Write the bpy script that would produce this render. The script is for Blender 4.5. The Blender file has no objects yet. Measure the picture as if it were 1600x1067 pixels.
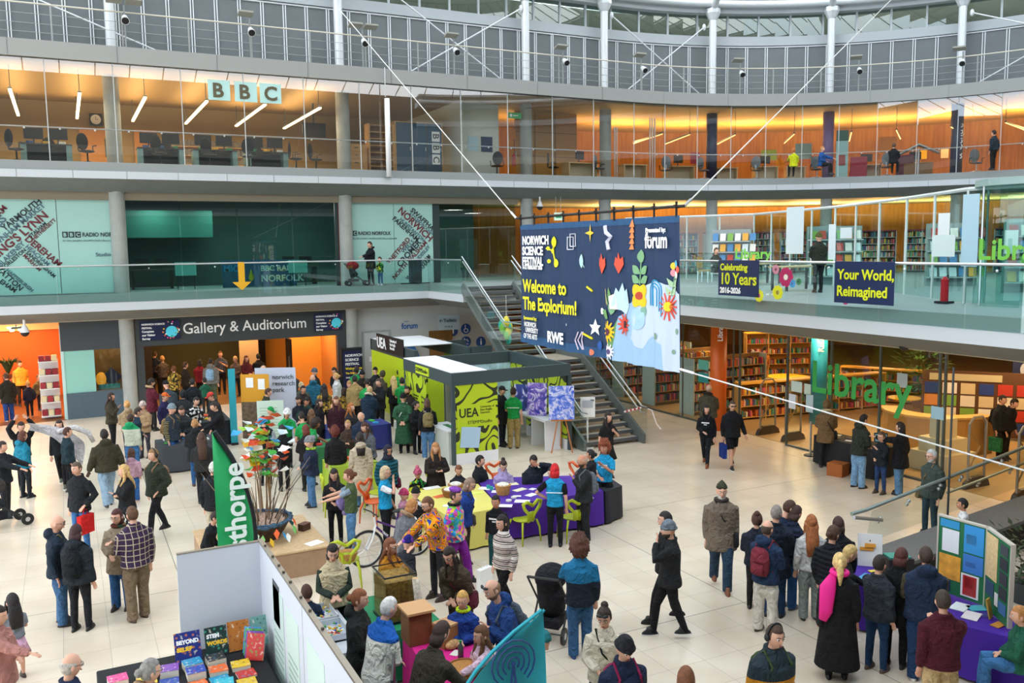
import bpy, math, random
from math import sin, cos, pi, radians, atan2, sqrt
from mathutils import Vector, Matrix, noise
random.seed(7)
SC = bpy.context.scene
COL = SC.collection
# ---------------------------------------------------------------- camera
CAMZ = 5.8                       # eye height: standing on the first-floor gallery
F_PX, PITCH, ROLL, YAW = 1369.06, radians(6.145), radians(-.7588), radians(26.919)
def ray(px, py):
 """direction of a view ray in the building frame (X along the long facade, Y across the hall)"""
 a, b = px - 800, py - 533.5
 cr, sr = cos(ROLL), sin(ROLL)
 u, v = cr * a + sr * b, -sr * a + cr * b
 x, y = u / F_PX, -v / F_PX
 d = (x, cos(PITCH) + y * sin(PITCH), -sin(PITCH) + y * cos(PITCH))
 return Vector((d[0] * cos(YAW) + d[1] * sin(YAW), -d[0] * sin(YAW) + d[1] * cos(YAW), d[2]))
EYE = Vector((0, 0, CAMZ))
cd = bpy.data.cameras.new('camera'); cam = bpy.data.objects.new('camera', cd); COL.objects.link(cam)
fwd = ray(800, 533.5).normalized(); rt = (ray(900, 533.5) - ray(700, 533.5)).normalized(); up = rt.cross(fwd)
m = Matrix((rt, up, -fwd)).transposed().to_4x4(); m.translation = EYE
cam.matrix_world = m
cd.sensor_width = 36; cd.lens = 36 * F_PX / 1600; cd.clip_end = 300; cd.clip_start = .05
SC.camera = cam
# ---------------------------------------------------------------- world, sun, exposure
W = bpy.data.worlds.new('sky'); SC.world = W; W.use_nodes = True
nt = W.node_tree; bgn = nt.nodes['Background']
tc = nt.nodes.new('ShaderNodeTexCoord'); sp = nt.nodes.new('ShaderNodeSeparateXYZ'); nt.links.new(tc.outputs['Generated'], sp.inputs[0])
nz = nt.nodes.new('ShaderNodeTexNoise'); nz.inputs['Scale'].default_value = 1.6; nz.inputs['Detail'].default_value = 5
nt.links.new(tc.outputs['Generated'], nz.inputs['Vector'])
rp = nt.nodes.new('ShaderNodeValToRGB'); rp.color_ramp.elements[0].position = .35; rp.color_ramp.elements[0].color = (.70, .84, 1, 1)
rp.color_ramp.elements[1].position = .62; rp.color_ramp.elements[1].color = (1, .985, .96, 1)
nt.links.new(nz.outputs['Fac'], rp.inputs[0]); nt.links.new(rp.outputs[0], bgn.inputs[0])
bgn.inputs[1].default_value = 5
sd = bpy.data.lights.new('sun', 'SUN'); sd.energy = 1.3; sd.angle = radians(25); sd.color = (1, .96, .9)
so = bpy.data.objects.new('sun', sd); COL.objects.link(so); so.rotation_euler = Vector((.86, .22, -.46)).to_track_quat('-Z', 'Y').to_euler(); so.location = (-10, 0, 30)
SC.view_settings.view_transform = 'Standard'; SC.view_settings.look = 'None'
SC.view_settings.gamma = 1; SC.view_settings.use_curve_mapping = False; SC.view_settings.exposure = -.12
cy = SC.cycles
cy.max_bounces = 7; cy.diffuse_bounces = 3; cy.glossy_bounces = 3; cy.transmission_bounces = 4; cy.transparent_max_bounces = 24
cy.caustics_reflective = cy.caustics_refractive = False; cy.sample_clamp_indirect = 6
# ---------------------------------------------------------------- geometry helpers
def G(px, py, z=0.0):
 d = ray(px, py); t = (z - CAMZ) / d.z
 return Vector((d.x * t, d.y * t, z))
def onY(px, py, Y):
 d = ray(px, py); return EYE + d * (Y / d.y)
def onX(px, py, X):
 d = ray(px, py); return EYE + d * (X / d.x)
XC, YC, R0 = 22.8, 17.8, 15.0     # horseshoe: straight leg Y=32.8, half circle, straight leg Y=2.8
def C(s, off=0):
 R = R0 - off
 if s <= XC: return (s, YC + R)
 a = (s - XC) / R0
 if a <= pi: return (XC + R * sin(a), YC + R * cos(a))
 return (XC - (s - XC - pi * R0), YC - R)
def Cn(s):                        # inward normal angle (pointing into the hall)
 if s <= XC: return -pi / 2
 a = min((s - XC) / R0, pi); return atan2(-cos(a), -sin(a))
def srgb(h):
 if not isinstance(h, str): return tuple(h)[:3]
 h = h.lstrip('#')
 if len(h) == 3: h = ''.join(c * 2 for c in h)
 v = [int(h[i:i + 2], 16) / 255 for i in (0, 2, 4)]
 return tuple(c / 12.92 if c <= .04045 else ((c + .055) / 1.055) ** 2.4 for c in v)
class MB:
 def __init__(s): s.v = []; s.f = []; s.mi = []; s.m = 0
 def add(s, vs, fs):
  o = len(s.v); s.v += [tuple(v) for v in vs]
  for f in fs: s.f.append([i + o for i in f]); s.mi.append(s.m)
  return s
 def mat(s, i): s.m = i; return s
 def box(s, c, d, rz=0, rx=0, ry=0, taper=1):
  hx, hy, hz = d[0] / 2, d[1] / 2, d[2] / 2
  M = Matrix.Rotation(rz, 3, 'Z') @ Matrix.Rotation(ry, 3, 'Y') @ Matrix.Rotation(rx, 3, 'X')
  vs = []
  for z in (-1, 1):
   t = taper if z > 0 else 1
   for x, y in ((-1, -1), (1, -1), (1, 1), (-1, 1)): vs.append(M @ Vector((x * hx * t, y * hy * t, z * hz)) + Vector(c))
  return s.add(vs, [(3, 2, 1, 0), (4, 5, 6, 7), (0, 1, 5, 4), (1, 2, 6, 5), (2, 3, 7, 6), (3, 0, 4, 7)])
 def b2(s, a, b):
  return s.box([(a[i] + b[i]) / 2 for i in range(3)], [abs(b[i] - a[i]) for i in range(3)])
 def tube(s, pts, r, n=8, caps=True, flat=1):
  pts = [Vector(p) for p in pts]; N = len(pts)
  rr = r if isinstance(r, (list, tuple)) else [r] * N
  vs = []; u = None
  for i, p in enumerate(pts):
   t = (pts[min(i + 1, N - 1)] - pts[max(i - 1, 0)])
   if t.length < 1e-9: t = Vector((0, 0, 1))
   t.normalize()
   if u is None:
    u = Vector((1, 0, 0)) if abs(t.x) < .9 else Vector((0, 1, 0))
   u = (u - t * u.dot(t)).normalized(); w = t.cross(u)
   for k in range(n):
    a = 2 * pi * k / n; vs.append(p + (u * cos(a) + w * sin(a) * flat) * rr[i])
  fs = []
  for i in range(N - 1):
   for k in range(n):
    k2 = (k + 1) % n; fs.append((i * n + k, i * n + k2, (i + 1) * n + k2, (i + 1) * n + k))
  if caps: fs.append(tuple(range(n - 1, -1, -1))); fs.append(tuple((N - 1) * n + k for k in range(n)))
  return s.add(vs, fs)
 def ell(s, c, r, n=12, m=8, rot=None):
  r = (r, r, r) if not isinstance(r, (list, tuple)) else r
  vs = []; fs = []; c = Vector(c)
  for j in range(m + 1):
   t = pi * j / m
   for k in range(n):
    a = 2 * pi * k / n; v = Vector((r[0] * sin(t) * cos(a), r[1] * sin(t) * sin(a), r[2] * cos(t)))
    if rot: v = rot @ v
    vs.append(v + c)
  for j in range(m):
   for k in range(n):
    k2 = (k + 1) % n; fs.append((j * n + k, (j + 1) * n + k, (j + 1) * n + k2, j * n + k2))
  return s.add(vs, fs)
 def loft(s, rings, n=16, caps=True):
  """rings: (centre, rx, ry[, tilt about x]) stacked ellipses"""
  vs = []; fs = []
  for R in rings:
   c, rx, ry = Vector(R[0]), R[1], R[2]; tl = R[3] if len(R) > 3 else 0
   for k in range(n):
    a = 2 * pi * k / n
    vs.append(c + Vector((rx * cos(a), ry * sin(a) * cos(tl), ry * sin(a) * sin(tl))))
  N = len(rings)
  for i in range(N - 1):
   for k in range(n):
    k2 = (k + 1) % n; fs.append((i * n + k, i * n + k2, (i + 1) * n + k2, (i + 1) * n + k))
  if caps: fs.append(tuple(range(n - 1, -1, -1))); fs.append(tuple((N - 1) * n + k for k in range(n)))
  return s.add(vs, fs)
 def prism(s, poly, a, b, ax='z'):
  """extrude a 2-D polygon from a to b along an axis"""
  n = len(poly); f = {'z': lambda p, t: (p[0], p[1], t), 'y': lambda p, t: (p[0], t, p[1]), 'x': lambda p, t: (t, p[0], p[1])}[ax]
  vs = [f(p, a) for p in poly] + [f(p, b) for p in poly]
  fs = [tuple(range(n - 1, -1, -1)), tuple(range(n, 2 * n))] + [(i, (i + 1) % n, n + (i + 1) % n, n + i) for i in range(n)]
  return s.add(vs, fs)
 def sweep(s, prof, s0, s1, step=1.0, closed=True):
  """sweep (off,z) profile along the horseshoe"""
  ss = [s0]
  while ss[-1] < s1 - 1e-6:
   a = ss[-1]
   nx = s1 if (a < XC and s1 <= XC) else (XC if a < XC - 1e-6 else min(a + step, s1))
   if a >= XC + pi * R0 - 1e-6: nx = s1
   ss.append(min(nx, s1))
  P = len(prof); vs = []
  for q in ss:
   for o, z in prof:
    x, y = C(q, o); vs.append((x, y, z))
  fs = []
  for i in range(len(ss) - 1):
   for k in range(P if closed else P - 1):
    k2 = (k + 1) % P; fs.append((i * P + k, (i + 1) * P + k, (i + 1) * P + k2, i * P + k2))
  if closed: fs.append(tuple(range(P))); fs.append(tuple((len(ss) - 1) * P + k for k in range(P - 1, -1, -1)))
  return s.add(vs, fs)
 def mesh(s, name, mats, smooth=False):
  me = bpy.data.meshes.new(name); me.from_pydata(s.v, [], s.f); me.update()
  if not isinstance(mats, (list, tuple)): mats = [mats]
  for q in mats: me.materials.append(q)
  if len(mats) > 1: me.polygons.foreach_set('material_index', s.mi)
  if smooth: me.polygons.foreach_set('use_smooth', [True] * len(me.polygons))
  return me
 def build(s, name, mats, parent=None, loc=None, rz=0, smooth=False, bevel=0):
  o = bpy.data.objects.new(name, s.mesh(name, mats, smooth)); COL.objects.link(o)
  if parent is not None: o.parent = parent
  if loc is not None: o.location = loc
  if rz: o.rotation_euler = (0, 0, rz)
  if bevel:
   b = o.modifiers.new('bevel', 'BEVEL'); b.width = bevel; b.segments = 2; b.limit_method = 'ANGLE'
  return o
def tag(o, label, cat, group=None, kind=None):
 o['label'] = label; o['category'] = cat
 if group: o['group'] = group
 if kind: o['kind'] = kind
 return o
def thing(name, label, cat, loc=(0, 0, 0), rz=0, group=None):
 o = bpy.data.objects.new(name, None); COL.objects.link(o); o.empty_display_size = .2
 o.location = loc; o.rotation_euler = (0, 0, rz); return tag(o, label, cat, group)
def struct(o, label=None):
 o['kind'] = 'structure'
 if label: o['label'] = label
 return o
CHILD = {}
def kids(o): return [c for c in COL.objects if c.parent == o]
def dup(root, loc, rz=None, label=None, group=None, kl=None):
 """copy a thing with its parts and sub-parts; kl is its cached child tree"""
 r = root.copy(); COL.objects.link(r); r.location = loc
 if rz is not None: r.rotation_euler = (0, 0, rz)
 if label: r['label'] = label
 if group: r['group'] = group
 for ch, gs in (kl if kl is not None else tree(root)):
  c = ch.copy(); COL.objects.link(c); c.parent = r
  for g in gs:
   d = g.copy(); COL.objects.link(d); d.parent = c
 return r
def tree(o): return [(c, kids(c)) for c in kids(o)]
# ---------------------------------------------------------------- materials
MC = {}
def mat(col, rough=.6, metal=0, noise_=0, nscale=8, bump=0, bscale=30, emit=0, spec=.5, sheen=0, name=None):
 key = (str(col), rough, metal, noise_, nscale, bump, bscale, emit, spec, sheen)
 if key in MC: return MC[key]
 m = bpy.data.materials.new(name or 'paint'); m.use_nodes = True; nt = m.node_tree; b = nt.nodes['Principled BSDF']
 c = srgb(col); b.inputs['Base Color'].default_value = (*c, 1); b.inputs['Roughness'].default_value = rough
 b.inputs['Metallic'].default_value = metal; b.inputs['Specular IOR Level'].default_value = spec
 if sheen: b.inputs['Sheen Weight'].default_value = sheen
 if noise_ or bump:
  tc = nt.nodes.new('ShaderNodeTexCoord')
 if noise_:
  n = nt.nodes.new('ShaderNodeTexNoise'); n.inputs['Scale'].default_value = nscale; n.inputs['Detail'].default_value = 4
  nt.links.new(tc.outputs['Object'], n.inputs['Vector'])
  r = nt.nodes.new('ShaderNodeValToRGB'); e = r.color_ramp.elements
  e[0].position = .3; e[1].position = .7
  e[0].color = (*[x * (1 - noise_) for x in c], 1); e[1].color = (*[min(1, x * (1 + noise_)) for x in c], 1)
  nt.links.new(n.outputs['Fac'], r.inputs[0]); nt.links.new(r.outputs[0], b.inputs['Base Color'])
 if bump:
  n = nt.nodes.new('ShaderNodeTexNoise'); n.inputs['Scale'].default_value = bscale; n.inputs['Detail'].default_value = 3
  nt.links.new(tc.outputs['Object'], n.inputs['Vector'])
  bp = nt.nodes.new('ShaderNodeBump'); bp.inputs['Strength'].default_value = bump; bp.inputs['Distance'].default_value = .02
  nt.links.new(n.outputs['Fac'], bp.inputs['Height']); nt.links.new(bp.outputs[0], b.inputs['Normal'])
 if emit: b.inputs['Emission Color'].default_value = (*c, 1); b.inputs['Emission Strength'].default_value = emit
 MC[key] = m; return m
def glass(name, tint, refl=1.0, f0=.045, rough=0):
 m = bpy.data.materials.new(name); m.use_nodes = True; nt = m.node_tree; nt.nodes.clear()
 N = lambda t: nt.nodes.new('ShaderNode' + t); L = nt.links.new
 o = N('OutputMaterial'); mx = N('MixShader')
 t = N('BsdfTransparent'); t.inputs[0].default_value = (*tint, 1)
 g = N('BsdfGlossy'); g.inputs['Roughness'].default_value = rough; g.inputs[0].default_value = (1, 1, 1, 1)
 lw = N('LayerWeight'); lw.inputs[0].default_value = .5
 pw = N('Math'); pw.operation = 'POWER'; pw.inputs[1].default_value = 5; L(lw.outputs['Facing'], pw.inputs[0])
 ma = N('Math'); ma.operation = 'MULTIPLY_ADD'; ma.inputs[1].default_value = (1 - f0) * refl; ma.inputs[2].default_value = f0 * refl; ma.use_clamp = True
 L(pw.outputs[0], ma.inputs[0]); L(ma.outputs[0], mx.inputs[0]); L(t.outputs[0], mx.inputs[1]); L(g.outputs[0], mx.inputs[2]); L(mx.outputs[0], o.inputs[0])
 return m
def nodemat(name, rough=.6):
 m = bpy.data.materials.new(name); m.use_nodes = True; nt = m.node_tree; b = nt.nodes['Principled BSDF']; b.inputs['Roughness'].default_value = rough
 def N(t, **k):
  n = nt.nodes.new('ShaderNode' + t)
  for a, v in k.items():
   if a.startswith('i_'):
    kk = a[2:]; n.inputs[int(kk) if kk.isdigit() else kk].default_value = v
   else: setattr(n, a, v)
  return n
 return m, nt, b, N, nt.links.new
def ramp(N, stops, interp='LINEAR'):
 r = N('ValToRGB'); r.color_ramp.interpolation = interp; e = r.color_ramp.elements
 while len(e) < len(stops): e.new(.5)
 for q, (p, c) in zip(e, stops): q.position = p; q.color = (*srgb(c), 1)
 return r
def text(body, size, name, mt, parent=None, loc=(0, 0, 0), rot=(pi / 2, 0, 0), ext=.004, off=0, align='LEFT', sx=1, sp=1, line=1):
 c = bpy.data.curves.new(name, 'FONT'); c.body = body; c.size = size; c.extrude = ext; c.offset = off; c.align_x = align
 c.space_character = sp; c.space_line = line; c.resolution_u = 3
 o = bpy.data.objects.new(name, c); COL.objects.link(o); c.materials.append(mt)
 o.location = loc; o.rotation_euler = rot; o.scale = (sx, 1, 1)
 if parent is not None: o.parent = parent
 return o
def lamp(name, loc, size, power, color=(1, .62, .25), rot=(0, 0, 0), sy=None):
 l = bpy.data.lights.new(name, 'AREA'); l.energy = power * 1.9; l.color = color; l.shape = 'RECTANGLE' if sy else 'SQUARE'; l.size = size
 if sy: l.size_y = sy
 o = bpy.data.objects.new(name, l); COL.objects.link(o); o.location = loc; o.rotation_euler = rot; return o
# shared looks
CONC = mat('#a3a59f', .75, noise_=.08, nscale=3, bump=.1, name='concrete')
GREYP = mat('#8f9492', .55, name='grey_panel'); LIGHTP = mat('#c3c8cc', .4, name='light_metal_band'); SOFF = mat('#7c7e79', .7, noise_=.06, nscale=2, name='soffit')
STEEL = mat('#c9cbcd', .3, .9, name='brushed_steel'); WHITE = mat('#e8e8e6', .5, name='white_paint'); DGREY = mat('#3b4347', .55, name='dark_grey')
BLACK = mat('#141517', .5, name='black'); WHT = mat('#f4f4f2', .6, name='white_vinyl'); CREAM = mat('#e9e4d8', .7)
WCOL = mat('#cfd4d6', .35, .2, name='column_paint')
GL_CLR = glass('clear_glass', (.93, .965, .95)); GL_GRN = glass('green_glass', (.62, .83, .79))
GL_DRK = glass('dark_green_glass', (.42, .68, .64), 1.6); GL_F2 = glass('office_glass', (.93, .95, .93), 3.0)
GL_BAL = glass('balustrade_glass', (.86, .96, .945))
def wood(name, a, b_, sc=3, rough=.5, joint=None):
 m, nt, b, N, L = nodemat(name, rough)
 tc = N('TexCoord'); mp = N('Mapping'); mp.inputs['Scale'].default_value = (sc * 4, sc * 4, sc * .35) ; L(tc.outputs['Object'], mp.inputs[0])
 n = N('TexNoise'); n.inputs['Scale'].default_value = 2; n.inputs['Detail'].default_value = 6; L(mp.outputs[0], n.inputs['Vector'])
 r = ramp(N, [(.3, a), (.7, b_)]); L(n.outputs['Fac'], r.inputs[0]); L(r.outputs[0], b.inputs['Base Color'])
 return m
OAK = wood('oak', '#b98a4e', '#d3a768'); WALLWOOD = wood('oak_wall_panel', '#8f5e28', '#ad7836', 1); PLY = wood('plywood', '#c39f74', '#d6b78e', 2)
STEPW = wood('step_top', '#a89a86', '#bdb09c', 2)
# == floor
def tile_mat():
 m, nt, b, N, L = nodemat('stone_tiles', .3)
 tc = N('TexCoord'); mp = N('Mapping'); mp.inputs['Location'].default_value = (-.27, -9.28 + .636 * 20, 0); L(tc.outputs['Object'], mp.inputs[0])
 def br(w, h, mo, vec=mp):
  t = N('TexBrick', offset=0, squash=1); t.inputs['Scale'].default_value = 1; t.inputs['Brick Width'].default_value = w; t.inputs['Row Height'].default_value = h
  t.inputs['Mortar Size'].default_value = mo; t.inputs['Mortar Smooth'].default_value = .3; L(vec.outputs[0], t.inputs['Vector']); return t
 t1 = br(.617, .636, .0035); t1.inputs['Color1'].default_value = (*srgb('#e0d3c0'), 1); t1.inputs['Color2'].default_value = (*srgb('#d9cbb6'), 1); t1.inputs['Mortar'].default_value = (*srgb('#a29a8c'), 1)
 mp2 = N('Mapping'); mp2.inputs['Location'].default_value = (-1.504, -10.552, 0); L(tc.outputs['Object'], mp2.inputs[0]); t2 = br(.617 * 13, .636 * 8, .008, mp2)
 n = N('TexNoise'); n.inputs['Scale'].default_value = 1.2; n.inputs['Detail'].default_value = 6; L(tc.outputs['Object'], n.inputs['Vector'])
 r = ramp(N, [(.35, '#f4f1ec'), (.65, '#ffffff')]); L(n.outputs['Fac'], r.inputs[0])
 mx = N('Mix', data_type='RGBA', blend_type='MULTIPLY'); mx.inputs[0].default_value = 1; L(t1.outputs['Color'], mx.inputs[6]); L(r.outputs[0], mx.inputs[7])
 m2 = N('Mix', data_type='RGBA'); L(t2.outputs['Fac'], m2.inputs[0]); L(mx.outputs[2], m2.inputs[6]); m2.inputs[7].default_value = (*srgb('#5f5a52'), 1)
 L(m2.outputs[2], b.inputs['Base Color']); b.inputs['Specular IOR Level'].default_value = .45
 return m
F0 = MB().b2((-14, -6, -.3), (46, 46, 0)).build('floor', tile_mat()); struct(F0)
shopf = wood('shop_floor_wood', '#7a4a2c', '#8d5a36', 2, .35)
struct(MB().b2((-14, 33.95, 0), (-.25, 42, .012)).build('floor', shopf))
struct(MB().b2((2.1, 34.25, 0), (9.9, 46, .012)).build('floor', wood('gallery_floor', '#8a6238', '#9c7244', 2, .35)))
struct(MB().b2((18.4, -3, 0), (45, 45, .012)).build('floor', mat('#a88a5c', .45, noise_=.12, nscale=.6)))
# == first floor slab (straight edges Y=32.7 and X=15.5)
ZF1, ZF2, ZF3 = 4.38, 8.82, 12.62
EDGE1 = [(-14, 32.7), (12.9, 32.7), (12.9, 29.3), (15.5, 29.3), (15.5, 1.5)]
def pathstrip(path, prof, name, mt, kind='structure'):
 """sweep profile (inward distance, z) along a plan polyline with mitred corners; inward = to the left of travel"""
 P = [Vector(p) for p in path]; N_ = len(P); offs = []
 for i, p in enumerate(P):
  d0 = (P[i] - P[i - 1]).normalized() if i else (P[1] - P[0]).normalized()
  d1 = (P[i + 1] - P[i]).normalized() if i < N_ - 1 else d0
  n0, n1 = Vector((-d0.y, d0.x)), Vector((-d1.y, d1.x)); b = n0 + n1; b = b / (1 + n0.dot(n1)); offs.append(b)
 k = len(prof); vs = []; fs = []
 for p, b in zip(P, offs):
  for o, z in prof: q = p + b * o; vs.append((q.x, q.y, z))
 for i in range(N_ - 1):
  for a in range(k):
   a2 = (a + 1) % k; fs.append((i * k + a, i * k + a2, (i + 1) * k + a2, (i + 1) * k + a))
 fs.append(tuple(range(k - 1, -1, -1))); fs.append(tuple((N_ - 1) * k + a for a in range(k)))
 o = MB().add(vs, fs).build(name, mt)
 if kind: o['kind'] = kind
 return o
pathstrip(EDGE1, [(0, 3.82), (0, 4.1), (.25, 4.1), (.25, 3.9)], 'slab_edge_band', LIGHTP)
pathstrip(EDGE1, [(.08, 4.1), (.08, 4.38), (.3, 4.38), (.3, 4.1)], 'slab_edge_upstand', GREYP)
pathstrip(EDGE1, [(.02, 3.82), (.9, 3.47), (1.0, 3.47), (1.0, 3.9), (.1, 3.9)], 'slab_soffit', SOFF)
DECK = mat('#8b9394', .5, noise_=.05, nscale=3, name='deck')
fl = MB().prism([(-14, 46), (-14, 33), (13.2, 33), (13.2, 29.5), (15.8, 29.5), (15.8, 1.5), (45, 1.5), (45, 46)], 3.9, 4.375).build('slab_first_floor', DECK); struct(fl)
struct(MB().b2((-14, 33.65, 3.44), (14.4, 46, 3.47)).build('ceiling', mat('#b9ab92', .7)))
struct(MB().b2((16.5, 1.5, 3.44), (45, 30, 3.47)).build('ceiling', mat('#c9b48a', .7)))
# == second floor slab & gallery ring
S0, S1, S2 = -14, 68, 106
struct(MB().sweep([(0, 8.27), (0, 8.52), (-.25, 8.52), (-.25, 8.3)], S0, S2).build('slab_edge_band', LIGHTP))
struct(MB().sweep([(-.08, 8.52), (-.08, 8.82), (-.3, 8.82), (-.3, 8.52)], S0, S2).build('slab_edge_upstand', GREYP))
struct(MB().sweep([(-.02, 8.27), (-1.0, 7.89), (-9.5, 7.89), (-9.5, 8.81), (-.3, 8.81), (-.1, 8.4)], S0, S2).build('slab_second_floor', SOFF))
struct(MB().sweep([(0, 12.1), (0, 12.64), (-.12, 12.64), (-.12, 12.2)], S0, S2).build('slab_edge_band', mat('#9a9b97', .5, name='ring_beam')))
struct(MB().sweep([(-.1, 12.12), (-2.4, 12.12), (-2.4, 12.6), (-.1, 12.6)], S0, S2).build('slab_roof_walkway', mat('#878985', .6)))
# panel joints on the bands
jm = mat('#6e716f', .6)
for z0, z1, o, st in ((8.27, 8.82, .004, 1.64), (12.1, 12.64, .004, 3.2)):
 J = MB(); q = -1.2
 while q < 46:
  x, y = C(q, o - (.0 if z0 > 9 else 0)); J.box((x, y, (z0 + (8.52 if z0 < 9 else z1)) / 2), (.012, .012, (8.52 if z0 < 9 else z1) - z0), rz=Cn(q)); q += st
 struct(J.build('trim_1', jm))
# == upper wall
ribs = MB(); pan = MB()
struct(MB().sweep([(-2.0, 12.6), (-2.0, 15.2), (-2.15, 15.2), (-2.15, 12.6)], S0, S1).build('wall_upper', mat('#686e70', .6, noise_=.05, nscale=1.5, name='upper_wall_panel')))
COLS = [1.92, 10.02, 18.23, 22.24, 27.42, 32.5, 37.56, 43]
q = -2.0; k = 0
while q < 46:
 for dd in (-.045, .045):
  x, y = C(q + dd, -1.98); ribs.box((x, y, 13.9), (.05, .035, 2.5), rz=Cn(q))
 q += .84
ribs.sweep([(-1.95, 15.12), (-1.95, 15.17), (-2.0, 15.17), (-2.0, 15.12)], -3, 46)
struct(ribs.build('trim_2', mat('#dfe3e6', .4)))
struct(MB().sweep([(-1.9, 15.2), (-1.9, 15.62), (-2.2, 15.62), (-2.2, 15.2)], S0, S1).build('beam_upper', mat('#a9b0b4', .45)))
struct(MB().sweep([(-2.6, 16.6), (-2.6, 17.0), (-1.6, 17.0), (-1.6, 16.6)], S0, S1).build('beam_roof_edge', mat('#c9cdd0', .4)))
# clerestory: dark plant room behind glass
struct(MB().sweep([(-4.0, 15.3), (-4.0, 17.0), (-4.1, 17.0), (-4.1, 15.3)], S0, S1).build('wall_clerestory', mat('#6b6455', .8)))
struct(MB().sweep([(-2.1, 15.55), (-2.1, 15.62), (-4.0, 15.62), (-4.0, 15.55)], S0, S1).build('ceiling', mat('#56584f', .8)))
clg = glass('clerestory_glass', (.62, .72, .70), 1.5)
mul = MB(); q = -1.0; n_ = 1
while q < 45:
 x, y = C(q, -2.05); mul.box((x, y, 16.1), (.1, .09, 1.0), rz=Cn(q))
 o = MB().sweep([(-2.05, 15.62), (-2.05, 16.6), (-2.065, 16.6), (-2.065, 15.62)], q, q + 1.33, .7).build('window_%d' % n_, clg); struct(o); n_ += 1
 q += 1.33
struct(mul.build('trim_3', mat('#b9c0c4', .4)))
# white tube columns, ring tube, roof beams
for i, q in enumerate(COLS):
 x, y = C(q, -1.45); z1 = 16.6
 c = MB().tube([(x, y, 12.62), (x, y, z1)], .17, 20).build('column', WCOL, smooth=False); struct(c)
 cp = MB().tube([(x, y, 16.25), (x, y, 16.55)], [.2, .34], 8).tube([(x, y, 16.55), (x, y, 16.75)], [.34, .34], 8).build('column_head', WCOL); struct(cp)
 a = Cn(q)
 ex, ey = (XC - 2, YC) if q > 18 else (x + 6, 12)
 struct(MB().tube([(x, y, 16.7), (x + (ex - x) * .5, y + (ey - y) * .5, 21.2), (ex, ey, 23.2)], .15, 12).build('beam_roof', WCOL))
struct(MB().sweep([(-1.3 + .17 * cos(t * pi / 5), 16.95 + .17 * sin(t * pi / 5)) for t in range(10)], S0, S1, .8).build('beam_ring_tube', WCOL, smooth=True))
struct(MB().sweep([(-1.1, 17.35), (-1.1, 17.5), (-2.2, 17.4), (-2.2, 17.25)], S0, S1).build('beam_gutter', mat('#b9bcbb', .5)))
pur = MB()
for off, z in ((3, 19.2), (6.5, 20.9), (10, 22.2)): pur.sweep([(off + .05 * cos(t * pi / 3), z + .05 * sin(t * pi / 3)) for t in range(6)], S0, S2, 1.2)
for q in [x * 2.05 for x in range(-5, 52)]:
 pts = [(*C(q, o), z) for o, z in ((-1.4, 17.2), (3, 19.2), (6.5, 20.9), (10, 22.2))]; pur.tube(pts, .035, 5)
struct(pur.build('beam_roof_purlins', mat('#7f8486', .5)))
# diagonal braces on the upper wall
def brace(a, b):
 struct(MB().tube([(*C(a[0], -1.4), a[1]), (*C(b[0], -1.4), b[1])], [.03, .03], 8).ell((*C(a[0], -1.4), a[1]), (.09, .09, .16), 8, 6).build('beam_brace', WCOL))
for a, b in (((11.6, 16.3), (17.3, 12.7)), ((18.0, 15.9), (12.6, 12.7)), ((-5, 16.0), (3.9, 12.7)), ((22.6, 16.1), (27.0, 12.7)), ((27.0, 15.9), (23.3, 12.8)), ((37.9, 15.9), (43.5, 13.5)), ((43, 15.4), (38.2, 12.8))): brace(a, b)
# == walkway railing with floodlights
rl = thing('walkway_railing', 'thin cable railing with a pale top rail round the roof walkway', 'railing')
M_ = MB(); PST = [q * 1.06 + .1 for q in range(-2, 43) if q % 2 == 0]
ss = []; q = -3
while q < 46: ss.append(q); q += .7
MB().tube([(*C(q, -.25), 13.82) for q in ss], .028, 6).build('top_rail', mat('#c6bfae', .4), rl)
for z in (13.5, 13.2, 12.92): MB().tube([(*C(q, -.25), z) for q in ss], .009, 4).build('wire', mat('#9b9d9a', .4), rl)
for q in PST:
 x, y = C(q, -.25); MB().box((x, y, 13.2), (.035, .05, 1.2), rz=Cn(q)).build('post', mat('#9b9d9a', .5), rl)
def floodlight(q, twin=False):
 x, y = C(q, -.12); t = thing('floodlight', '', 'floodlight', (x, y, 12.62), Cn(q) - pi / 2, 'floodlights on the walkway railing')
 MB().box((0, 0, .7), (.05, .04, 1.4)).build('pole', GREYP, t)
 MB().tube([(0, .12, .98), (0, .34, .82)], [.09, .14], 14).ell((0, .12, .98), .09, 12, 8).build('spot_head', mat('#d5d7d6', .4), t)
 MB().tube([(0, .341, .82), (0, .352, .812)], [.115, .115], 14).build('lens', BLACK, t)
 for s in ((-.3, .3) if twin else (.15,)):
  MB().box((s, .12, 1.52), (.5, .34, .07), rx=.28).build('flat_light_box', mat('#8d8b80', .5), t)
 return t
FQ = [(2.3, 1), (6.4, 0), (10.55, 1), (14.3, 0), (19.3, 0), (23.3, 0), (28.2, 0), (33.5, 0), (37.7, 0)]
fll = ['floodlight with twin flat boxes left of the big white letters', 'small round floodlight above the white lit letters', 'floodlight with twin flat boxes where the wire crosses the railing',
       'round floodlight right of the crossed braces over the blue doors', 'floodlight left of the small red alarm on the upper wall', 'floodlight in front of the X brace on the upper wall',
       'floodlight right of the X brace beside a white column', 'floodlight over the purple column of the upper library', 'rightmost floodlight on the walkway railing']
for (q, tw), lb in zip(FQ, fll): floodlight(q, tw)['label'] = lb
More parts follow.
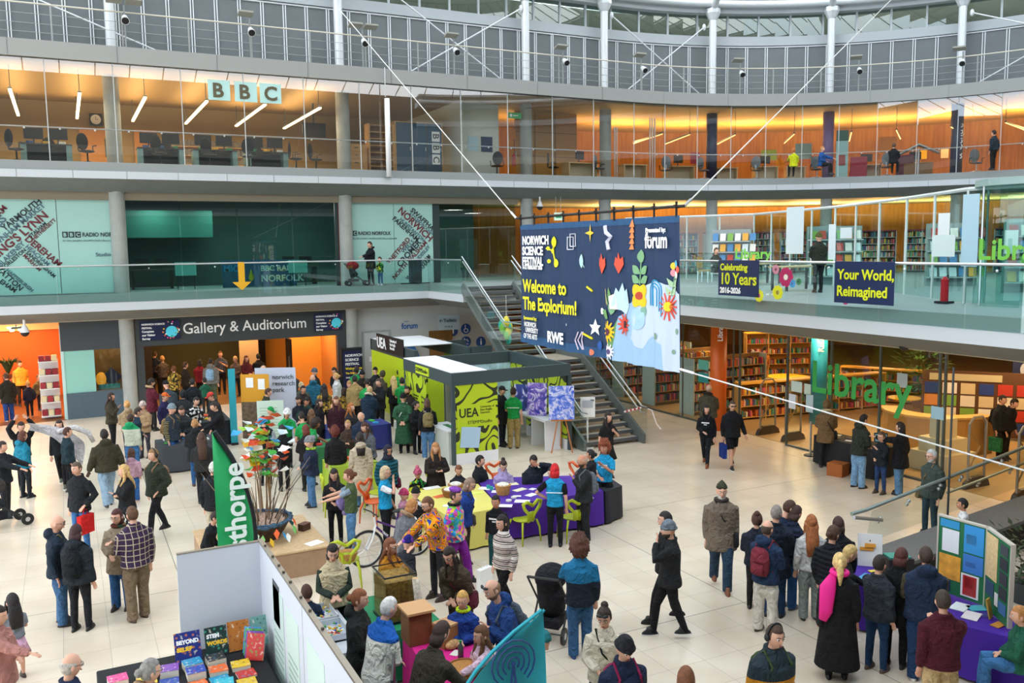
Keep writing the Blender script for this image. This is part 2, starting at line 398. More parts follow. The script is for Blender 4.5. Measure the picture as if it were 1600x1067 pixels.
# == second-floor glazing
JN = [-4.5, -2.3, -.2, 1.84, 3.98, 6.09, 8.24, 10.36, 12.45, 14.55, 16.65, 18.77, 20.82, 22.94, 24.55, 26.18, 27.81, 29.45, 31.1, 32.72, 34.35, 35.99, 37.61, 39.27, 41, 42.7, 44.4]
for i in range(len(JN) - 1):
 a, b = JN[i] + .012, JN[i + 1] - .012
 (x0, y0), (x1, y1) = C(a, -.14), C(b, -.14); dx, dy = (x1 - x0), (y1 - y0)
 o = MB().add([(x0, y0, 8.83), (x1, y1, 8.83), (x1, y1, 12.1), (x0, y0, 12.1)], [(0, 1, 2, 3)]).build('window_%d' % (i + 101), GL_F2); struct(o)
 # each pane sits a hair out of true, as real panes do
 o.location = (0, 0, 0)
sealm = mat('#b8bdbb', .4)
sl = MB()
for q in JN: x, y = C(q, -.13); sl.box((x, y, 10.46), (.03, .03, 3.28), rz=Cn(q))
struct(sl.build('trim_4', sealm))
hr = thing('second_floor_handrail', 'steel handrail on studs running behind the second floor glass', 'handrail')
MB().tube([(*C(q, -.5), 9.95) for q in ss], .024, 6).build('rail', STEEL, hr)
q = -3
stud = None
while q < 45:
 x, y = C(q, -.42)
 if stud is None: stud = MB().ell((0, 0, 0), .035, 6, 5).build('stud', mat('#ffffff', .3), hr, loc=(x, y, 9.9))
 else:
  c = stud.copy(); COL.objects.link(c); c.location = (x, y, 9.9)
 q += 1.05
# == balustrades of the first floor
def balustrade(name, label, pts, z0, z1, joints=2.1):
 t = thing(name, label, 'balustrade')
 for a, b in zip(pts, pts[1:]):
  a, b = Vector(a), Vector(b); L_ = (b - a).length; n = max(1, round(L_ / joints)); d = (b - a) / n; u = d.normalized()
  for i in range(n):
   p, q = a + d * i + u * .012, a + d * (i + 1) - u * .012
   w = Vector((-u.y, u.x, 0)) * .006
   MB().add([p - w + Vector((0, 0, z0)), q - w + Vector((0, 0, z0)), q + w + Vector((0, 0, z0)), p + w + Vector((0, 0, z0)),
                      p - w + Vector((0, 0, z1)), q - w + Vector((0, 0, z1)), q + w + Vector((0, 0, z1)), p + w + Vector((0, 0, z1))],
                     [(3, 2, 1, 0), (4, 5, 6, 7), (0, 1, 5, 4), (1, 2, 6, 5), (2, 3, 7, 6), (3, 0, 4, 7)]).build('glass_panel', GL_BAL, t)
   e = b if i == n - 1 else q
   MB().ell((p + d * .3 + Vector((0, 0, z1 - .1))), .03, 6, 5).build('rail_stud', STEEL, t)
 MB().tube([Vector((*p[:2], z1 + .02)) for p in pts], .028, 8).build('handrail', STEEL, t)
 return t
balustrade('glass_balustrade', 'frameless glass balustrade along the broadcaster first floor gallery', [(-9, 32.74, 0), (12.86, 32.74, 0), (12.86, 29.36, 0)], 4.12, 5.34)
balustrade('glass_balustrade', 'frameless glass balustrade in front of the first floor library deck', [(15.46, 29.3, 0), (15.46, 3, 0)], 4.12, 5.34, 1.95)
# roof: unseen white panels added to cut the skylight, open strips left between
RW = mat('#d9dcdc', .7, name='roof_panel')
for o0, z0, o1, z1 in ((3.4, 19.35, 6.3, 20.85), (8.6, 21.9, 14.6, 23.6)):
 struct(MB().sweep([(o0, z0), (o1, z1), (o1, z1 + .1), (o0, z0 + .1)], S0, S2, 1.2).build('roof', RW))
# == outer room shells
WARMW = mat('#a08758', .75, name='warm_plaster'); CEILW = mat('#a5834a', .75, name='ceiling_plaster'); CARPET = mat('#6f6a66', .9, noise_=.1)
OFFW = mat('#cfd3c8', .7, name='office_white')
struct(MB().sweep([(-.35, 12.03), (-9.6, 12.03), (-9.6, 12.1), (-.35, 12.1)], S0, S1).build('ceiling', CEILW))
struct(MB().b2((-14, 41.5, 8.8), (15.4, 41.6, 12.1)).build('wall_north', WARMW))
struct(MB().sweep([(-9.0, 8.8), (-9.0, 12.1), (-9.1, 12.1), (-9.1, 8.8)], 15.4, S1).build('wall_curved', WALLWOOD))
struct(MB().sweep([(-9.4, 4.3), (-9.4, 7.9), (-9.5, 7.9), (-9.5, 4.3)], 14, S1).build('wall_curved', WALLWOOD))
struct(MB().b2((-14, 42, -.1), (14.2, 42.15, 8.0)).build('wall_north', mat('#5a4c3c', .8)))
struct(MB().sweep([(-9.4, -.1), (-9.4, 3.9), (-9.5, 3.9), (-9.5, -.1)], 14, S1).build('wall_curved', wood('library_wall', '#a8702c', '#bd8236', 1)))
struct(MB().b2((-14.1, -6, 8.2), (-14, 45, 18)).build('wall_west_sky_block', mat('#70706c', .7)))  # unseen solid wall over the glazed entrance, added to block sky from glass reflections
struct(MB().b2((-14, -6.1, -.1), (34, -6, 18.6)).build('wall_south_sky_block', mat('#5f605c', .8)))  # unseen wall behind the camera, raised and darkened to cut sky reflections
# == ground floor, left facade
Yg = 34.1
shopw = mat('#c8641e', .7, name='orange_wall'); ply = mat('#e8b070', .6)
struct(MB().b2((-14, 40.0, 0), (-.3, 40.1, 2.75)).build('wall_shop', shopw)); struct(MB().b2((-14, 39.9, 2.75), (-.3, 40.1, 3.5)).build('wall_shop', mat('#e6c186', .7)))
struct(MB().b2((-.3, 34.2, 0), (-.2, 42, 3.5)).build('wall_shop', mat('#d8863c', .7)))
plinth = mat('#4a5b66', .5, noise_=.05, name='slate_blue_panel'); MINT = mat('#8fc6b8', .35, name='mint_panel')
struct(MB().b2((-.2, 34.0, 0), (1.62, 34.3, .91)).build('wall_north', plinth))
struct(MB().b2((-.2, 34.08, .91), (.75, 34.2, 2.45)).build('wall_north', MINT))
struct(MB().b2((-.28, 34.05, 2.4), (1.62, 34.3, 3.44)).build('wall_north', mat('#3c4246', .5)))
struct(MB().b2((-.3, 34.06, 0), (-.2, 34.2, 3.3)).build('trim_5', mat('#bcd8d2', .4)))
struct(MB().b2((.75, 34.12, .91), (1.62, 34.14, 2.42)).build('window_201', GL_CLR))
struct(MB().b2((-.2, 35.4, 0), (2.1, 35.5, 3.44)).build('wall_shop', mat('#7a5c2e', .7, noise_=.3, nscale=2)))
for i, (x, z0, z1, y) in enumerate(((1.85, 0, 3.5, 34.05), (10.1, 0, 3.5, 34.05))): struct(MB().tube([(x, y, z0), (x, y, z1)], .25, 24).build('column', CONC))
for x in (1.78, 9.98): struct(MB().tube([(x, 34.0, 4.37), (x, 34.0, 7.95)], .26, 24).build('column', CONC))
sign = thing('gallery_sign', 'dark grey fascia sign reading Gallery & Auditorium over the wide doorway', 'sign', (6, 33.98, 0))
MB().b2((-3.88, 0, 2.42), (3.85, .3, 3.44)).build('panel', mat('#3a3e40', .5), sign)
MB().b2((-3.88, .02, 0), (-3.62, .3, 2.42)).build('side_panel', mat('#3a3e40', .5), sign); MB().b2((3.5, .02, 0), (3.85, .3, 2.42)).build('side_panel', mat('#3a3e40', .5), sign)
text('Gallery & Auditorium', .56, 'lettering', WHT, sign, (-2.28, -.015, 2.8), off=.004, sx=.93)
def festival_screen(parent, x, y, z, w, h, tall=False):
 NV = mat('#141a3c', .4, emit=.25)
 MB().box((x, y, z), (w, .04, h)).build('screen', NV, parent)
 u = .3 if tall else .16; Y_ = y - .028
 if tall:
  for k, (s, c, a) in enumerate((('NORWICH', WHT, .14), ('SCIENCE', WHT, .14), ('FESTIVAL', WHT, .14), ('Welcome to', mat('#f2e024', .5), .13), ('The Explorium!', mat('#f2e024', .5), .1), ('14-21 February', WHT, .08))):
   text(s, a, 'screen_text', c, parent, (x - w / 2 + .08, Y_, z + h / 2 - .22 - k * .17), off=.003)
 else:
  for k, (s, a) in enumerate((('NORWICH SCIENCE', .085), ('FESTIVAL', .085), ('Complete', .1), ('our Visitor', .1), ('Survey', .1))):
   text(s, a, 'screen_text', WHT, parent, (x - w / 2 + .06, Y_, z + h / 2 - .14 - k * .13), off=.004)
 d = MB(); rnd = random.Random(5)
 cx, cz = (x + w * .26, z) if not tall else (x + w * .22, z - h * .05)
 R = h * .3 if not tall else w * .16
 MB().tube([(cx + R * .2, Y_, cz - R * .3), (cx + R * .2, Y_ - .004, cz - R * .3)], R, 20).build('globe_art', mat('#4cc4d8', .5, emit=.2), parent)
 for k, c in enumerate(('#ef5a3c', '#f4c92f', '#5fb84e', '#ffffff', '#e84f9a')):
  d = MB()
  for _ in range(4):
   a = rnd.uniform(0, 6.3); r = R * rnd.uniform(1.0, 1.5); d.box((cx + r * cos(a), Y_, cz + r * sin(a)), (R * .22, .008, R * .22), ry=a)
  d.build('confetti_art', mat(c, .5, emit=.15), parent)
festival_screen(sign, -3.05, -.06, 2.98, 1.35, .68); festival_screen(sign, 3.12, -.06, 2.98, 1.1, .66)
# gallery interior
struct(MB().b2((2.2, 41, 0), (6.9, 41.1, 3.5)).build('wall_gallery', mat('#4a4a30', .8))); struct(MB().b2((7.2, 41.8, 0), (8.3, 41.9, 3.5)).build('wall_gallery', mat('#2a211c', .8)))
GO = mat('#e09a3c', .6, name='gallery_orange')
struct(MB().b2((8.25, 37, 0), (9.75, 37.1, 3.5)).build('wall_gallery', GO)); struct(MB().b2((8.2, 37, 0), (8.3, 42, 3.5)).build('wall_gallery', GO)); struct(MB().b2((9.6, 34.3, 0), (9.7, 37, 3.5)).build('wall_gallery', mat('#c9803a', .6)))
struct(MB().b2((6.15, 36.6, 0), (6.9, 36.7, 3.5)).build('wall_gallery', mat('#e8c08a', .6))); struct(MB().b2((2.3, 37.5, 0), (2.9, 37.6, 2.2)).build('wall_gallery', mat('#33261f', .7)))
t = thing('gallery_door', 'tall dark metal door leaf folded back in the gallery lobby', 'door', (8.0, 36.0, 0)); MB().box((0, 0, 1.1), (.08, .8, 2.2)).build('leaf', mat('#2e2622', .4, .5), t); MB().tube([(-.06, -.25, .9), (-.06, -.25, 1.5)], .015, 6).build('handle', STEEL, t)
# white wall right of the gallery
MW = mat('#bfc3c1', .65, noise_=.03, nscale=2, name='grey_white_wall')
struct(MB().b2((10.3, 34.2, 0), (17.2, 34.35, 3.5)).build('wall_north', MW))
wd = thing('service_door', 'pale grey service door with a long glass slot in the white wall', 'door', (11.15, 34.16, 0))
MB().b2((-.52, 0, 0), (.52, .05, 2.42)).build('leaf', mat('#c4c8c8', .5), wd)
for a, b in (((-.6, -.02, 0), (-.52, .04, 2.5)), ((.52, -.02, 0), (.6, .04, 2.5)), ((-.52, -.02, 2.42), (.52, .04, 2.5))): MB().b2(a, b).build('frame', mat('#9da3a4', .5), wd)
MB().b2((.08, -.01, .45), (.38, .0, 1.5)).build('vision_panel', mat('#6a4326', .4), wd); MB().tube([(.45, -.05, .9), (.45, -.05, 1.3)], .015, 6).build('handle', STEEL, wd); MB().b2((-.32, -.008, 1.25), (-.02, 0, 1.45)).build('door_notice', WHT, wd)
BLU = mat('#1e5fa8', .5, name='sign_blue')
t = thing('wall_logo', 'blue lowercase lettering on the white wall by the service door', 'sign', (12.25, 34.19, 2.5)); text('forum', .34, 'lettering', BLU, t, (0, -.01, 0), off=.008, sx=.85)
MB().box((.22, -.012, .3), (.2, .01, .02)).build('accent_bar', BLU, t)
t = thing('water_refill_sign', 'blue drop-shaped water refill sign standing before the white wall', 'sign', (12.6, 34.05, 1.35))
d = [(0, .62)] + [(.32 * sin(a), -.02 - .32 * cos(a) * 1.0) for a in [pi * .36 + (2 * pi - .72 * pi) * 0 + x * .1 for x in range(0)]]
dp = [(0, .68)] + [(.33 * cos(a), .33 * sin(a)) for a in [radians(25) - radians(230) * i / 16 for i in range(17)]]
MB().prism(dp[::-1], -.01, .02, 'y').build('drop_panel', BLU, t, smooth=False)
for k, s in enumerate(('FREE WATER', 'REFILL POINT', 'HERE')): text(s, .075, 'lettering', WHT, t, (0, -.03, .06 - k * .1), align='CENTER')
MB().tube([(0, 0, -1.35), (0, .02, -.2)], .02, 6).build('stand', STEEL, t)
def icon(x, z, lb, kind):
 t = thing('pictogram', lb, 'sign', (x, 34.19, z)); MB().tube([(0, 0, 0), (0, -.012, 0)], .23, 24).build('disc', mat('#1d4f9c', .5), t)
 m = MB()
 if kind == 0: m.tube([(-.03, -.02, .12), (-.03, -.02, 0), (.07, -.02, 0), (.1, -.02, -.1)], .014, 5).tube([(.0 + .09 * cos(a), -.02, -.06 + .09 * sin(a)) for a in [2.2 + i * .45 for i in range(9)]], .012, 5).ell((-.03, -.02, .15), .022, 6, 5)
 elif kind == 1: m.tube([(-.1, -.02, -.1), (-.06, -.02, .05), (.04, -.02, .1), (.1, -.02, 0)], .02, 5).ell((-.08, -.02, .12), .03, 6, 5).box((.06, -.02, -.1), (.1, .01, .03))
 else: m.tube([(0, -.02, .06), (0, -.02, -.12)], .035, 5).ell((0, -.02, .12), .03, 6, 5)
 m.build('symbol', WHT, t)
icon(15.15, 2.35, 'round blue disabled toilet pictogram, upper of the wall icons', 0); icon(15.15, 1.8, 'round blue baby changing pictogram, lower left of the wall icons', 1); icon(15.85, 1.75, 'round blue toilet pictogram partly behind the stair stringer', 2); icon(14.55, 2.3, 'round blue pictogram behind the hanging toilets sign', 2)
t = thing('toilets_sign', 'translucent grey hanging sign reading Toilets with a left arrow', 'sign', (14.0, 33.3, 2.75), -.1); MB().box((0, 0, 0), (.9, .03, .62)).build('panel', mat('#9fb0b6', .3), t)
text('\u2190Toilets', .2, 'lettering', mat('#24405c', .5), t, (-.43, -.03, .02), off=.004); text('M W B', .12, 'lettering', mat('#24405c', .5), t, (-.2, -.03, -.22)); MB().tube([(-.35, 0, .3), (-.35, 0, .74)], .008, 5).tube([(.35, 0, .3), (.35, 0, .74)], .008, 5).build('hanger', STEEL, t)
t = thing('wood_serving_hatch', 'brown wooden panelled hatch low in the white wall', 'hatch', (14.0, 34.13, 0)); MB().b2((-.55, 0, 0), (.5, .04, 2.35)).build('panel', wood('hatch', '#7a5428', '#8c6432', 1), t); MB().tube([(-.3 + .28 * cos(a) + .28, -.02, 1.7 + .28 * sin(a)) for a in [i * pi / 8 for i in range(9)]], .02, 5).build('arch_motif', OAK, t)
t = thing('wall_socket_panel', 'small black double switch plate on the white wall beside the door', 'switch', (12.15, 34.18, 1.0)); MB().box((0, 0, 0), (.1, .02, .14)).build('plate', BLACK, t); MB().box((0, 0, .55), (.1, .02, .2)).build('plate', BLACK, t)
ks = thing('digital_kiosk', 'tall black digital kiosk screen showing the festival poster', 'screen', (9.87, 33.45, 0)); MB().b2((-.43, -.06, 0), (.43, .1, 1.95)).build('casing', BLACK, ks, bevel=.02); festival_screen(ks, 0, -.075, 1.1, .72, 1.45, True)
# == first floor facade (broadcaster)
TOP1 = 7.62
struct(MB().b2((-14, 33.95, 7.62), (17.6, 34.3, 7.9)).build('beam_first_floor', mat('#8b806c', .6)));
FROST = mat('#a9d2c8', .25, noise_=.03, nscale=.8, name='frosted_vinyl')
for i, (a, b) in enumerate(((-4.1, -2.0), (-1.98, -.14), (-.12, 1.55), (10.25, 12.0), (12.02, 13.7))): struct(MB().b2((a, 34.1, 4.4), (b, 34.14, TOP1)).build('window_%d' % (301 + i), FROST))
for i, (a, b) in enumerate(((2.02, 3.82), (3.86, 5.84), (5.88, 7.89), (7.93, 9.55), (14.0, 15.8), (15.83, 17.55))):
 struct(MB().add([(a, 34.12, 4.4), (b, 34.12, 4.4), (b, 34.12, TOP1), (a, 34.12, TOP1)], [(0, 1, 2, 3)]).build('window_%d' % (310 + i), GL_DRK))
struct(MB().b2((13.7, 34.08, 4.38), (14.0, 34.2, TOP1)).b2((9.58, 34.08, 4.38), (9.7, 34.2, TOP1)).build('trim_6', mat('#233634', .5)))
struct(MB().b2((9.7, 34.1, 4.38), (9.76, 34.15, TOP1)).build('trim_7', mat('#8e2a2a', .5)))
# studio behind the dark glass
struct(MB().b2((1.9, 38.6, 4.38), (17.6, 38.7, 7.9)).build('wall_studio', mat('#2f4a48', .8))); struct(MB().b2((2.02, 37.0, 6.35), (5.4, 37.05, 7.4)).build('wall_studio', mat('#1f5e58', .7)))
t = thing('station_banner', 'blue radio station banner with yellow drops inside the studio', 'banner', (6.9, 35.2, 4.385))
MB().b2((-1.5, 0, 0), (1.35, .04, 1.05)).build('panel', mat('#1f5d86', .6), t); text('BBC RADIO', .3, 'lettering', WHT, t, (-.05, -.02, .62), off=.006); text('NORFOLK', .36, 'lettering', WHT, t, (-.05, -.02, .2), off=.008); text('MICK', .34, 'lettering', mat('#2aa0d8', .5), t, (-1.45, -.02, .62), off=.01)
MB().ell((-.42, -.03, .38), (.1, .02, .15), 10, 8).tube([(-.42, -.03, .45), (-.42, -.03, .68)], [.08, .01], 6).box((-.85 + .95, -.03, .42), (.02, .02, .02)).build('drop_emblem', mat('#e8c52a', .5), t)
for x, z, lb in ((4.05, 4.95, 'pale mint notice board leaning in the studio window, left of two'), (8.25, 4.95, 'pale mint notice board leaning in the studio window, right of two')):
 t = thing('notice_board', lb, 'board', (x, 34.9, z)); MB().box((0, 0, .2), (.75, .03, .5)).build('board', mat('#9fd6cf', .4), t); MB().box((-.3, .05, -.3), (.03, .03, .6)).box((.3, .05, -.3), (.03, .03, .6)).build('leg', BLACK, t)
for x, lb in ((3.0, 'dark desk with screens behind the studio glass beside the column'), (8.6, 'dark desk with screens at the right end of the studio')):
 t = thing('studio_desk', lb, 'desk', (x, 36.5, 4.38)); MB().b2((-.8, -.35, .7), (.8, .35, .75)).build('desktop', mat('#4a4238', .5), t)
 for sx in (-.7, .7): MB().b2((sx - .03, -.3, 0), (sx + .03, .3, .7)).build('leg', BLACK, t)
 for sx in (-.35, .35): MB().box((sx, 0, 1.0), (.5, .04, .32)).box((sx, .02, .8), (.06, .05, .12)).build('monitor', BLACK, t)
# word clouds in vinyl
VB = mat('#27313a', .5); VR = mat('#6b2630', .5); VG = mat('#4f6a78', .5)
def words(name, label, loc, lst):
 t = thing(name, label, 'lettering', loc); W_ = []
 for s, x0, y0, x1, y1, k in lst:
  p, q = onY(x0, y0, 34.085), onY(x1, y1, 34.085); d = q - p; o = text(s, 1, 'word', k, t, p - Vector(loc), (pi / 2, -atan2(d.z, d.x), 0), off=.03, ext=.002); W_.append((o, d.length))
 bpy.context.view_layer.update()
 for o, L_ in W_: k = L_ / max(o.dimensions.x, .1); o.scale = (k, k, 1)
 return t
words('place_name_lettering', 'slanted place names crossing on the frosted glass at the left edge', (-1.0, 34.09, 5.9), [
 ('YARMOUTH', 7.4, 361, 66, 315.5, VB), ('DOWNHAM MARKET', -20, 397, 71, 322.5, VG), ("KING'S LYNN", -11, 410, 75.5, 339, VR), ('STALHAM', 48.2, 371.7, 73.3, 350, VB), ('HETHERSETT', 53.4, 375.9, 88, 344.6, VR), ('BLAKENEY', .9, 417.3, 39.6, 381.4, VG), ('GORLESTON', 4.6, 422.8, 41.4, 391.5, VB),
 ('DEREHAM', 37.7, 374, 90.2, 417.3, VR), ('HEACHAM', 38.7, 386, 73.7, 415.5, VG), ('SANDRINGHAM', 39.6, 395.2, 83.8, 434, VB), ('MARHAM', 35, 399.8, 60.8, 423.8, VR), ('HAPPISBURGH', 8.3, 422.8, 48.8, 456, VG), ('WATTON', -11, 417, 31.3, 455, VB), ('EHAM', -1.8, 441, 22, 457, VB), ('AM', 0, 339, 12, 325, VR), ('SS', 0, 353.8, 11, 342.7, VG)])
words('place_name_lettering', 'slanted place names crossing on the frosted glass right of the column', (12.75, 34.09, 5.9), [
 ('SWAFFHA', 640.7, 329.5, 675, 361, VB), ('ATTLEBOROUGH', 638.2, 334.6, 675.5, 368, VG), ('NORWICH', 621, 330, 670.4, 377.4, VR), ('HUNSTANTON', 624, 343.3, 661, 378, VG), ('FAKENHAM', 612.4, 342.6, 650.8, 377.4, VB), ('THETFORD', 608.8, 413.6, 641.4, 374.5, VR), ('WELLS', 630.5, 396, 648, 378, VG), ('CROMER', 625.5, 418, 658.8, 378.8, VB), ('NORTH WALSHAM', 616.8, 436.8, 667.5, 380.3, VR), ('MUNDESLEY', 645, 417.3, 672.6, 386, VG), ('WYMONDHAM', 637, 437.6, 673, 400.6, VB), ('WROXHAM', 645, 438.3, 674.8, 405, VB)])
def station(x0, lb, full):
 t = thing('station_lettering', lb, 'lettering', (x0, 34.09, 6.35)); x = 0
 for k, ch in enumerate('BBC' if full else 'C'):
  MB().box((x + .09, -.006, .08), (.17, .008, .2)).build('square', VB, t); text(ch, .17, 'letter', mat('#a9d2c8', .5), t, (x + .035, -.014, .02), off=.004); x += .2
 text('RADIO NORFOLK', .2, 'word', VB, t, (x + .02, -.01, .01), off=.004, sx=.85); text('95.1FM | 95.6FM | 104.4FM | DAB | bbc.co.uk/norfolk', .085, 'word', VG, t, (0, -.01, -.16));
 return t
t = station(0.0, 'dark station lettering in small capitals on the left frosted glass', True); text('Studio Two', .19, 'word', VG, t, (1.0, -.01, -.68), off=.002)
t = station(10.28, 'dark station lettering behind the person with the pushchair', False)
# == second floor broadcaster office
letters = ['first', 'middle', 'last']
for (a, b, ch), lb in zip(((4.87, 5.62, 'B'), (5.78, 6.56, 'B'), (6.66, 7.42, 'C')), letters):
 t = thing('letter_square', 'pale mint square with a cut-out %s on the office glass, %s of three' % (ch, lb), 'sign', (a, 32.92, 11.1))
 MB().b2((0, 0, 0), (b - a, .02, .7)).build('square', mat('#b4dcd6', .3), t); text(ch, .68, 'letter', mat('#5a5238', .5), t, (.14, -.012, .11), off=.02)
for s, rz in ((1.85, 0), (10.24, 0), (18.5, 0), (22.65, 0)):
 x, y = C(s, -2); struct(MB().tube([(x, y, ZF2), (x, y, 12.05)], .27, 24).build('column', CONC))
for s, c, n in ((27.62, '#1f2f56', ''), (32.57, '#7a5f98', ''), (37.51, '#1f2f56', '& Centre'), (42.5, '#1f2f56', '')):
 x, y = C(s, -2); struct(MB().tube([(x, y, ZF2), (x, y, 12.05)], .26, 24).build('column', mat(c, .4), smooth=True))
 if n: a = -.75; o = text(n, .42, 'column_lettering', WHT, None, (x - .02, y - .3, 9.55), (pi / 2, -pi / 2, a), off=.004); struct(o)
for s in (18.12, 22.16, 27.4, 32.45, 37.63, 42.3):
 x, y = C(s, -1.3); struct(MB().tube([(x, y, ZF1), (x, y, 7.95)], .27, 24).build('column', CONC))
TUBE = mat('#ffdca0', .5, emit=9, name='tube_light')
tl = ['pendant strip light nearest the left edge of the office', 'pendant strip light hanging above the clock', 'pendant strip light right of the concrete column', 'pendant strip light left of the lit letter squares', 'pendant strip light right below the last lit letter', 'pendant strip light beside the wooden shelving']
for i in range(6):
 x = -1.25 + i * 2.07; t = thing('pendant_strip_light', tl[i], 'light', (x, 37, 11.2), 0, 'pendant strip lights of the office')
 MB().b2((-.05, -3.1, -.03), (.05, 3.1, .02)).build('diffuser', TUBE, t); MB().b2((-.055, -3.15, .02), (.055, 3.15, .07)).build('housing', mat('#8b8c88', .4), t); MB().tube([(0, -2.9, .05), (0, -2.9, .83)], .012, 5).tube([(0, 2.9, .05), (0, 2.9, .83)], .012, 5).build('hanger', DGREY, t)
 lamp('strip_light_lamp', (x, 37, 11.15), .1, 50, (1, .8, .55), (0, 0, 0), 6)
 lamp('strip_light_lamp', (x, 37, 11.29), .1, 45, (1, .72, .4), (pi, 0, 0), 6)
LR = [(25.0, 24.4), (26.3, 25.8), (28.4, 28), (31.0, 30.6), (33.4, 33.2), (35.2, 35.2), (37.3, 37.3), (39.3, 39.3)]
nm = ['left of the navy column', 'just left of the navy column, reaching behind it', 'right of the navy column', 'left of the purple column', 'right of the purple column', 'above the small tiled roof stand', 'left of the far navy column', 'right of the far navy column']
for i, (s, _) in enumerate(LR):
 (x0, y0), (x1, y1) = C(s, -1.2), C(s + .3, -5.0); t = thing('pendant_tube_light', 'slim dark pendant tube light ' + nm[i], 'light', (x0, y0, 11.0), 0, 'pendant tube lights of the upper library')
 MB().tube([(0, 0, 0), (x1 - x0, y1 - y0, 0)], .05, 6).build('housing', mat('#4a3a28', .4), t); MB().tube([(.0, 0, .03), (0, 0, 1.05)], .012, 5).build('hanger', DGREY, t)
 MB().tube([(0, 0, -.055), (x1 - x0, y1 - y0, -.055)], .02, 5).build('tube', mat('#ffcc80', .5, emit=3), t)
for s in (19.5, 22.5, 25, 27.5, 30, 32.5, 35, 37.5, 40, 42.5):
 a = Cn(s); x, y = C(s, -5.4); lamp('upper_library_uplight', (x, y, 10.6), .5, 170 if s > 23 else 40, (1, .6, .2), (pi, 0, a), 2.0)
 lamp('upper_library_lamp', (x, y, 11.4), .5, 45, (1, .62, .25), (0, 0, a), 1.6)
 x, y = C(s, -6.0); lamp('library_cove_uplight', (x, y, 6.7), .5, 330 if s > 23 else 25, (1, .6, .18), (pi, 0, a), 2.0)
for x, y in ((16.8, 26), (17.6, 21)): pass
for x, y, p in ((20, 12, 60), (20.5, 16, 60), (21, 20, 80), (24, 15, 70), (24, 24, 90), (28, 20, 90), (21.5, 26, 70), (26, 29, 70), (30, 25, 70)): lamp('library_area_light', (x, y, 3.4), .9, p, (1, .66, .32))  # area lights added to brighten the interiors, here and in the rooms below
for x, y, p in ((19, 24, 22), (22, 20, 25), (21, 14, 22), (26, 27, 50), (30, 21, 50)): lamp('first_floor_library_area_light', (x, y, 7.84), .8, p, (.95, 1, .9))
for x, y, p in ((-1.6, 36, 110), (-5, 37, 80), (-2, 38.6, 60)): lamp('shop_area_light', (x, y, 3.4), .8, p, (1, .6, .28))
for x, y, p in ((3.5, 36, 40), (6, 36.2, 50), (8.8, 35.6, 70), (5, 39, 30), (9, 39.5, 40)): lamp('gallery_area_light', (x, y, 3.4), .6, p, (1, .62, .3))  # added area lights, set under the ceiling to warm the gallery
lamp('corner_area_light', (1.0, 34.9, 3.3), .4, 15, (1, .75, .4))
for x, p in ((3.2, 45), (5.5, 40), (8.5, 60), (15, 30), (17, 30)): lamp('studio_lamp', (x, 36.2, 7.7), .5, p, (.9, 1, .85))
struct(MB().b2((15.4, 34.9, ZF2), (15.5, 41.6, 12.05)).build('wall_office', OFFW))
struct(MB().b2((15.5, 35.4, ZF2), (17.45, 35.5, 12.05)).build('wall_office', OFFW)); struct(MB().b2((18.9, 36.6, ZF2), (22.2, 36.7, 12.05)).build('wall_office', mat('#b98a44', .5, noise_=.06)))
jj = MB()
for x in (19.9, 21): jj.b2((x, 36.57, ZF2), (x + .02, 36.6, 12.05))
for z in (10, 11.1): jj.b2((18.9, 36.57, z), (22.2, 36.6, z + .02))
struct(jj.build('trim_8', mat('#6f4f26', .6)))
def panel_door(x, y, z, w, h, c, lb, rz=0):
 t = thing('interior_door', lb, 'door', (x, y, z), rz); MB().b2((0, 0, 0), (w, .06, h)).build('leaf', mat(c, .45), t); MB().b2((w * .72, -.01, h * .45), (w * .8, .0, h * .8)).build('vision_panel', mat('#3a4a44', .3), t); MB().tube([(w * .9, -.04, h * .42), (w * .9, -.04, h * .55)], .012, 6).build('handle', STEEL, t); return t
panel_door(.9, 41.4, ZF2, 1.3, 2.2, '#c8873a', 'orange wooden door under the office clock'); panel_door(3.0, 41.4, ZF2, .9, 2.2, '#c8873a', 'orange wooden door right of the office column'); panel_door(18.0, 35.5, ZF2, .55, 2.25, '#d98a28', 'bright orange door ajar beside the exit sign', .5)
t = thing('wall_clock', 'round white wall clock with black surround in the office', 'clock', (1.55, 41.35, 11.35)); MB().box((0, 0, 0), (.5, .05, .5)).build('surround', BLACK, t); MB().tube([(0, -.03, 0), (0, -.04, 0)], .2, 20).build('face', WHT, t); MB().box((0, -.05, .06), (.015, .01, .14)).box((.05, -.05, 0), (.1, .01, .015)).build('hand', BLACK, t)
t = thing('exit_sign', 'green illuminated exit sign on the grey column', 'sign', (17.75, 34.4, 11.45)); MB().box((0, 0, 0), (.62, .05, .24)).build('panel', mat('#0f7a48', .5, emit=.5), t); MB().box((-.2, -.03, 0), (.1, .01, .12)).box((.02, -.03, 0), (.26, .01, .04)).build('pictogram', WHT, t)
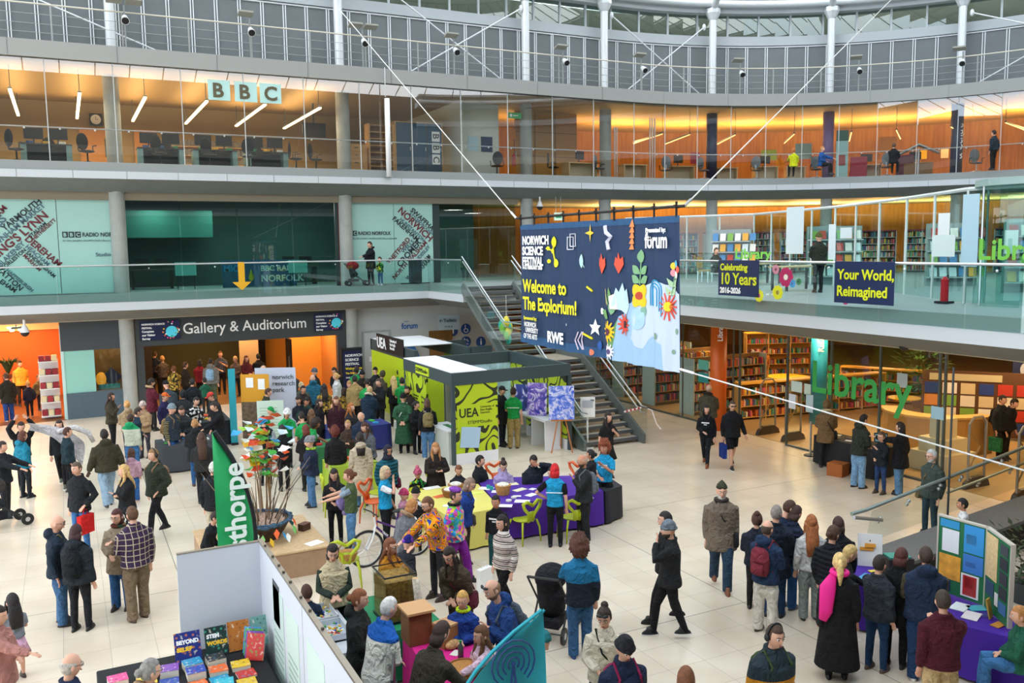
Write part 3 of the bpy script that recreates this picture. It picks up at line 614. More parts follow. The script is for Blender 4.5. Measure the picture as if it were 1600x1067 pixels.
# lockers and open shelving
t = thing('shelving_unit', 'open oak shelving unit beside the blue lockers', 'shelves', (12.1, 35.85, ZF2)); W_ = 1.1
for sx in (-.53, .53): MB().b2((sx - .04, -.25, 0), (sx + .04, .25, 2.15)).build('side', OAK, t)
MB().b2((-.5, .2, 0), (.5, .25, 2.15)).build('back', mat('#8c6230', .6), t)
for k in range(8): MB().b2((-.5, -.24, .12 + k * .28), (.5, .24, .15 + k * .28)).build('shelf', OAK, t)
t = thing('locker_bank', 'oak framed bank of three blue lockers with vertical white letters', 'lockers', (13.75, 35.8, ZF2)); BD = mat('#1c4a63', .45)
MB().b2((-1.08, -.25, 0), (1.08, .3, 2.3)).build('frame', OAK, t)
for k in range(3):
 d = MB().b2((-1.02 + k * .69, -.28, .05), (-.36 + k * .69, -.25, 2.25)).build('door', BD, t); MB().tube([(-.42 + k * .69, -.3, 1.1), (-.42 + k * .69, -.3, 1.25)], .015, 5).build('handle', STEEL, d)
for k, ch in enumerate('BBC'):
 z = 1.72 - k * .48; MB().box((.75, -.29, z), (.36, .01, .42)).build('letter_tile', WHT, t); text(ch, .4, 'letter', DGREY, t, (.62, -.3, z + .13), (pi / 2, pi / 2, 0), off=.006)
t = thing('poster_set', 'blue and dark posters pinned on the white office wall', 'poster', (16.55, 35.38, 10.3)); MB().box((-.35, 0, 0), (.5, .01, .6)).build('sheet', mat('#b6d2dc', .6), t); MB().box((.3, 0, 0), (.55, .01, .65)).build('sheet', mat('#1d2b55', .6), t)
t = thing('fire_extinguisher', 'red fire extinguisher on the column by the orange door', 'extinguisher', (17.7, 34.45, 9.3)); MB().tube([(0, 0, 0), (0, 0, .45), (0, 0, .52)], [.08, .08, .03], 10).build('cylinder', mat('#a3161a', .35), t); MB().tube([(0, 0, .52), (.08, 0, .6), (.1, 0, .3)], .012, 5).build('hose', BLACK, t)
# office furniture
def office_chair(col='#1a1c1f', shell=False):
 t = thing('office_chair', '', 'chair', (0, 0, 0)); f = mat(col, .8); k = mat('#c7ccd0', .4, .3) if shell else BLACK
 MB().ell((0, 0, .47), (.25, .25, .05), 12, 6).build('seat', f, t); MB().ell((0, .24, .82), (.23, .05, .3), 12, 8).build('backrest', f, t); MB().tube([(0, .1, .44), (0, .27, .5), (0, .28, .7)], .025, 6).tube([(0, 0, .44), (0, 0, .12)], .03, 6).build('post', k, t)
 b = MB()
 for i in range(5): a = i * 2 * pi / 5; b.tube([(0, 0, .13), (.28 * cos(a), .28 * sin(a), .07)], .02, 5); b.ell((.28 * cos(a), .28 * sin(a), .035), .035, 6, 5)
 b.build('base', k, t)
 for s in (-1, 1): MB().tube([(s * .2, .1, .44), (s * .28, .08, .5), (s * .28, .08, .68), (s * .28, -.12, .68)], .02, 5).build('armrest', BLACK, t)
 return t
def place(proto, used, loc, rz, label):
 if not used: proto.location = loc; proto.rotation_euler = (0, 0, rz); proto['label'] = label; return proto
 return dup(proto, loc, rz, label)
ch = office_chair(); ch['group'] = 'black office chairs on the second floor'; used = 0
oc = [(-1.2, 34.2, 2.2, 'black office chair tilted at the far left office desk'), (.95, 34.15, .6, 'black office chair left of the concrete office column'), (3.3, 34.1, 2.4, 'black office chair behind the desk right of the column'), (5.0, 34.1, .4, 'black office chair under the second strip light'), (6.4, 34.1, 2.8, 'black office chair between two desks below the letters'), (8.2, 34.3, 1.2, 'black office chair at the desk end near the oak drawers'), (9.0, 34.4, .9, 'black office chair beside the low oak shelves'),
      (16.9, 34.5, -.6, 'black swivel chair by itself against the white wall'), (19.6, 34.3, 1.0, 'large black chair before the plywood wall'), (-.2, 35.85, .2, 'black office chair behind the far left desk'), (3.7, 35.85, .1, 'black office chair deeper behind the middle desks'), (7.0, 35.85, -.3, 'black office chair deeper behind the right desks')]
for x, y, r, lb in oc: place(ch, used, (x, y, ZF2), r, lb); used = 1
TEALL = mat('#7fa39f', .5)
def desk(x, lb):
 t = thing('office_desk', lb, 'desk', (x, 35.05, ZF2)); MB().b2((-.8, -.4, .7), (.8, .4, .74)).build('desktop', mat('#24272b', .5), t)
 for s in (-.7, .7): MB().b2((s - .09, -.36, 0), (s + .09, .3, .7)).build('leg', TEALL, t)
 for s in (-.38, .38):
  mo = MB().box((s, .05, 1.12), (.6, .04, .38)).build('monitor', BLACK, t); MB().box((s, .1, .88), (.05, .04, .3)).box((s, .08, .75), (.22, .16, .02)).build('monitor_stand', DGREY, mo)
 MB().b2((-.75, .2, 0), (.75, .24, .69)).build('modesty_panel', mat('#17191c', .7), t)
 return t
for x, lb in ((-.3, 'black desk with two monitors at the left end of the office'), (3.4, 'black desk with two monitors right of the concrete column'), (5.3, 'black desk with two monitors below the first letter square'), (7.2, 'black desk with two monitors below the last letter square')): desk(x, lb)
bs = thing('low_bookcase', 'long low bookcase of files along the back of the office', 'bookcase', (6.3, 41.1, ZF2)); MB().b2((-2.4, -.2, 0), (2.4, .25, 1.6)).build('carcass', mat('#5a3d20', .6), bs)
for k in range(4): MB().b2((-2.4, -.25, .35 + k * .38), (2.4, -.2, .38 + k * .38)).build('shelf', OAK, bs)
fl_ = MB(); rr = random.Random(3)
for k in range(4):
 x = -2.3
 while x < 2.3: w = rr.uniform(.05, .1); fl_.b2((x, -.24, .38 + k * .38), (x + w * .9, -.05, .38 + k * .38 + rr.uniform(.2, .3))); x += w
o = fl_.build('file_row', mat('#6f6a60', .7, noise_=.4, nscale=20), bs); o['kind'] = 'stuff'
t = thing('oak_drawer_unit', 'oak drawer cabinet in front of the shelves right of the desks', 'cabinet', (10.9, 35.6, ZF2)); MB().b2((-.45, -.3, 0), (.45, .3, 1.25)).build('carcass', OAK, t)
for k in range(4): d = MB().b2((-.42, -.33, .05 + k * .3), (.42, -.3, .31 + k * .3)).build('drawer', mat('#c4914e', .5), t); MB().box((0, -.34, .2 + k * .3), (.15, .02, .03)).build('pull', DGREY, d)
t = thing('flat_screen', 'dark wall-mounted flat screen near the concrete column', 'screen', (9.9, 38, 10.9)); MB().box((0, 0, 0), (1.0, .06, .6)).build('panel', BLACK, t); MB().box((0, .06, .62), (.06, .06, 1.05)).build('bracket', DGREY, t)
# upper library furniture (seen through the curved glass)
def on_ring(s, off): x, y = C(s, off); return (x, y), Cn(s) + pi / 2
def lib_desk(s, off, w, lb, c='#d3b98c', h=.74, top=None):
 (x, y), a = on_ring(s, off); t = thing('reading_table', lb, 'table', (x, y, ZF2), a); MB().b2((-w / 2, -.35, h - .04), (w / 2, .35, h)).build('tabletop', mat(top or c, .5), t)
 for sx in (-1, 1): MB().b2((sx * w / 2 - .04 * sx, -.33, 0), (sx * w / 2 - .1 * sx, .33, h - .04)).build('side_panel', mat(c, .5), t)
 MB().b2((-w / 2 + .1, .1, 0), (w / 2 - .1, .14, h - .05)).build('front_panel', mat('#e0cfae', .6), t); return t
for s, off, w, lb in ((21.2, -1.9, 1.6, 'pale wood table piled with boxes left of the steel rods'), (23.9, -1.9, 1.3, 'cream table with dark cables beyond the steel rods'), (26.2, -2.2, 1.5, 'cream counter left of the navy column'), (28.5, -3.0, 1.2, 'cream reading table right of the navy column'), (30.1, -2.6, 1.2, 'tall cream desk end below the lime poster'), (31.4, -3, 1.0, 'cream desk end left of the purple column'), (34.2, -3, 1.4, 'pale desk with a framed picture right of the red chair'), (36, -3, 1.5, 'wooden counter behind the little roofed stand')): lib_desk(s, off, w, lb)
def board(s, off, z, w, h, c, name, lb, cat='poster'):
 (x, y), a = on_ring(s, off); t = thing(name, lb, cat, (x, y, z), a); MB().box((0, 0, 0), (w, .03, h)).build('sheet', mat(c, .6), t); return t
board(30.3, -2.8, 10.15, .75, .5, '#b7c41f', 'noticeboard', 'lime green display panel on a cream desk end'); board(27.1, -2.6, 10.0, .5, .55, '#b8324a', 'noticeboard', 'small crimson poster left of the navy column'); board(31.7, -2.8, 10.3, .8, .75, '#8aa79a', 'noticeboard', 'sage green noticeboard left of the purple column'); board(35, -3.4, 10.5, .8, .8, '#d58a2c', 'noticeboard', 'orange and grey noticeboard in the upper library')
board(36.3, -6, 10.2, .35, .45, '#e8c32a', 'wall_notice', 'yellow notice on the upper library wood wall'); board(37.0, -6, 10.2, .35, .45, '#d9cfae', 'wall_notice', 'cream notice beside the yellow one on the wood wall')
def red_chair(s, lb, c):
 (x, y), a = on_ring(s, -1.9); t = thing('upholstered_chair', lb, 'chair', (x, y, ZF2), a); m_ = mat(c, .8); MB().b2((-.38, -.05, .1), (.38, .05, 1.05)).build('backrest', m_, t, bevel=.03); MB().b2((-.36, .05, .1), (.36, .65, .42)).build('seat', m_, t, bevel=.03)
 for sx in (-.3, .3): MB().b2((sx - .02, .0, 0), (sx + .02, .04, .1)).build('leg', STEEL, t)
red_chair(33.8, 'crimson high-backed chair right of the purple column', '#a3243e'); red_chair(35.6, 'plum low chair before the wood wall', '#6e2744')
t = thing('blue_banner_stand', 'slim teal and white pull-up banner against the purple column', 'banner', (*C(33.1, -1.7), ZF2), Cn(33.1) + pi / 2); MB().box((0, 0, 1.2), (.55, .03, 2.2)).build('panel', mat('#9cc9c8', .5), t); MB().box((0, 0, 2.05), (.55, .04, .5)).build('top_print', mat('#1f5c50', .5), t); MB().box((0, 0, .04), (.6, .2, .08)).build('base', DGREY, t); MB().box((0, -.02, .9), (.3, .02, .5)).build('red_print', mat('#9c3b3b', .5), t)
t = thing('roofed_display_stand', 'small display stand with a pitched grey roof in the upper library', 'stand', (*C(36.1, -.95), ZF2), Cn(36.1) + pi / 2)
MB().add([(-.85, -.4, .95), (0, -.4, 1.35), (0, .4, 1.35), (-.85, .4, .95), (.85, -.4, .95), (.85, .4, .95), (-.85, -.4, 1.0), (0, -.4, 1.42), (0, .4, 1.42), (-.85, .4, 1.0), (.85, -.4, 1.0), (.85, .4, 1.0)], [(0, 1, 2, 3), (1, 4, 5, 2), (6, 9, 8, 7), (7, 8, 11, 10), (0, 6, 7, 1), (1, 7, 10, 4)]).build('roof', mat('#aeb6b2', .6), t); MB().tube([(0, -.3, 0), (0, -.3, 1.2)], .05, 8).build('post', STEEL, t); MB().b2((-.6, -.3, .0), (.6, .3, .55)).build('box', mat('#7a5228', .6), t)
for s, lb in ((22.55, 'pair of slender steel rods left of the glass partition'), (24.35, 'trio of slender steel rods right of the glass partition')):
 t = thing('steel_rods', lb, 'rod');
 for d_ in (-.12, 0, .12)[:2 if s < 23 else 3]: x, y = C(s + d_, -.9); MB().tube([(x, y, ZF2), (x, y, 11.6 if s > 23 else 11.1)], .035, 8).build('rod', STEEL, t)
# tall white mast tied to the slab at the joint beside the lockers
t = thing('white_mast', 'white tubular mast clamped to the second floor slab edge', 'mast', (11.35, 32.62, 8.55)); MB().tube([(0, 0, 0), (0, 0, 2.95)], .1, 14).build('tube', WHITE, t, smooth=True); MB().tube([(-.06, 0, 3), (-.06, 0, 4.1)], .02, 6).build('rod', STEEL, t); MB().box((0, .06, .03), (.26, .16, .06)).build('clamp', STEEL, t)
# == staircase
st = thing('staircase', 'straight open-riser staircase with grey steps rising to the first floor', 'stairs', (13.9, 21.1, 0))
SG = mat('#6f7674', .45, .3, name='stair_steel'); Nr = 13
def flight(y0, z0, n, dy, dz):
 for i in range(n):
  y, z = y0 + i * dy, z0 + (i + 1) * dz
  s = MB().box((0, y + .17, z - .03), (1.96, .33, .05)).build('step', STEPW, st); MB().box((0, y + .03, z - .045), (1.96, .06, .09)).build('nosing', mat('#55585a', .5), s)
flight(0, 0, Nr, .27, .165); flight(4.9, 2.145, Nr, .265, .172)
MB().b2((-.98, 3.45, 2.05), (.98, 4.95, 2.145)).build('landing', STEPW, st)
for sx in (-1, 1):
 x = sx * 1.02
 MB().prism([(-.25, 0), (.12, 0), (3.55, 2.0), (4.95, 2.0), (8.15, 4.1), (8.25, 4.38), (8.05, 4.55), (4.8, 2.42), (3.4, 2.42), (-.25, .28)], x - .04, x + .04, 'x').build('stringer', SG, st)
 g = GL_CLR
 MB().prism([(-.3, .05), (3.5, 2.2), (4.9, 2.2), (8.2, 4.3), (8.2, 5.36), (4.75, 3.3), (3.35, 3.3), (-.3, 1.05)], x + sx * .055, x + sx * .06, 'x').build('glass_guard', g, st)
 for k, dz in ((0, 1.1), (1, .92)):
  MB().tube([(x - sx * .03 * k, -.35, dz + .0), (x - sx * .03 * k, -.1, dz), (x - sx * .03 * k, 3.4, 2.25 + dz), (x - sx * .03 * k, 4.8, 2.25 + dz), (x - sx * .03 * k, 8.2, 4.38 + dz)], .024, 8).build('handrail', STEEL, st)
t = thing('barrier_tape', 'red and white striped barrier tape trailing from the stair handrail', 'tape', (14.95, 20.8, 1.05)); TW, TR = mat('#efe6e0', .6), mat('#b5232c', .6)
for k in range(9): MB().tube([(-.0 - k * .055, .25 + .02 * k, -.02 - .012 * k), (-.0 - k * .055 - .055, .27 + .02 * k, -.03 - .012 * k)], .03, 5).build('stripe', TR if k % 2 else TW, t)
MB().tube([(0, -.05, 0), (.12, -.1, -.05), (.22, -.2, -.45), (.3, -.3, -.6)], .02, 5).build('tail', TW, t)
t = thing('notice_stand', 'white notice on a slim white stand at the foot of the stairs', 'sign', G(918, 700)); MB().tube([(0, 0, 0), (0, 0, .95)], .028, 8).build('pole', WHITE, t); MB().tube([(0, 0, 0), (0, 0, .03)], .18, 16).build('base', WHITE, t); MB().box((0, -.02, 1.2), (.42, .03, .58), rz=-.45).build('board', WHT, t); MB().box((-.02, -.05, 1.3), (.3, .006, .2), rz=-.45).build('print_block', mat('#b9bcc4', .6), t); MB().box((.1, -.1, 1.4), (.1, .01, .05), rz=-.45).build('heading', DGREY, t)
# loudspeaker at the slab edge
t = thing('loudspeaker', 'black loudspeaker standing on the first floor slab edge by the stairs', 'speaker', (12.45, 32.95, 4.39)); MB().box((0, 0, .5), (.42, .4, .9)).build('cabinet', mat('#1d2431', .6), t, bevel=.02); MB().tube([(0, -.205, .3), (0, -.21, .3)], .15, 16).build('driver', BLACK, t); MB().box((0, 0, .03), (1.2, .1, .04)).box((0, 0, .03), (.1, .7, .04)).build('foot', BLACK, t)
t = thing('yellow_arrow', 'yellow down arrow hung over the first floor balustrade above the sign', 'arrow', (5.68, 32.66, 4.38)); MB().prism([(-.11, .98), (.11, .98), (.11, .3), (.33, .3), (0, 0), (-.33, .3), (-.11, .3)], -.015, .015, 'y').build('arrow_board', mat('#e2a91b', .5), t); MB().box((0, .06, 1.0), (.2, .12, .03)).build('hook', mat('#e2a91b', .5), t)
def dome(loc, lb):
 t = thing('dome_camera', lb, 'camera', loc); MB().tube([(0, 0, 0), (0, 0, -.22)], .04, 8).tube([(0, 0, -.2), (0, 0, -.42)], [.07, .15], 14).build('housing', WHITE, t); MB().ell((0, 0, -.42), (.14, .14, .15), 14, 8).build('dome', BLACK, t, smooth=True)
dome((-1.3, 33.2, 3.62), 'white dome camera under the slab above the shop'); dome(onX(1414, 518, 16.4) * 1 + Vector((0, 0, .15)), 'white dome camera under the library deck'); dome((18.5, 33.6, 7.95), 'white dome camera on the wood wall right of the first floor column')
t = thing('exit_sign', 'green and white exit sign hung on two rods above the banner', 'sign', (19.3, 33.4, 7.1)); MB().box((0, 0, 0), (.4, .05, .34)).build('panel', mat('#cfe8d4', .5, emit=.3), t); MB().box((0, -.03, .02), (.3, .01, .16)).build('arrow', mat('#1c9a5a', .5), t); MB().tube([(-.12, 0, .17), (-.12, 0, .85)], .015, 5).tube([(.12, 0, .17), (.12, 0, .85)], .015, 5).build('rod', STEEL, t)
# == hanging banner (faces the entrance side)
bn = thing('hanging_banner', 'large navy festival banner with a pale cartoon hill hanging from a black rod', 'banner', (10.3, 19.8, 3.38), -pi / 2)
NAVY = mat('#1c3557', .75, bump=.0, name='banner_navy')
BW, BH = 6.52, 2.97
def wavy(u, w): return .05 * sin(u * 7 + w * .6) * (.4 + .6 * (1 - w / BH)) + .018 * sin(u * 19 + 1)
def sheet(poly_n, u0, u1, w0, w1, nu, nw, dy=0):
 vs = []; fs = []
 for j in range(nw + 1):
  for i in range(nu + 1):
   u = u0 + (u1 - u0) * i / nu; w = w0 + (w1 - w0) * j / nw; vs.append((u, wavy(u, w) + dy, w))
 for j in range(nw):
  for i in range(nu): a = j * (nu + 1) + i; fs.append((a, a + 1, a + nu + 2, a + nu + 1))
 return vs, fs
vs, fs = sheet(0, 0, BW, 0, BH, 120, 8); MB().add(vs, fs).build('cloth', NAVY, bn, smooth=True)
def BN(px, py): p = onX(px, py, 10.3); return (19.8 - p.y, p.z - 3.38)
def flatpoly(pts, name, col, dy=.012, rough=.7):
 """flat printed shape following the cloth; pts are (u,w)"""
 pts = list(pts); cx = sum(p[0] for p in pts) / len(pts); cz = sum(p[1] for p in pts) / len(pts); n = len(pts)
 m = MB(); vs = [(cx, wavy(cx, cz) - dy, cz)] + [(u, wavy(u, w) - dy, w) for u, w in pts]
 m.add(vs, [(0, 1 + i, 1 + (i + 1) % n) for i in range(n)]); return m.build(name, mat(col, rough), bn)
def sm(pts, k=6):
 out = []; n = len(pts)
 for i in range(n):
  p0, p1, p2, p3 = [Vector(pts[(i + q) % n]) for q in (-1, 0, 1, 2)]
  for j in range(k):
   t = j / k; out.append(tuple(.5 * ((2 * p1) + (p2 - p0) * t + (2 * p0 - 5 * p1 + 4 * p2 - p3) * t * t + (3 * p1 - p0 - 3 * p2 + p3) * t ** 3)))
 return out
def circ(c, r, n=20, sq=1): return [(c[0] + r * cos(a), c[1] + r * sq * sin(a)) for a in [i * 2 * pi / n for i in range(n)]]
# top hem & bottom hem
m_ = MB(); v, f = sheet(0, 0, BW, BH - .13, BH, 90, 1, -.01); m_.add(v, f); v, f = sheet(0, 0, 4.35, 0, .2, 60, 1, -.01); m_.add(v, f); m_.build('hem', mat('#24507a', .75), bn)
# pale hill
def stripfill(top, name, col, u0, u1, dy, bottom=lambda u: 0, n=60):
 vs = []; fs = []
 for i in range(n + 1):
  u = u0 + (u1 - u0) * i / n; t_, b_ = top(u), bottom(u)
  for j in range(9): w = b_ + (t_ - b_) * j / 8; vs.append((u, wavy(u, w) - dy, w))
 for i in range(n):
  for j in range(8): a = i * 9 + j; fs.append((a, a + 9, a + 10, a + 1))
 return MB().add(vs, fs).build(name, mat(col, .7), bn)
def lerp(t, pts):
 for (a, b), (c, d) in zip(pts, pts[1:]):
  if a <= t <= c: k = (t - a) / (c - a); k = k * k * (3 - 2 * k); return b + (d - b) * k
 return pts[-1][1] if t > pts[-1][0] else pts[0][1]
hp = [BN(*p) for p in ((950, 562), (952, 545), (957, 515), (968, 497), (985, 478), (1000, 462), (1030, 456), (1050, 462), (1063, 475))]
hp = [(min(u, BW), w) for u, w in hp]
stripfill(lambda u: lerp(u, [(hp[0][0], .15), (hp[0][0] + .1, .6)] + hp[3:]), 'green_slope', '#6f9f63', hp[0][0] - .25, hp[3][0] + .5, .008)
stripfill(lambda u: lerp(u, [(hp[2][0], .2)] + [(u_, w_ + .05) for u_, w_ in hp[3:]]), 'pale_hill', '#9dbfdc', hp[2][0] + .05, BW, .014)
stripfill(lambda u: lerp(u, [(4.95, .55), (5.1, 1.0), (5.35, 1.62), (5.8, 1.72), (6.2, 1.66), (6.52, 1.5)]), 'white_hill', '#c3d2e4', 4.95, BW, .02, lambda u: lerp(u, [(4.95, .5), (5.3, .35), (5.65, .62), (6.0, .5), (6.15, 0), (6.52, 0)]))
T = lambda s, px, py, size, c, off=.01, sx=1, dy=.05: text(s, size * .84, 'lettering', c, bn, (BN(px, py)[0], -dy - .02, BN(px, py)[1]), off=off, sx=sx, ext=.002)
YEL = mat('#e9e21f', .6)
T('NORWICH', 820, 382, .34, WHT, .012, .95); T('SCIENCE', 820, 398, .34, WHT, .012, .95); T('FESTIVAL', 820, 414, .34, WHT, .012, .92); T('14-21 FEBRUARY 2026', 820, 420, .15, WHT, .006, .85)
T('Welcome to', 821, 455, .52, YEL, .013, .95); T('The Explorium!', 821, 482, .52, YEL, .013, .95); T('Sponsored by:', 822, 498, .14, YEL, .004)
T('NORWICH', 823, 509, .2, WHT, .004, .75); T('UNIVERSITY', 825, 518, .2, WHT, .004, .72); T('OF THE ARTS', 822, 527, .2, WHT, .004, .7); T('RWE', 859, 533, .42, WHT, .016)
T('Presented by:', 1013, 363, .14, WHT, .006); T('the', 1015, 374, .12, WHT, .005); T('forum', 1012, 387, .5, WHT, .012, .7)
U = lambda px, py: BN(px, py)
def line(pts, r, name, col): MB().tube([(u, wavy(u, w) - .03, w) for u, w in pts], r, 5, flat=1).build(name, mat(col, .6), bn)
m_ = MB()
mp_ = [U(866, 378), U(866, 388), U(861, 396), U(869, 410)]
line([U(866, 378), U(864, 392), U(869, 411)], .02, 'molecule', '#e9e21f'); line([U(864, 392), U(857, 388)], .02, 'molecule', '#e9e21f')
for p, r in ((U(866, 378), .13), (U(864, 392), .07), (U(869, 411), .1), (U(860, 408), .05), (U(859, 388), .05)): flatpoly(circ(p, r), 'molecule_ball', '#e9e21f', .03)
line([U(948, 353), U(950, 363), U(957, 370), U(953, 378), U(955, 390)], .05, 'squiggle', '#dcdcf0')
for k in range(5): c = U(990, 349 + k * 8.8); flatpoly([(c[0] - .09, c[1] - .07), (c[0] + .09, c[1] - .07), (c[0], c[1] + .09)], 'triangle', '#e2894e', .03)
c = U(923, 364); flatpoly([(c[0] + (.16 if i % 2 == 0 else .05) * cos(i * pi / 4), c[1] + (.2 if i % 2 == 0 else .06) * sin(i * pi / 4)) for i in range(8)], 'star', '#e8c73c', .03)
c = U(931, 512); flatpoly([(c[0] + (.18 if i % 2 == 0 else .07) * cos(i * pi / 5 + .3), c[1] + (.2 if i % 2 == 0 else .08) * sin(i * pi / 5 + .3)) for i in range(10)], 'star', '#f2f2f2', .03)
c = U(894, 380); q_ = .14
for dx, dz in ((0, 0), (.1, .07)): line([(c[0] - q_ + dx, c[1] - q_ + dz), (c[0] + q_ + dx - .1, c[1] - q_ + dz), (c[0] + q_ + dx - .1, c[1] + q_ + dz), (c[0] - q_ + dx, c[1] + q_ + dz), (c[0] - q_ + dx, c[1] - q_ + dz)], .012, 'cube_outline', '#e8e8f0')
flatpoly(circ(U(911, 408), .13, 16, 1.2), 'pale_leaf', '#b8dce0', .03); line([U(911, 408), U(917, 418)], .01, 'stem', '#b8dce0')
for p in ((U(920, 448), U(928, 455)), (U(915, 521), U(929, 529))): line(p, .025, 'yellow_dash', '#e9d91f')
for k in range(3): c = U(901 + k * 4.5, 532); line([(c[0] + .08, c[1] + .2), (c[0] - .06, c[1]), (c[0] + .08, c[1] - .2)], .018, 'chevron', '#e8d8ea')
# flowers and foliage
def flower(p, r, n, col, cc, pet=.5, name='flower'):
 pts = []
 for i in range(n * 2): a = i * pi / n; rr_ = (r if i % 2 == 0 else r * pet) * .6; pts += [(p[0] + rr_ * cos(a - .06), p[1] + rr_ * sin(a - .06) * 1.1), (p[0] + rr_ * cos(a + .06), p[1] + rr_ * sin(a + .06) * 1.1)]
 flatpoly(pts, name, col, .034); flatpoly(circ(p, r * .22), name + '_centre', cc, .044)
flower(U(954, 518), .36, 13, '#eec21c', '#5e3144', .62); flower(U(976, 507), .36, 12, '#df4f3c', '#2b2431', .6); flower(U(956, 549), .26, 11, '#efeaf4', '#5a4a78', .6); flower(U(1046, 479), .42, 13, '#df4f3c', '#d9d11e', .4)
for dx, dz in ((.09, .1), (-.09, .1), (.09, -.1), (-.09, -.1), (0, 0)): c = U(1001, 462); flatpoly(circ((c[0] + dx, c[1] + dz * 1.1), .12), 'yellow_petal', '#f0c81e', .03)
flatpoly(circ(U(1001, 462), .08), 'petal_centre', '#c0462c', .045)
for p in (U(942, 413), U(967, 412)):
 flatpoly([(p[0] + a_ * .75, p[1] + b_ * .75) for a_, b_ in ((.02, -.28), (-.22, -.02), (-.16, .2), (-.05, .12), (0, .32), (.08, .12), (.18, .2), (.22, -.02))], 'red_leaf_shape', '#e2543a', .03)
def leafp(p, L_, a, col='#7fae80', w=.3):
 L_ *= .68; flatpoly([(p[0] + L_ * t * cos(a) - L_ * w * sin(pi * t) * sin(a) * s, p[1] + L_ * t * sin(a) + L_ * w * sin(pi * t) * cos(a) * s) for s, ts in ((1, (0, .2, .4, .6, .8, 1)), (-1, (.8, .6, .4, .2))) for t in ts], 'leaf', col, .03)
st_ = U(1001, 445); line([st_, U(1002, 410)], .015, 'stem', '#7fae80')
for px, py, a in ((1002, 412, pi / 2), (1001, 428, 2.5), (1001, 428, .6), (1001, 442, 2.6), (1001, 442, .5)): leafp(U(px, py), .42, a)
for k, (dx, a) in enumerate(((0, 1.9), (.06, 2.1), (.1, 1.7))): leafp((U(953, 478)[0] + dx, U(953, 478)[1]), .6, a, ('#e8b84c', '#7fae80', '#6f9f63')[k], .1)
leafp(U(955, 497), .5, 2.7, '#6f9f63'); leafp(U(958, 492), .5, 1.4, '#7fae80')
c = U(972, 466); flatpoly([(c[0] + x * .72, c[1] + z * .72) for x, z in ((-.5, -.3), (-.3, .3), (-.15, .15), (0, .45), (.1, .2), (.35, .3), (.45, -.2), (.3, -.45), (-.05, -.35))], 'jigsaw_shape', '#bfdbe8', .03); flatpoly([(c[0] - .3 + x * .6, c[1] - .03 + z * .6) for x, z in ((-.1, -.35), (-.15, .1), (.12, .2), (.3, -.35))], 'jigsaw_shape', '#f2dcdc', .036)
for k in range(3):
 r = .21 - k * .06; c = U(1026, 470); line([(c[0] - r, c[1] - .1)] + [(c[0] + r * cos(a), c[1] + .2 + r * sin(a)) for a in [pi - i * pi / 8 for i in range(9)]] + [(c[0] + r, c[1] - .3 + k * .1)], .012, 'blue_arch', '#2f9fd0')
for k, cc in enumerate(('#e65a4a', '#5ab0d8', '#f0c63a', '#ef8f9a', '#f2efe6')): a = k * 1.26; c = U(1055, 421); flatpoly(circ((c[0] + .09 * cos(a), c[1] + .11 * sin(a)), .07), 'balloon_petal', cc, .03)
line([U(1054, 430), U(1049, 462)], .012, 'stem', '#7fae80')
for px, py in ((1051, 440), (1049, 453)): c = U(px, py); flatpoly([(c[0] - .14, c[1] + .07), (c[0], c[1] - .02), (c[0] + .14, c[1] + .07), (c[0] + .08, c[1] - .1), (c[0] - .08, c[1] - .1)], 'leaf_pair', '#a9c9a2', .03)
for px, py, r, cc in ((1006, 486, .1, '#7fae9a'), (1027, 525, .07, '#7f9f8a'), (1057, 518, .06, '#7f9f8a'), (942, 486, .07, '#f2f2f2'), (889, 507, .03, '#f2f2f2'), (937, 540, .1, '#2456a0'), (928, 550, .07, '#e07a5a'), (998, 498, .22, '#a9cde6'), (1052, 550, .05, '#7f9f8a')): flatpoly(circ(U(px, py), r), 'dot', cc, .03)
# rod, clips and wires
rod = thing('banner_rod', 'long black rod carrying the banner on ten clips', 'rod', (10.3, 19.95, 6.52), -pi / 2); MB().tube([(0, 0, .0), (6.8, 0, 0)], .03, 8).build('rod', BLACK, rod)
for k in range(10): x = .25 + k * .7; MB().tube([(x, 0, .09), (x, 0, -.2)], .022, 6).box((x, 0, 0), (.06, .09, .07)).build('clip', BLACK, rod)
for a, b, lb in (((10.3, 19.95, 6.52), onY(528, 12, 31.2), 'taut steel wire from the banner rod up to the left roof column'), ((10.3, 13.15, 6.52), Vector((*C(44.0, .2), 12.6)) if False else onX(1392, 0, 24), 'taut steel wire from the banner rod up towards the right roof'), (onX(1062, 577, 10.32), onX(1600, 735, 13.0), 'white cord running from the banner corner down to the stair rail')):
 t = thing('support_wire', lb, 'wire', a); MB().tube([(0, 0, 0), Vector(b) - Vector(a)], .014, 5).build('wire', mat('#dcdcd8', .5), t); MB().tube([(0, 0, 0), (Vector(b) - Vector(a)).normalized() * .3], .03, 6).build('turnbuckle', STEEL, t)
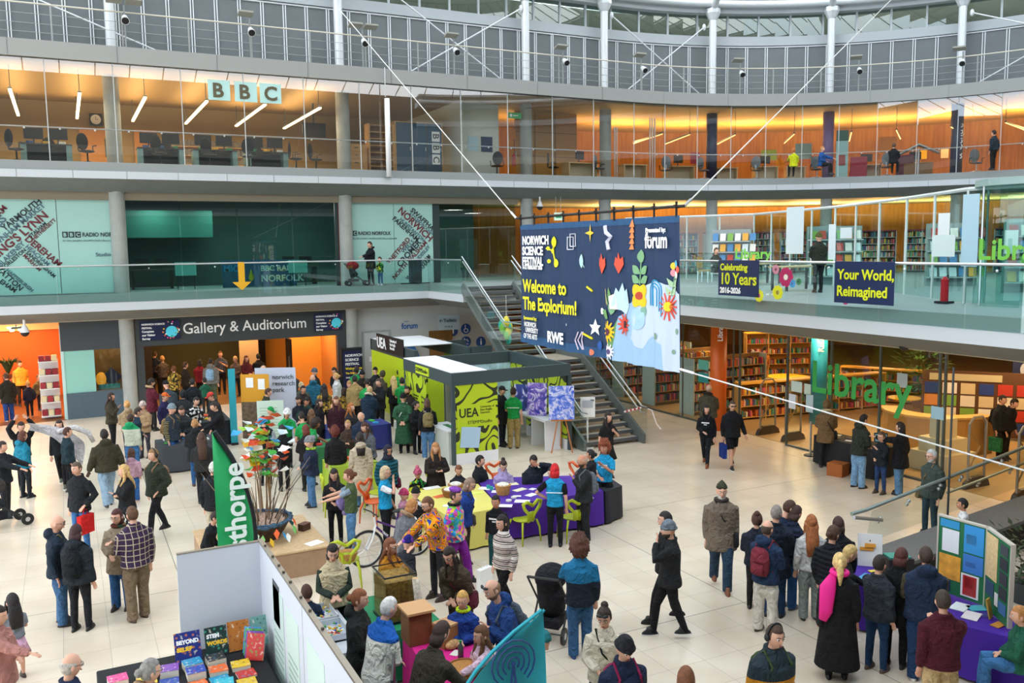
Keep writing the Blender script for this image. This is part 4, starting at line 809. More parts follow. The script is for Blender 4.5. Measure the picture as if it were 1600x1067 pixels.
# == university exhibition booth
def lime_mat(scale, name='lime_print', bg='#b3c91c', fg='#262b1c', w=.16):
 m, nt, b, N, L = nodemat(name, .5); tc = N('TexCoord'); n = N('TexNoise'); n.inputs['Scale'].default_value = scale; n.inputs['Detail'].default_value = 0; n.inputs['Distortion'].default_value = .6; L(tc.outputs['Object'], n.inputs['Vector'])
 a = N('Math'); a.operation = 'MULTIPLY'; a.inputs[1].default_value = 5.5; L(n.outputs['Fac'], a.inputs[0]); f = N('Math'); f.operation = 'FRACT'; L(a.outputs[0], f.inputs[0])
 r = ramp(N, [(0, bg), (.5 - w, fg), (.5 + w, bg)], 'CONSTANT'); L(f.outputs[0], r.inputs[0]); L(r.outputs[0], b.inputs['Base Color']); return m
LIMEP = lime_mat(1.35); LIME = mat('#b3c91c', .5, name='lime'); BG = mat('#39484b', .5, name='booth_slate'); BWH = mat('#dfe0e6', .5)
bo = thing('exhibition_booth', 'lime and slate university exhibition booth with squiggle print walls', 'booth', (8.95, 21.2, 0)); L_ = 3.66; D_ = 3.7; HB = 2.5
for a, b in (((0, 0), (L_, .12)), ((0, .12), (.12, D_ - .12)), ((L_ - .12, .12), (L_, D_ - .12)), ((0, D_ - .12), (L_, D_))): MB().b2((a[0], a[1], HB - .34), (b[0], b[1], HB)).build('header', BG, bo)
MB().b2((.01, .01, HB), (1.05, D_ - .01, HB + .02)).build('roof_panel', mat('#e9e9ec', .5), bo)
for x, y in ((0, 0), (L_ - .06, 0), (0, D_ - .12)): MB().b2((x + .005, y + .005, 0), (x + .1, y + .1, HB - .34)).build('post', BG, bo)
def wallp(x0, y0, x1, y1, m, z0=.3):
 MB().b2((x0, y0, z0), (x1, y1, HB - .34)).build('printed_wall', m, bo); MB().b2((x0, y0, 0), (x1, y1, z0)).build('skirting', BWH, bo)
wallp(.1, .02, 1.36, .08, LIMEP); wallp(L_ - .08, 0.1, L_ - .02, D_, LIMEP); wallp(.02, 1.9, .08, D_, LIMEP); wallp(1.3, D_ - .1, L_, D_ - .04, mat('#a9c9da', .5, noise_=.5, nscale=3)); MB().b2((1.3, .08, 0), (1.36, 1.3, HB - .34)).build('inner_wall', LIME, bo); MB().b2((1.3, 2.4, 0), (1.36, D_, HB - .34)).build('inner_wall', mat('#8f948c', .6), bo)
DK = mat('#23291c', .5)
t2 = text('UEA', .34, 'lettering', DK, bo, (.2, .01, 1.28), off=.006, sx=.9); text('University of\nEast Anglia\nNorwich', .08, 'lettering', DK, bo, (.83, .01, 1.5)); text('STEMMStudio', .13, 'lettering', DK, bo, (.45, .01, 1.08)); MB().b2((.15, .012, 1.0), (1.3, .018, 1.62)).build('logo_ground', LIME, bo)
rc = (pi / 2, 0, -pi / 2)
text('UEA', .3, 'lettering', DK, bo, (.0, 3.5, 1.28), rc, off=.006, sx=.9); text('University of\nEast Anglia\nNorwich', .08, 'lettering', DK, bo, (.0, 2.9, 1.5), rc); text('STEMMStudio', .13, 'lettering', DK, bo, (0.0, 3.3, 1.08), rc); MB().b2((.012, 2.3, 1.0), (.018, 3.6, 1.62)).build('logo_ground', LIME, bo)
MB().b2((-.03, 1.6, HB - .29), (0, 2.6, HB - .06)).build('name_plate', mat('#c6da28', .5), bo); text('STEMMStudio', .16, 'lettering', DK, bo, (-.045, 2.55, HB - .22), rc)
mk = MB().box((.52, 0, .72), (.56, .02, .56), ry=.12).build('character_patch', mat('#a8c4dc', .5), bo); pass
ct = thing('booth_counter', 'white counter with green striped leaflets on the left side of the booth', 'counter', (8.85, 21.75, 0)); MB().b2((0, -.45, .9), (.5, .75, .95)).build('countertop', BWH, ct); MB().b2((.05, -.4, 0), (.45, .7, .9)).build('body', mat('#c9cfc6', .5), ct)
for k in range(5): tag(MB().box((0, 0, 0), (.16, .1, .006)).build('leaflet', mat('#2f7a4a', .6), None, (9.12, 21.5 + k * .14, .955), 0), 'green leaflet on the booth counter, number %s from the nearest end' % ('one', 'two', 'three', 'four', 'five')[k], 'leaflet', 'green leaflets on the booth counter')
t = thing('white_bench', 'white display bench inside the right wall of the booth', 'bench', (12.15, 22.6, 0)); MB().b2((-.25, -1.15, .82), (.3, 1.1, .88)).build('top', BWH, t)
for y in (-1.1, -.3, 1.0): MB().b2((-.22, y - .03, 0), (.28, y + .03, .82)).build('panel_leg', BWH, t)
def art(name, px, lb, loc, rz, c1, c2, w, h, ease=True):
 t = thing(name, lb, 'painting', loc, rz); m, nt, b, N, L = nodemat('art', .5); tc = N('TexCoord'); n = N('TexNoise'); n.inputs['Scale'].default_value = px; n.inputs['Distortion'].default_value = 2.5; L(tc.outputs['Object'], n.inputs['Vector']); r = ramp(N, [(.35, c1), (.5, c2), (.6, '#e7e4f2'), (.7, c1)]); L(n.outputs['Fac'], r.inputs[0]); L(r.outputs[0], b.inputs['Base Color'])
 z = .95 if ease else 0
 MB().box((0, 0, z + h / 2), (w, .03, h), rx=-.12).build('canvas', m, t)
 if ease:
  for a in ((-.3, -.1, 0), (.3, -.1, 0), (0, .45, 0)): MB().tube([a, (a[0] * .3, .04, z + .1)], .02, 5).build('easel_leg', mat('#b8713a', .5), t)
  MB().box((0, -.03, z - .02), (.6, .06, .04)).build('easel_ledge', mat('#b8713a', .5), t)
art('abstract_painting', 3.5, 'blue and violet abstract painting on a wooden easel, nearest of three', (12.25, 21.1, 0), -.45, '#2b56c8', '#7a8fe0', .72, .95)
art('abstract_painting', 3, 'tall blue and purple abstract painting standing on the white bench', (12.12, 22.3, .885), -.8, '#24309c', '#8f6fd0', .6, .95, False)
art('abstract_painting', 1.2, 'dark navy painting with a purple disc on the bench end', (12.1, 23.1, .885), -.8, '#141d4c', '#2c3f96', .6, .8, False)
t = thing('rear_booth', 'second lime booth behind with a white roof and black lettered panel', 'booth', (9.95, 26.6, 0))
for a, b in (((0, 0), (.12, 4.6)), ((1.9, 0), (2.02, 4.6)), ((0, 4.5), (2.02, 4.6)), ((2.0, -.0), (2.8, .1)), ((2.0, 2.2), (2.8, 2.3))): MB().b2((a[0], a[1], HB - .4), (b[0], b[1], HB)).build('header', BG, t)
MB().b2((0, 0, 0), (.08, 4.5, HB - .4)).build('wall_panel', LIME, t); MB().b2((0, -.04, 0), (1.9, .02, HB - .4)).build('wall_panel', LIME, t); MB().b2((2.0, -.02, 0), (2.06, 2.3, HB - .4)).build('wall_panel', LIME, t); MB().b2((.05, 1.4, HB - .02), (1.95, 4.55, HB + .01)).build('roof_panel', mat('#e9e9ec', .5), t)
MB().b2((-.03, .9, HB - .3), (-.06, 3.7, HB + .28)).build('name_board', BLACK, t); text('UEA', .52, 'lettering', WHT, t, (-.075, 3.6, HB - .2), rc, off=.015); text('University of\nEast Anglia\nNorwich', .13, 'lettering', WHT, t, (-.075, 2.2, HB + .1), rc, off=.004)
t = thing('paper_sculpture', 'turquoise and green paper sculpture hanging by the stairs', 'sculpture', (13.2, 26.4, 3.0)); rr = random.Random(2)
for k, c in enumerate(('#38c4b4', '#57b8e0', '#7fc84a', '#e7d84a')):
 for _ in range(3): MB().ell((rr.uniform(-.15, .15), rr.uniform(-.15, .15), rr.uniform(-.35, .35) + (.1 * k)), (.12, .12, .2), 7, 5).build('paper_piece', mat(c, .6), t)
MB().tube([(0, 0, .5), (0, 0, 1.2)], .006, 4).build('cord', WHITE, t)
# == ground floor library front
XG = 18.3; WN = [500]
def gpane(y0, y1, z0=.03, z1=3.44):
 o = MB().add([(XG, y0 + .01, z0), (XG, y1 - .01, z0), (XG, y1 - .01, z1), (XG, y0 + .01, z1)], [(0, 1, 2, 3)]).build('window_%d' % WN[0], GL_CLR); struct(o); WN[0] += 1
for a, b in ((28.5, 31), (26, 28.5), (23.4, 26), (20.9, 23.4), (17.0, 18.6), (15.4, 17.0), (13.7, 15.4), (8.5, 11.2), (5.5, 8.5)): gpane(a, b)
fm = MB()
for y in (20.9, 23.4, 26, 28.5, 31): fm.b2((XG - .02, y - .015, 0), (XG + .02, y + .015, 3.44))
for y in (20.6, 18.6, 17.0, 15.4, 13.7, 13.55, 11.2, 8.5): fm.b2((XG - .03, y - .025, 0), (XG + .03, y + .025, 3.44))
fm.b2((XG - .04, 5, 0), (XG + .04, 11.2, .04)).b2((XG - .04, 13.6, 0), (XG + .04, 18.6, .05)).b2((XG - .04, 20.6, 0), (XG + .04, 31, .05))
struct(fm.build('trim_9', mat('#4a5450', .4)))
p0, p1 = onX(1268, 610, XG), onX(1268, 562, XG); hcap = (p1.z - p0.z) / .7
lt = thing('library_lettering', 'large green library lettering on the ground floor glass front', 'lettering', (XG - .03, p0.y, p0.z), -pi / 2); GRN = mat('#35a047', .5, emit=.1)
pe = onX(1424, 600, XG); wid = p0.y - pe.y
tx = text('Library', hcap, 'lettering', GRN, lt, (0, -.01, 0), off=.02); bpy.context.view_layer.update(); tx.scale = (wid / max(.1, tx.dimensions.x), 1, 1)
oc_ = thing('painted_column', 'bright orange round column lettered Library beside the glass front', 'column', (18.05, 21.3, 0)); MB().tube([(0, 0, 0), (0, 0, 3.46)], .25, 28).build('shaft', mat('#d9641c', .45), oc_, smooth=True); text('Library', .22, 'lettering', WHT, oc_, (-.09, -.28, onX(1128, 533, 18).z), (pi / 2, -pi / 2, -.7), off=.004)
oc_ = thing('painted_column', 'sky blue round column lettered Reader inside the ground floor library', 'column', (21.4, 20.4, 0)); MB().tube([(0, 0, 0), (0, 0, 3.46)], .26, 28).build('shaft', mat('#1f93b8', .45), oc_, smooth=True); text('Readers', .24, 'lettering', WHT, oc_, (-.12, -.3, onX(1272, 548, 21.3).z), (pi / 2, -pi / 2, -.8), off=.004)
# security gates
for k, (y, lb) in enumerate(((20.0, 'clear security gate with a dark rounded foot by the orange column'), (18.95, 'clear security gate with a dark rounded foot by the glass corner'), (13.1, 'clear security gate with a dark rounded foot behind the bearded man with glasses'), (11.9, 'clear security gate nearest the stair handrail end'))):
 t = thing('security_gate', lb, 'gate', (18.9, y, 0)); MB().prism([(-.45, 0), (.45, 0), (.38, .16), (.2, .27), (-.2, .27), (-.38, .16)], -.06, .06, 'y').build('foot', mat('#3a322c', .4), t)
 MB().tube([(-.3, 0, .2), (-.3, 0, 1.55), (-.15, 0, 1.7), (.15, 0, 1.7), (.3, 0, 1.55), (.3, 0, .2)], .03, 6).build('frame', mat('#8f8577', .4), t); MB().tube([(-.3, 0, .4), (.1, 0, 1.0), (-.3, 0, 1.4)], .02, 5).build('coil', mat('#b08a58', .4), t); MB().b2((-.28, -.005, .25), (.28, .005, 1.6)).build('panel', GL_CLR, t)
# shelves with books --------------------------------------------------
BCOL = ['#8c2f2a', '#d9b23a', '#2f5a8c', '#3d7a4e', '#e3dccb', '#b5532a', '#5a3d6e', '#1f2a38', '#c9773a', '#7c8f9c', '#d65c7a', '#2f8f8c']
BM = [mat(c, .6) for c in BCOL]; BMESH = [MB().box((0, 0, .5), (1, 1, 1)).mesh('book_block', m) for m in BM]
NB = [0]; rb = random.Random(11)
rows_lbl = []
def bookrow(org, ux, L_, n_ind, depth, where, hmax=.27, face=None, stuff=None):
 """books standing along ux from org; individuals while n_ind lasts, else appended to the stuff mesh"""
 x = 0; k = 0; ux = Vector(ux); nx = Vector((ux.y, -ux.x, 0)); rz = atan2(ux.y, ux.x)
 while x < L_ - .05:
  w = rb.uniform(.025, .055); h = rb.uniform(.7, 1) * hmax; d = depth * rb.uniform(.75, 1); c = org + ux * (x + w / 2) - nx * (d / 2)
  ln = rb.choice((0, 0, 0, .12, -.1))
  if k < n_ind:
   o = bpy.data.objects.new('library_book', BMESH[rb.randrange(12)]); COL.objects.link(o); o.location = c; o.rotation_euler = (0, ln * .5, rz) if abs(ux.x) > .9 else (0, 0, rz); o.scale = (w, d, h); tag(o, 'book on the ' + where, 'book', 'books on the ' + where); NB[0] += 1
  elif stuff is not None: stuff.mat(rb.randrange(12)).box(c + Vector((0, 0, h / 2)), (w, d, h), rz=rz)
  x += w + .004; k += 1
  if rb.random() < .05: x += .12
 return k
gs = MB(); RN = ['first', 'second', 'third', 'fourth', 'fifth']
EPANEL = mat('#a9bcb6', .45, name='shelf_end_panel')
for i, y in enumerate((23.4, 25.6, 27.6, 29.6)):
 t = thing('library_shelf_row', 'double sided bookshelf with a pale green end panel, %s behind the ground floor glass' % ('nearest', 'second', 'third', 'farthest')[i], 'bookshelf', (18.75, y, 0)); H_ = 1.95
 MB().b2((0, 0, 0), (.05, .75, H_)).build('end_panel', EPANEL, t); MB().b2((.05, .34, 0), (3.2, .4, H_)).build('back_panel', mat('#8a6a3c', .6), t); MB().b2((3.2, 0, 0), (3.25, .75, H_)).build('end_panel', EPANEL, t); MB().b2((.05, .02, 0), (3.2, .7, .12)).build('plinth', mat('#5a4a36', .6), t)
 for k in range(5): MB().b2((.05, .02, .12 + k * .36), (3.2, .7, .14 + k * .36)).build('shelf', mat('#b28d54', .5), t)
 for k in range(5):
  bookrow(Vector((18.82, y + .05, .142 + k * .36)), (1, 0, 0), 3.1, (26 if i < 2 else 0), .22, '%s shelf of the %s bookshelf row behind the glass' % (('lowest', 'second', 'third', 'fourth', 'top')[k], ('nearest', 'second')[min(i, 1)]), stuff=gs)
# low shelving and counter behind the gates
def lowshelf(x, y, rz, L_, n, lb, H_=1.15, individuals=0, top='#e0a93c'):
 t = thing('low_bookcase', lb, 'bookcase', (x, y, 0), rz); MB().b2((0, .0, 0), (L_, .05, H_)).build('back_panel', mat('#a9772e', .6), t); MB().b2((-.02, -.36, H_), (L_ + .02, .06, H_ + .05)).build('top', mat(top, .45), t)
 for k in range(n): MB().b2((0, -.34, .08 + k * (H_ - .08) / n), (L_, 0, .1 + k * (H_ - .08) / n)).build('shelf', mat('#d3a55c', .5), t)
 for q in range(int(L_ / 1.0) + 1): MB().b2((q * L_ / int(L_ / 1.0) - .02, -.34, 0), (q * L_ / int(L_ / 1.0) + .02, 0, H_)).build('upright', mat('#d3a55c', .5), t)
 ux = Vector((cos(rz), sin(rz), 0)); nx = Vector((sin(rz), -cos(rz), 0))
 for k in range(n): bookrow(Vector((x, y, .105 + k * (H_ - .08) / n)) + nx * .33 + ux * .03, ux, L_ - .05, individuals, .2, 'low case behind the gates, shelf %s up' % ('one', 'two', 'three', 'four')[k], .23, stuff=gs)
 return t
lowshelf(19.6, 22.3, -.12, 6.0, 3, 'long low bookcase with a yellow top behind the security gates', 1.2, 18)
lowshelf(25.8, 23.4, -1.1, 4.2, 3, 'long low bookcase with a pale wood top under the reading lamp', 1.2)
lowshelf(26.4, 29.5, -.35, 3.0, 4, 'pale tall bookcase at the back right of the blue column', 1.9)
lowshelf(31.5, 14.5, -1.3, 3.5, 4, 'yellow lit display shelves at the far right of the library', 2.4, top='#c99a3a')
o = gs.build('library_books', BM); tag(o, 'remaining rows of books on the farther ground floor library shelves', 'books', kind='stuff')
def round_table(x, y, r, lb, c='#d9b81f', z=.75):
 t = thing('round_table', lb, 'table', (x, y, 0)); MB().tube([(0, 0, z - .03), (0, 0, z)], r, 24).build('tabletop', mat(c, .4), t); MB().tube([(0, 0, 0), (0, 0, z)], .04, 8).build('pedestal', STEEL, t); MB().tube([(0, 0, 0), (0, 0, .03)], .3, 16).build('base', STEEL, t)
round_table(24.4, 24.8, .75, 'round yellow table in the library beyond the low bookcase'); round_table(24.2, 19.4, .5, 'small round yellow table right of the blue column')
t = thing('library_plant', 'bushy green pot plant behind the large green lettering', 'plant', (26.5, 20.6, 0)); MB().tube([(0, 0, 0), (0, 0, .4)], [.22, .3], 14).build('pot', mat('#8a6a4a', .7), t)
fo = MB(); rp_ = random.Random(4)
for _ in range(260): a = rp_.uniform(0, 6.3); h = rp_.uniform(.4, 2.4); r = rp_.uniform(.1, .85) * (1 - abs(h - 1.5) / 1.8); c = Vector((r * cos(a), r * sin(a), h)); d = Vector((cos(a), sin(a), rp_.uniform(-.3, .6))) * .3; w = Vector((-sin(a), cos(a), 0)) * .05; fo.add([c, c + d * .5 + w, c + d, c + d * .5 - w], [(0, 1, 2, 3)])
fo.build('foliage', mat('#3f6b2a', .6), t)
t = thing('service_desk', 'curved pale wood library service desk behind the glass', 'desk', (22.6, 16.6, 0)); pts = [(1.6 * cos(a) * 1.3, 1.6 * sin(a)) for a in [pi * .75 + i * pi / 14 for i in range(11)]]
MB().prism([(x, y) for x, y in pts] + [(x * .72, y * .72) for x, y in pts[::-1]], .98, 1.04).build('worktop', mat('#dcb46a', .4), t); MB().prism([(x * .97, y * .97) for x, y in pts] + [(x * .93, y * .93) for x, y in pts[::-1]], 0, .98).build('front_panel', mat('#c49a58', .5), t)
t = thing('book_display_tower', 'stepped white plinth stacked with books behind the glass', 'display', (19.7, 14.6, 0))
for k, (w, z0, z1) in enumerate(((1.1, 0, .5), (.8, .5, .85), (.45, .85, 1.35))): MB().box((0, 0, (z0 + z1) / 2), (w, w, z1 - z0)).build('tier', mat('#cfc4a0', .6), t)
# posters wall and banner at the far right entrance
t = thing('poster_wall', 'freestanding wall of small pinned posters inside the right library entrance', 'board', (23.6, 16.4, 0), -.9); MB().b2((-1.5, 0, .1), (1.5, .06, 2.0)).build('board', mat('#5c3c22', .7), t); MB().b2((-1.3, -.02, 1.72), (.6, 0, 1.92)).build('header_strip', mat('#c9bf9a', .6), t); rq = random.Random(9)
for i in range(6):
 for j in range(4):
  c = rq.choice(['#e8e2d2', '#c0392b', '#23408c', '#1d1d22', '#d98a2c', '#7fae4a', '#d9c9a0', '#f2f2ec']); MB().b2((-1.42 + i * .48, -.02, .22 + j * .37), (-1.42 + i * .48 + .38, 0, .22 + j * .37 + .32)).build('poster', mat(c, .6), t)
t = thing('pull_up_banner', 'navy pull-up banner with a round crest above the poster wall', 'banner', (25.2, 15.9, 0), -.9); MB().b2((-.45, 0, .05), (.45, .03, 3.0)).build('panel', mat('#16224a', .6), t); MB().tube([(0, -.01, 2.0), (0, -.02, 2.0)], .26, 20).build('crest', mat('#aeb4c4', .5), t); text('Boo', .4, 'lettering', WHT, t, (.1, -.02, 2.35), (pi / 2, -pi / 2, 0)); MB().b2((-.5, -.15, 0), (.5, .15, .06)).build('base', DGREY, t)
for (px, py), lb in zip(((1412, 548), (1205, 545), (1188, 520), (1430, 600)), ('framed notice', '', '', '')): pass
def glass_notice(px, py, w, h, c, lb, plane=XG):
 p = onX(px, py, plane); t = MB().b2((-.004, -w / 2, -h / 2), (.004, w / 2, h / 2)).build('notice_sheet', mat(c, .6), None, (plane - .03, p.y, p.z)); tag(t, lb, 'notice', 'paper notices taped to the library glass')
for a in ((1246, 604, .4, .3, '#c9dccf', 'white notice on the corner pane, upper left of a cluster'), (1263, 608, .24, .3, '#c9d9c6', 'white notice with a green sprig on the corner pane'), (1239, 627, .26, .42, '#dfe6ee', 'white and blue notice on the corner pane below the others'), (1266, 630, .26, .5, '#bcd3d6', 'long pale notice overlapping the sky blue column'), (1466, 645, .34, .3, '#a8cfe0', 'pale blue notice by the far right entrance'), (1411, 594, .3, .35, '#b9c2bc', 'grey notice right of the large lettering')): glass_notice(*a)
for k, (px, py, lb) in enumerate(((1100, 570, 'teal poster high on the glass left of the orange column'), (1100, 590, 'teal poster in the middle left of the orange column'), (1102, 560, ''))):
 if lb: glass_notice(px, py, .5, .32, ('#5fae9a', '#2f8f8c')[k], lb)
# == first floor library pod
POD = [(22.0, 32.2), (24.6, 27.0), (22.6, 21.0), (20.3, 16.4), (18.35, 13.2), (18.35, 8.0), (19.5, 3.0)]
fr = MB()
for (x0, y0), (x1, y1) in zip(POD, POD[1:]):
 L_ = sqrt((x1 - x0) ** 2 + (y1 - y0) ** 2); n = max(1, round(L_ / 1.5))
 for i in range(n):
  a, b = i / n, (i + 1) / n; ax, ay, bx, by = x0 + (x1 - x0) * a, y0 + (y1 - y0) * a, x0 + (x1 - x0) * b, y0 + (y1 - y0) * b
  struct(MB().add([(ax, ay, 4.4), (bx, by, 4.4), (bx, by, 6.95), (ax, ay, 6.95)], [(0, 1, 2, 3)]).build('window_%d' % WN[0], glass('pod_glass', (.60, .82, .78), 1.0) if WN[0] < 512 else bpy.data.materials['pod_glass'])); WN[0] += 1
  fr.box((ax, ay, 5.66), (.05, .05, 2.6))
 fr.tube([(x0, y0, 6.97), (x1, y1, 6.97)], .05, 6)
struct(fr.build('trim_10', mat('#cfd6d4', .4)))
# revolving-door like drum of green glass
t = thing('glass_door_drum', 'curved green glass entrance drum on the library deck', 'door', (18.9, 12.1, 4.38))
for a0 in (0.3, 1.5, 2.7, 3.9):
 pts = [(1.05 * cos(a0 + i * .15), 1.05 * sin(a0 + i * .15)) for i in range(7)]
 MB().add([(x, y, 0) for x, y in pts] + [(x, y, 2.6) for x, y in pts], [(i, i + 1, 8 + i, 7 + i) for i in range(6)]).build('glass_leaf', GL_GRN, t); MB().tube([(*pts[0], 0), (*pts[0], 2.62)], .025, 6).build('frame_post', STEEL, t)
MB().tube([(0, 0, 2.6), (0, 0, 2.75)], 1.1, 24).build('canopy', mat('#8fa8a4', .4), t)
# first floor book cases on the curve
fs_ = MB(); fi = 0
def f1case(s, off, w, lb, H_=1.95):
 (x, y), a = on_ring(s, off); a += 0; t = thing('tall_bookcase', lb, 'bookcase', (x, y, ZF1), a)
 MB().b2((-w / 2, 0, 0), (w / 2, .05, H_)).build('back_panel', mat('#5f5340', .6), t); MB().b2((-w / 2, -.35, H_), (w / 2, .05, H_ + .06)).build('top_board', mat('#8a3040', .5), t)
 for q in range(3): MB().b2((-w / 2 + q * w / 2 - .02, -.33, 0), (-w / 2 + q * w / 2 + .02, 0, H_)).build('upright', mat('#a9b0ac', .5), t)
 for k in range(6): MB().b2((-w / 2, -.33, .05 + k * .32), (w / 2, 0, .07 + k * .32)).build('shelf', mat('#c9cfc9', .5), t)
 ux = Vector((cos(a), sin(a), 0)); nx = Vector((sin(a), -cos(a), 0))
 for k in range(6): bookrow(Vector((x, y, ZF1 + .075 + k * .32)) + nx * .3 - ux * (w / 2 - .03), ux, w - .06, 0, .2, '', .25, stuff=fs_)
k = 0
for s in [23.4 + 1.62 * q for q in range(13)]:
 f1case(s, -3.0, 1.55, 'red-topped bookcase, number %s from the left along the deck wall' % ('one', 'two', 'three', 'four', 'five', 'six', 'seven', 'eight', 'nine', 'ten', 'eleven', 'twelve', 'thirteen')[k]); k += 1
for i, (x, y, rz, w) in enumerate(((23.6, 27.2, -.9, 1.5), (23.9, 22.2, -.6, 1.8), (25.6, 18.9, -.7, 1.5), (23.6, 14.9, -.8, 1.5), (24.5, 14.0, -.9, 1.8))):
 t = thing('magazine_rack', 'magazine rack of sloped covers %s' % ('behind the pale green lettering', 'left of the blue and navy sign', 'right of the wooden beam door', 'behind the notices beside the glass drum', 'at the right end of the deck')[i], 'rack', (x, y, ZF1), rz)
 MB().b2((-w / 2, 0, 0), (w / 2, .3, 2.0)).build('carcass', mat('#9aa5a5', .5), t)
 for q in range(4): MB().b2((-w / 2, -.22, .25 + q * .42), (w / 2, 0, .28 + q * .42)).build('ledge', mat('#c9cfd0', .5), t)
 rq2 = random.Random(i)
 for q in range(4):
  for j in range(6): c = rq2.choice(['#d9e2e6', '#e8a93c', '#4c86b8', '#c0392b', '#e9e4da', '#7fae4a']); MB().box((-w / 2 + .17 + j * .29, -.13, .44 + q * .42), (.22, .01, .3), rx=-.3).build('magazine', mat(c, .5), t)
o = fs_.build('library_books', BM); tag(o, 'rows of books on the curved first floor library bookcases', 'books', kind='stuff')
for (px, py, X_, s, lb) in ((1148, 404, 21.6, 1.0, 'small pale green library lettering above the ten years sign'), (1527, 405, 17.6, 1.0, 'green library lettering at the right edge of the first floor')):
 p = onX(px, py, X_); t = thing('library_lettering', lb, 'lettering', p, -pi / 2 if X_ < 19 else -pi / 2 + .3); text('Library', .5 if X_ > 20 else .62, 'lettering', mat('#6fb544', .5, emit=.15), t, off=.012)
# signs on the balustrade
def bal_sign(px0, py0, px1, py1, lb, lines):
 a, b = onX(px0, py1, 15.4), onX(px1, py0, 15.4); w = a.y - b.y; h = .92
 t = thing('balustrade_sign', lb, 'sign', (15.4, a.y, 4.47), -pi / 2); MB().b2((0, 0, 0), (w, .012, h)).build('panel', mat('#15264f', .5), t, bevel=.02)
 for s, x, z, size, c in lines: text(s, size, 'lettering', c, t, (x, -.01, z), off=.008, sx=.92)
 return t, w
LY = mat('#d9e021', .5)
bal_sign(1122, 416, 1186, 465, 'navy sign on the deck glass celebrating ten years 2016-2026', [('Celebrating', .08, .66, .24, LY), ('10 Years', .08, .3, .42, LY), ('2016-2026', .08, .07, .2, WHT)])
bal_sign(1303, 422, 1398, 468, 'navy sign on the deck glass reading your world reimagined', [('Your World,', .1, .53, .31, LY), ('Reimagined', .08, .16, .32, LY)])
def vflower(px, py, r, c, cc, lb):
 p = onX(px, py, 15.42); t = thing('flower_sticker', lb, 'sticker', (15.42, p.y, p.z), -pi / 2); t['group'] = 'flower stickers on the deck glass'; m_ = MB()
 for i in range(9): a = i * 2 * pi / 9; m_.ell((r * .65 * cos(a), 0, r * .65 * sin(a)), (r * .36, .004, r * .36), 7, 5)
 m_.build('petals', mat(c, .5), t); MB().ell((0, -.006, 0), (r * .3, .004, r * .3), 8, 6).build('centre', mat(cc, .5), t)
for a in ((1228, 433, .24, '#b3265c', '#e8e0d0', 'large crimson flower sticker on the deck glass'), (1215, 457, .18, '#d9d91f', '#9c8a1f', 'yellow flower sticker below the crimson one'), (1186, 462, .16, '#d9d91f', '#c04a6a', 'yellow flower sticker at the corner of the ten years sign'), (1212, 421, .12, '#c98a9a', '#8a4a5a', 'dusty pink flower sticker beside the crimson one'), (1248, 440, .08, '#3a7a4a', '#15301c', 'small dark green dot sticker right of the crimson flower'), (1238, 443, .1, '#3f8fc8', '#2a6aa0', 'blue round sticker under the crimson flower'), (1321, 470, .09, '#c0457a', '#3a2030', 'small pink flower sticker under the reimagined sign')): vflower(*a)
for i, (px, py, w, h, X_, c, lb) in enumerate(((1242, 360, .7, 1.4, 19.6, '#cfdde0', 'tall white noticeboard panel with blue dots on the pod glass'), (1300, 378, .25, 1.0, 19.5, '#d9e6e8', 'long narrow white notice on the pod glass'), (1322, 364, .4, .3, 19.5, '#d3dfe2', 'pale notice right of the long narrow one'), (1475, 350, .3, .5, 18.2, '#dfe6e6', 'white notice with a dark arrow near the glass drum'), (1474, 384, .6, .5, 18.2, '#cfe0de', 'wide notice sheet below the arrow notice'), (1516, 360, .4, 1.6, 18.0, '#a9c9d6', 'tall blue-white poster strip on the glass drum'), (1580, 378, .3, .5, 18.0, '#e3e9e9', 'blank white notice above the right edge lettering'))):
 p = onX(px, py, X_); t = MB().b2((-.006, -w / 2, -h / 2), (.006, w / 2, h / 2)).build('notice_sheet', mat(c, .6), None, p); tag(t, lb, 'notice', 'paper notices taped to the library glass')
t = thing('fire_extinguisher', 'red fire extinguisher on the library deck beside the glass drum', 'extinguisher', (18.0, 13.45, ZF1)); MB().tube([(0, 0, .05), (0, 0, .55), (0, 0, .62)], [.09, .09, .03], 10).build('cylinder', mat('#b3161e', .35), t); MB().tube([(0, 0, .6), (.1, 0, .66), (.12, 0, .3)], .015, 5).build('hose', BLACK, t); MB().box((0, 0, .03), (.3, .3, .05)).build('stand', BLACK, t)
for i, (px, py, lb) in enumerate(((1110, 440, 'reading table seen through the deck glass, leftmost'), (1225, 452, 'wooden table with papers on the deck behind the flower stickers'))):
 p = G(px, py, ZF1); t = thing('deck_table', lb, 'table', (min(p.x, 24), min(p.y, 24 - i * 4), ZF1)); MB().b2((-.8, -.4, .7), (.8, .4, .74)).build('tabletop', mat('#c9a878', .5), t)
 for a, b in ((-.7, -.3), (.7, -.3), (-.7, .3), (.7, .3)): MB().b2((a - .03, b - .03, 0), (a + .03, b + .03, .7)).build('leg', DGREY, t)
t = thing('deck_chair', 'tan slatted chair behind the first floor deck glass', 'chair', (21.5, 26.2, ZF1), .5); MB().box((0, 0, .45), (.45, .45, .05)).build('seat', mat('#a58a4a', .6), t); MB().box((0, .22, .75), (.45, .04, .4)).build('backrest', mat('#a58a4a', .6), t)
for a, b in ((-.2, -.2), (.2, -.2), (-.2, .2), (.2, .2)): MB().b2((a - .02, b - .02, 0), (a + .02, b + .02, .45)).build('leg', STEEL, t)
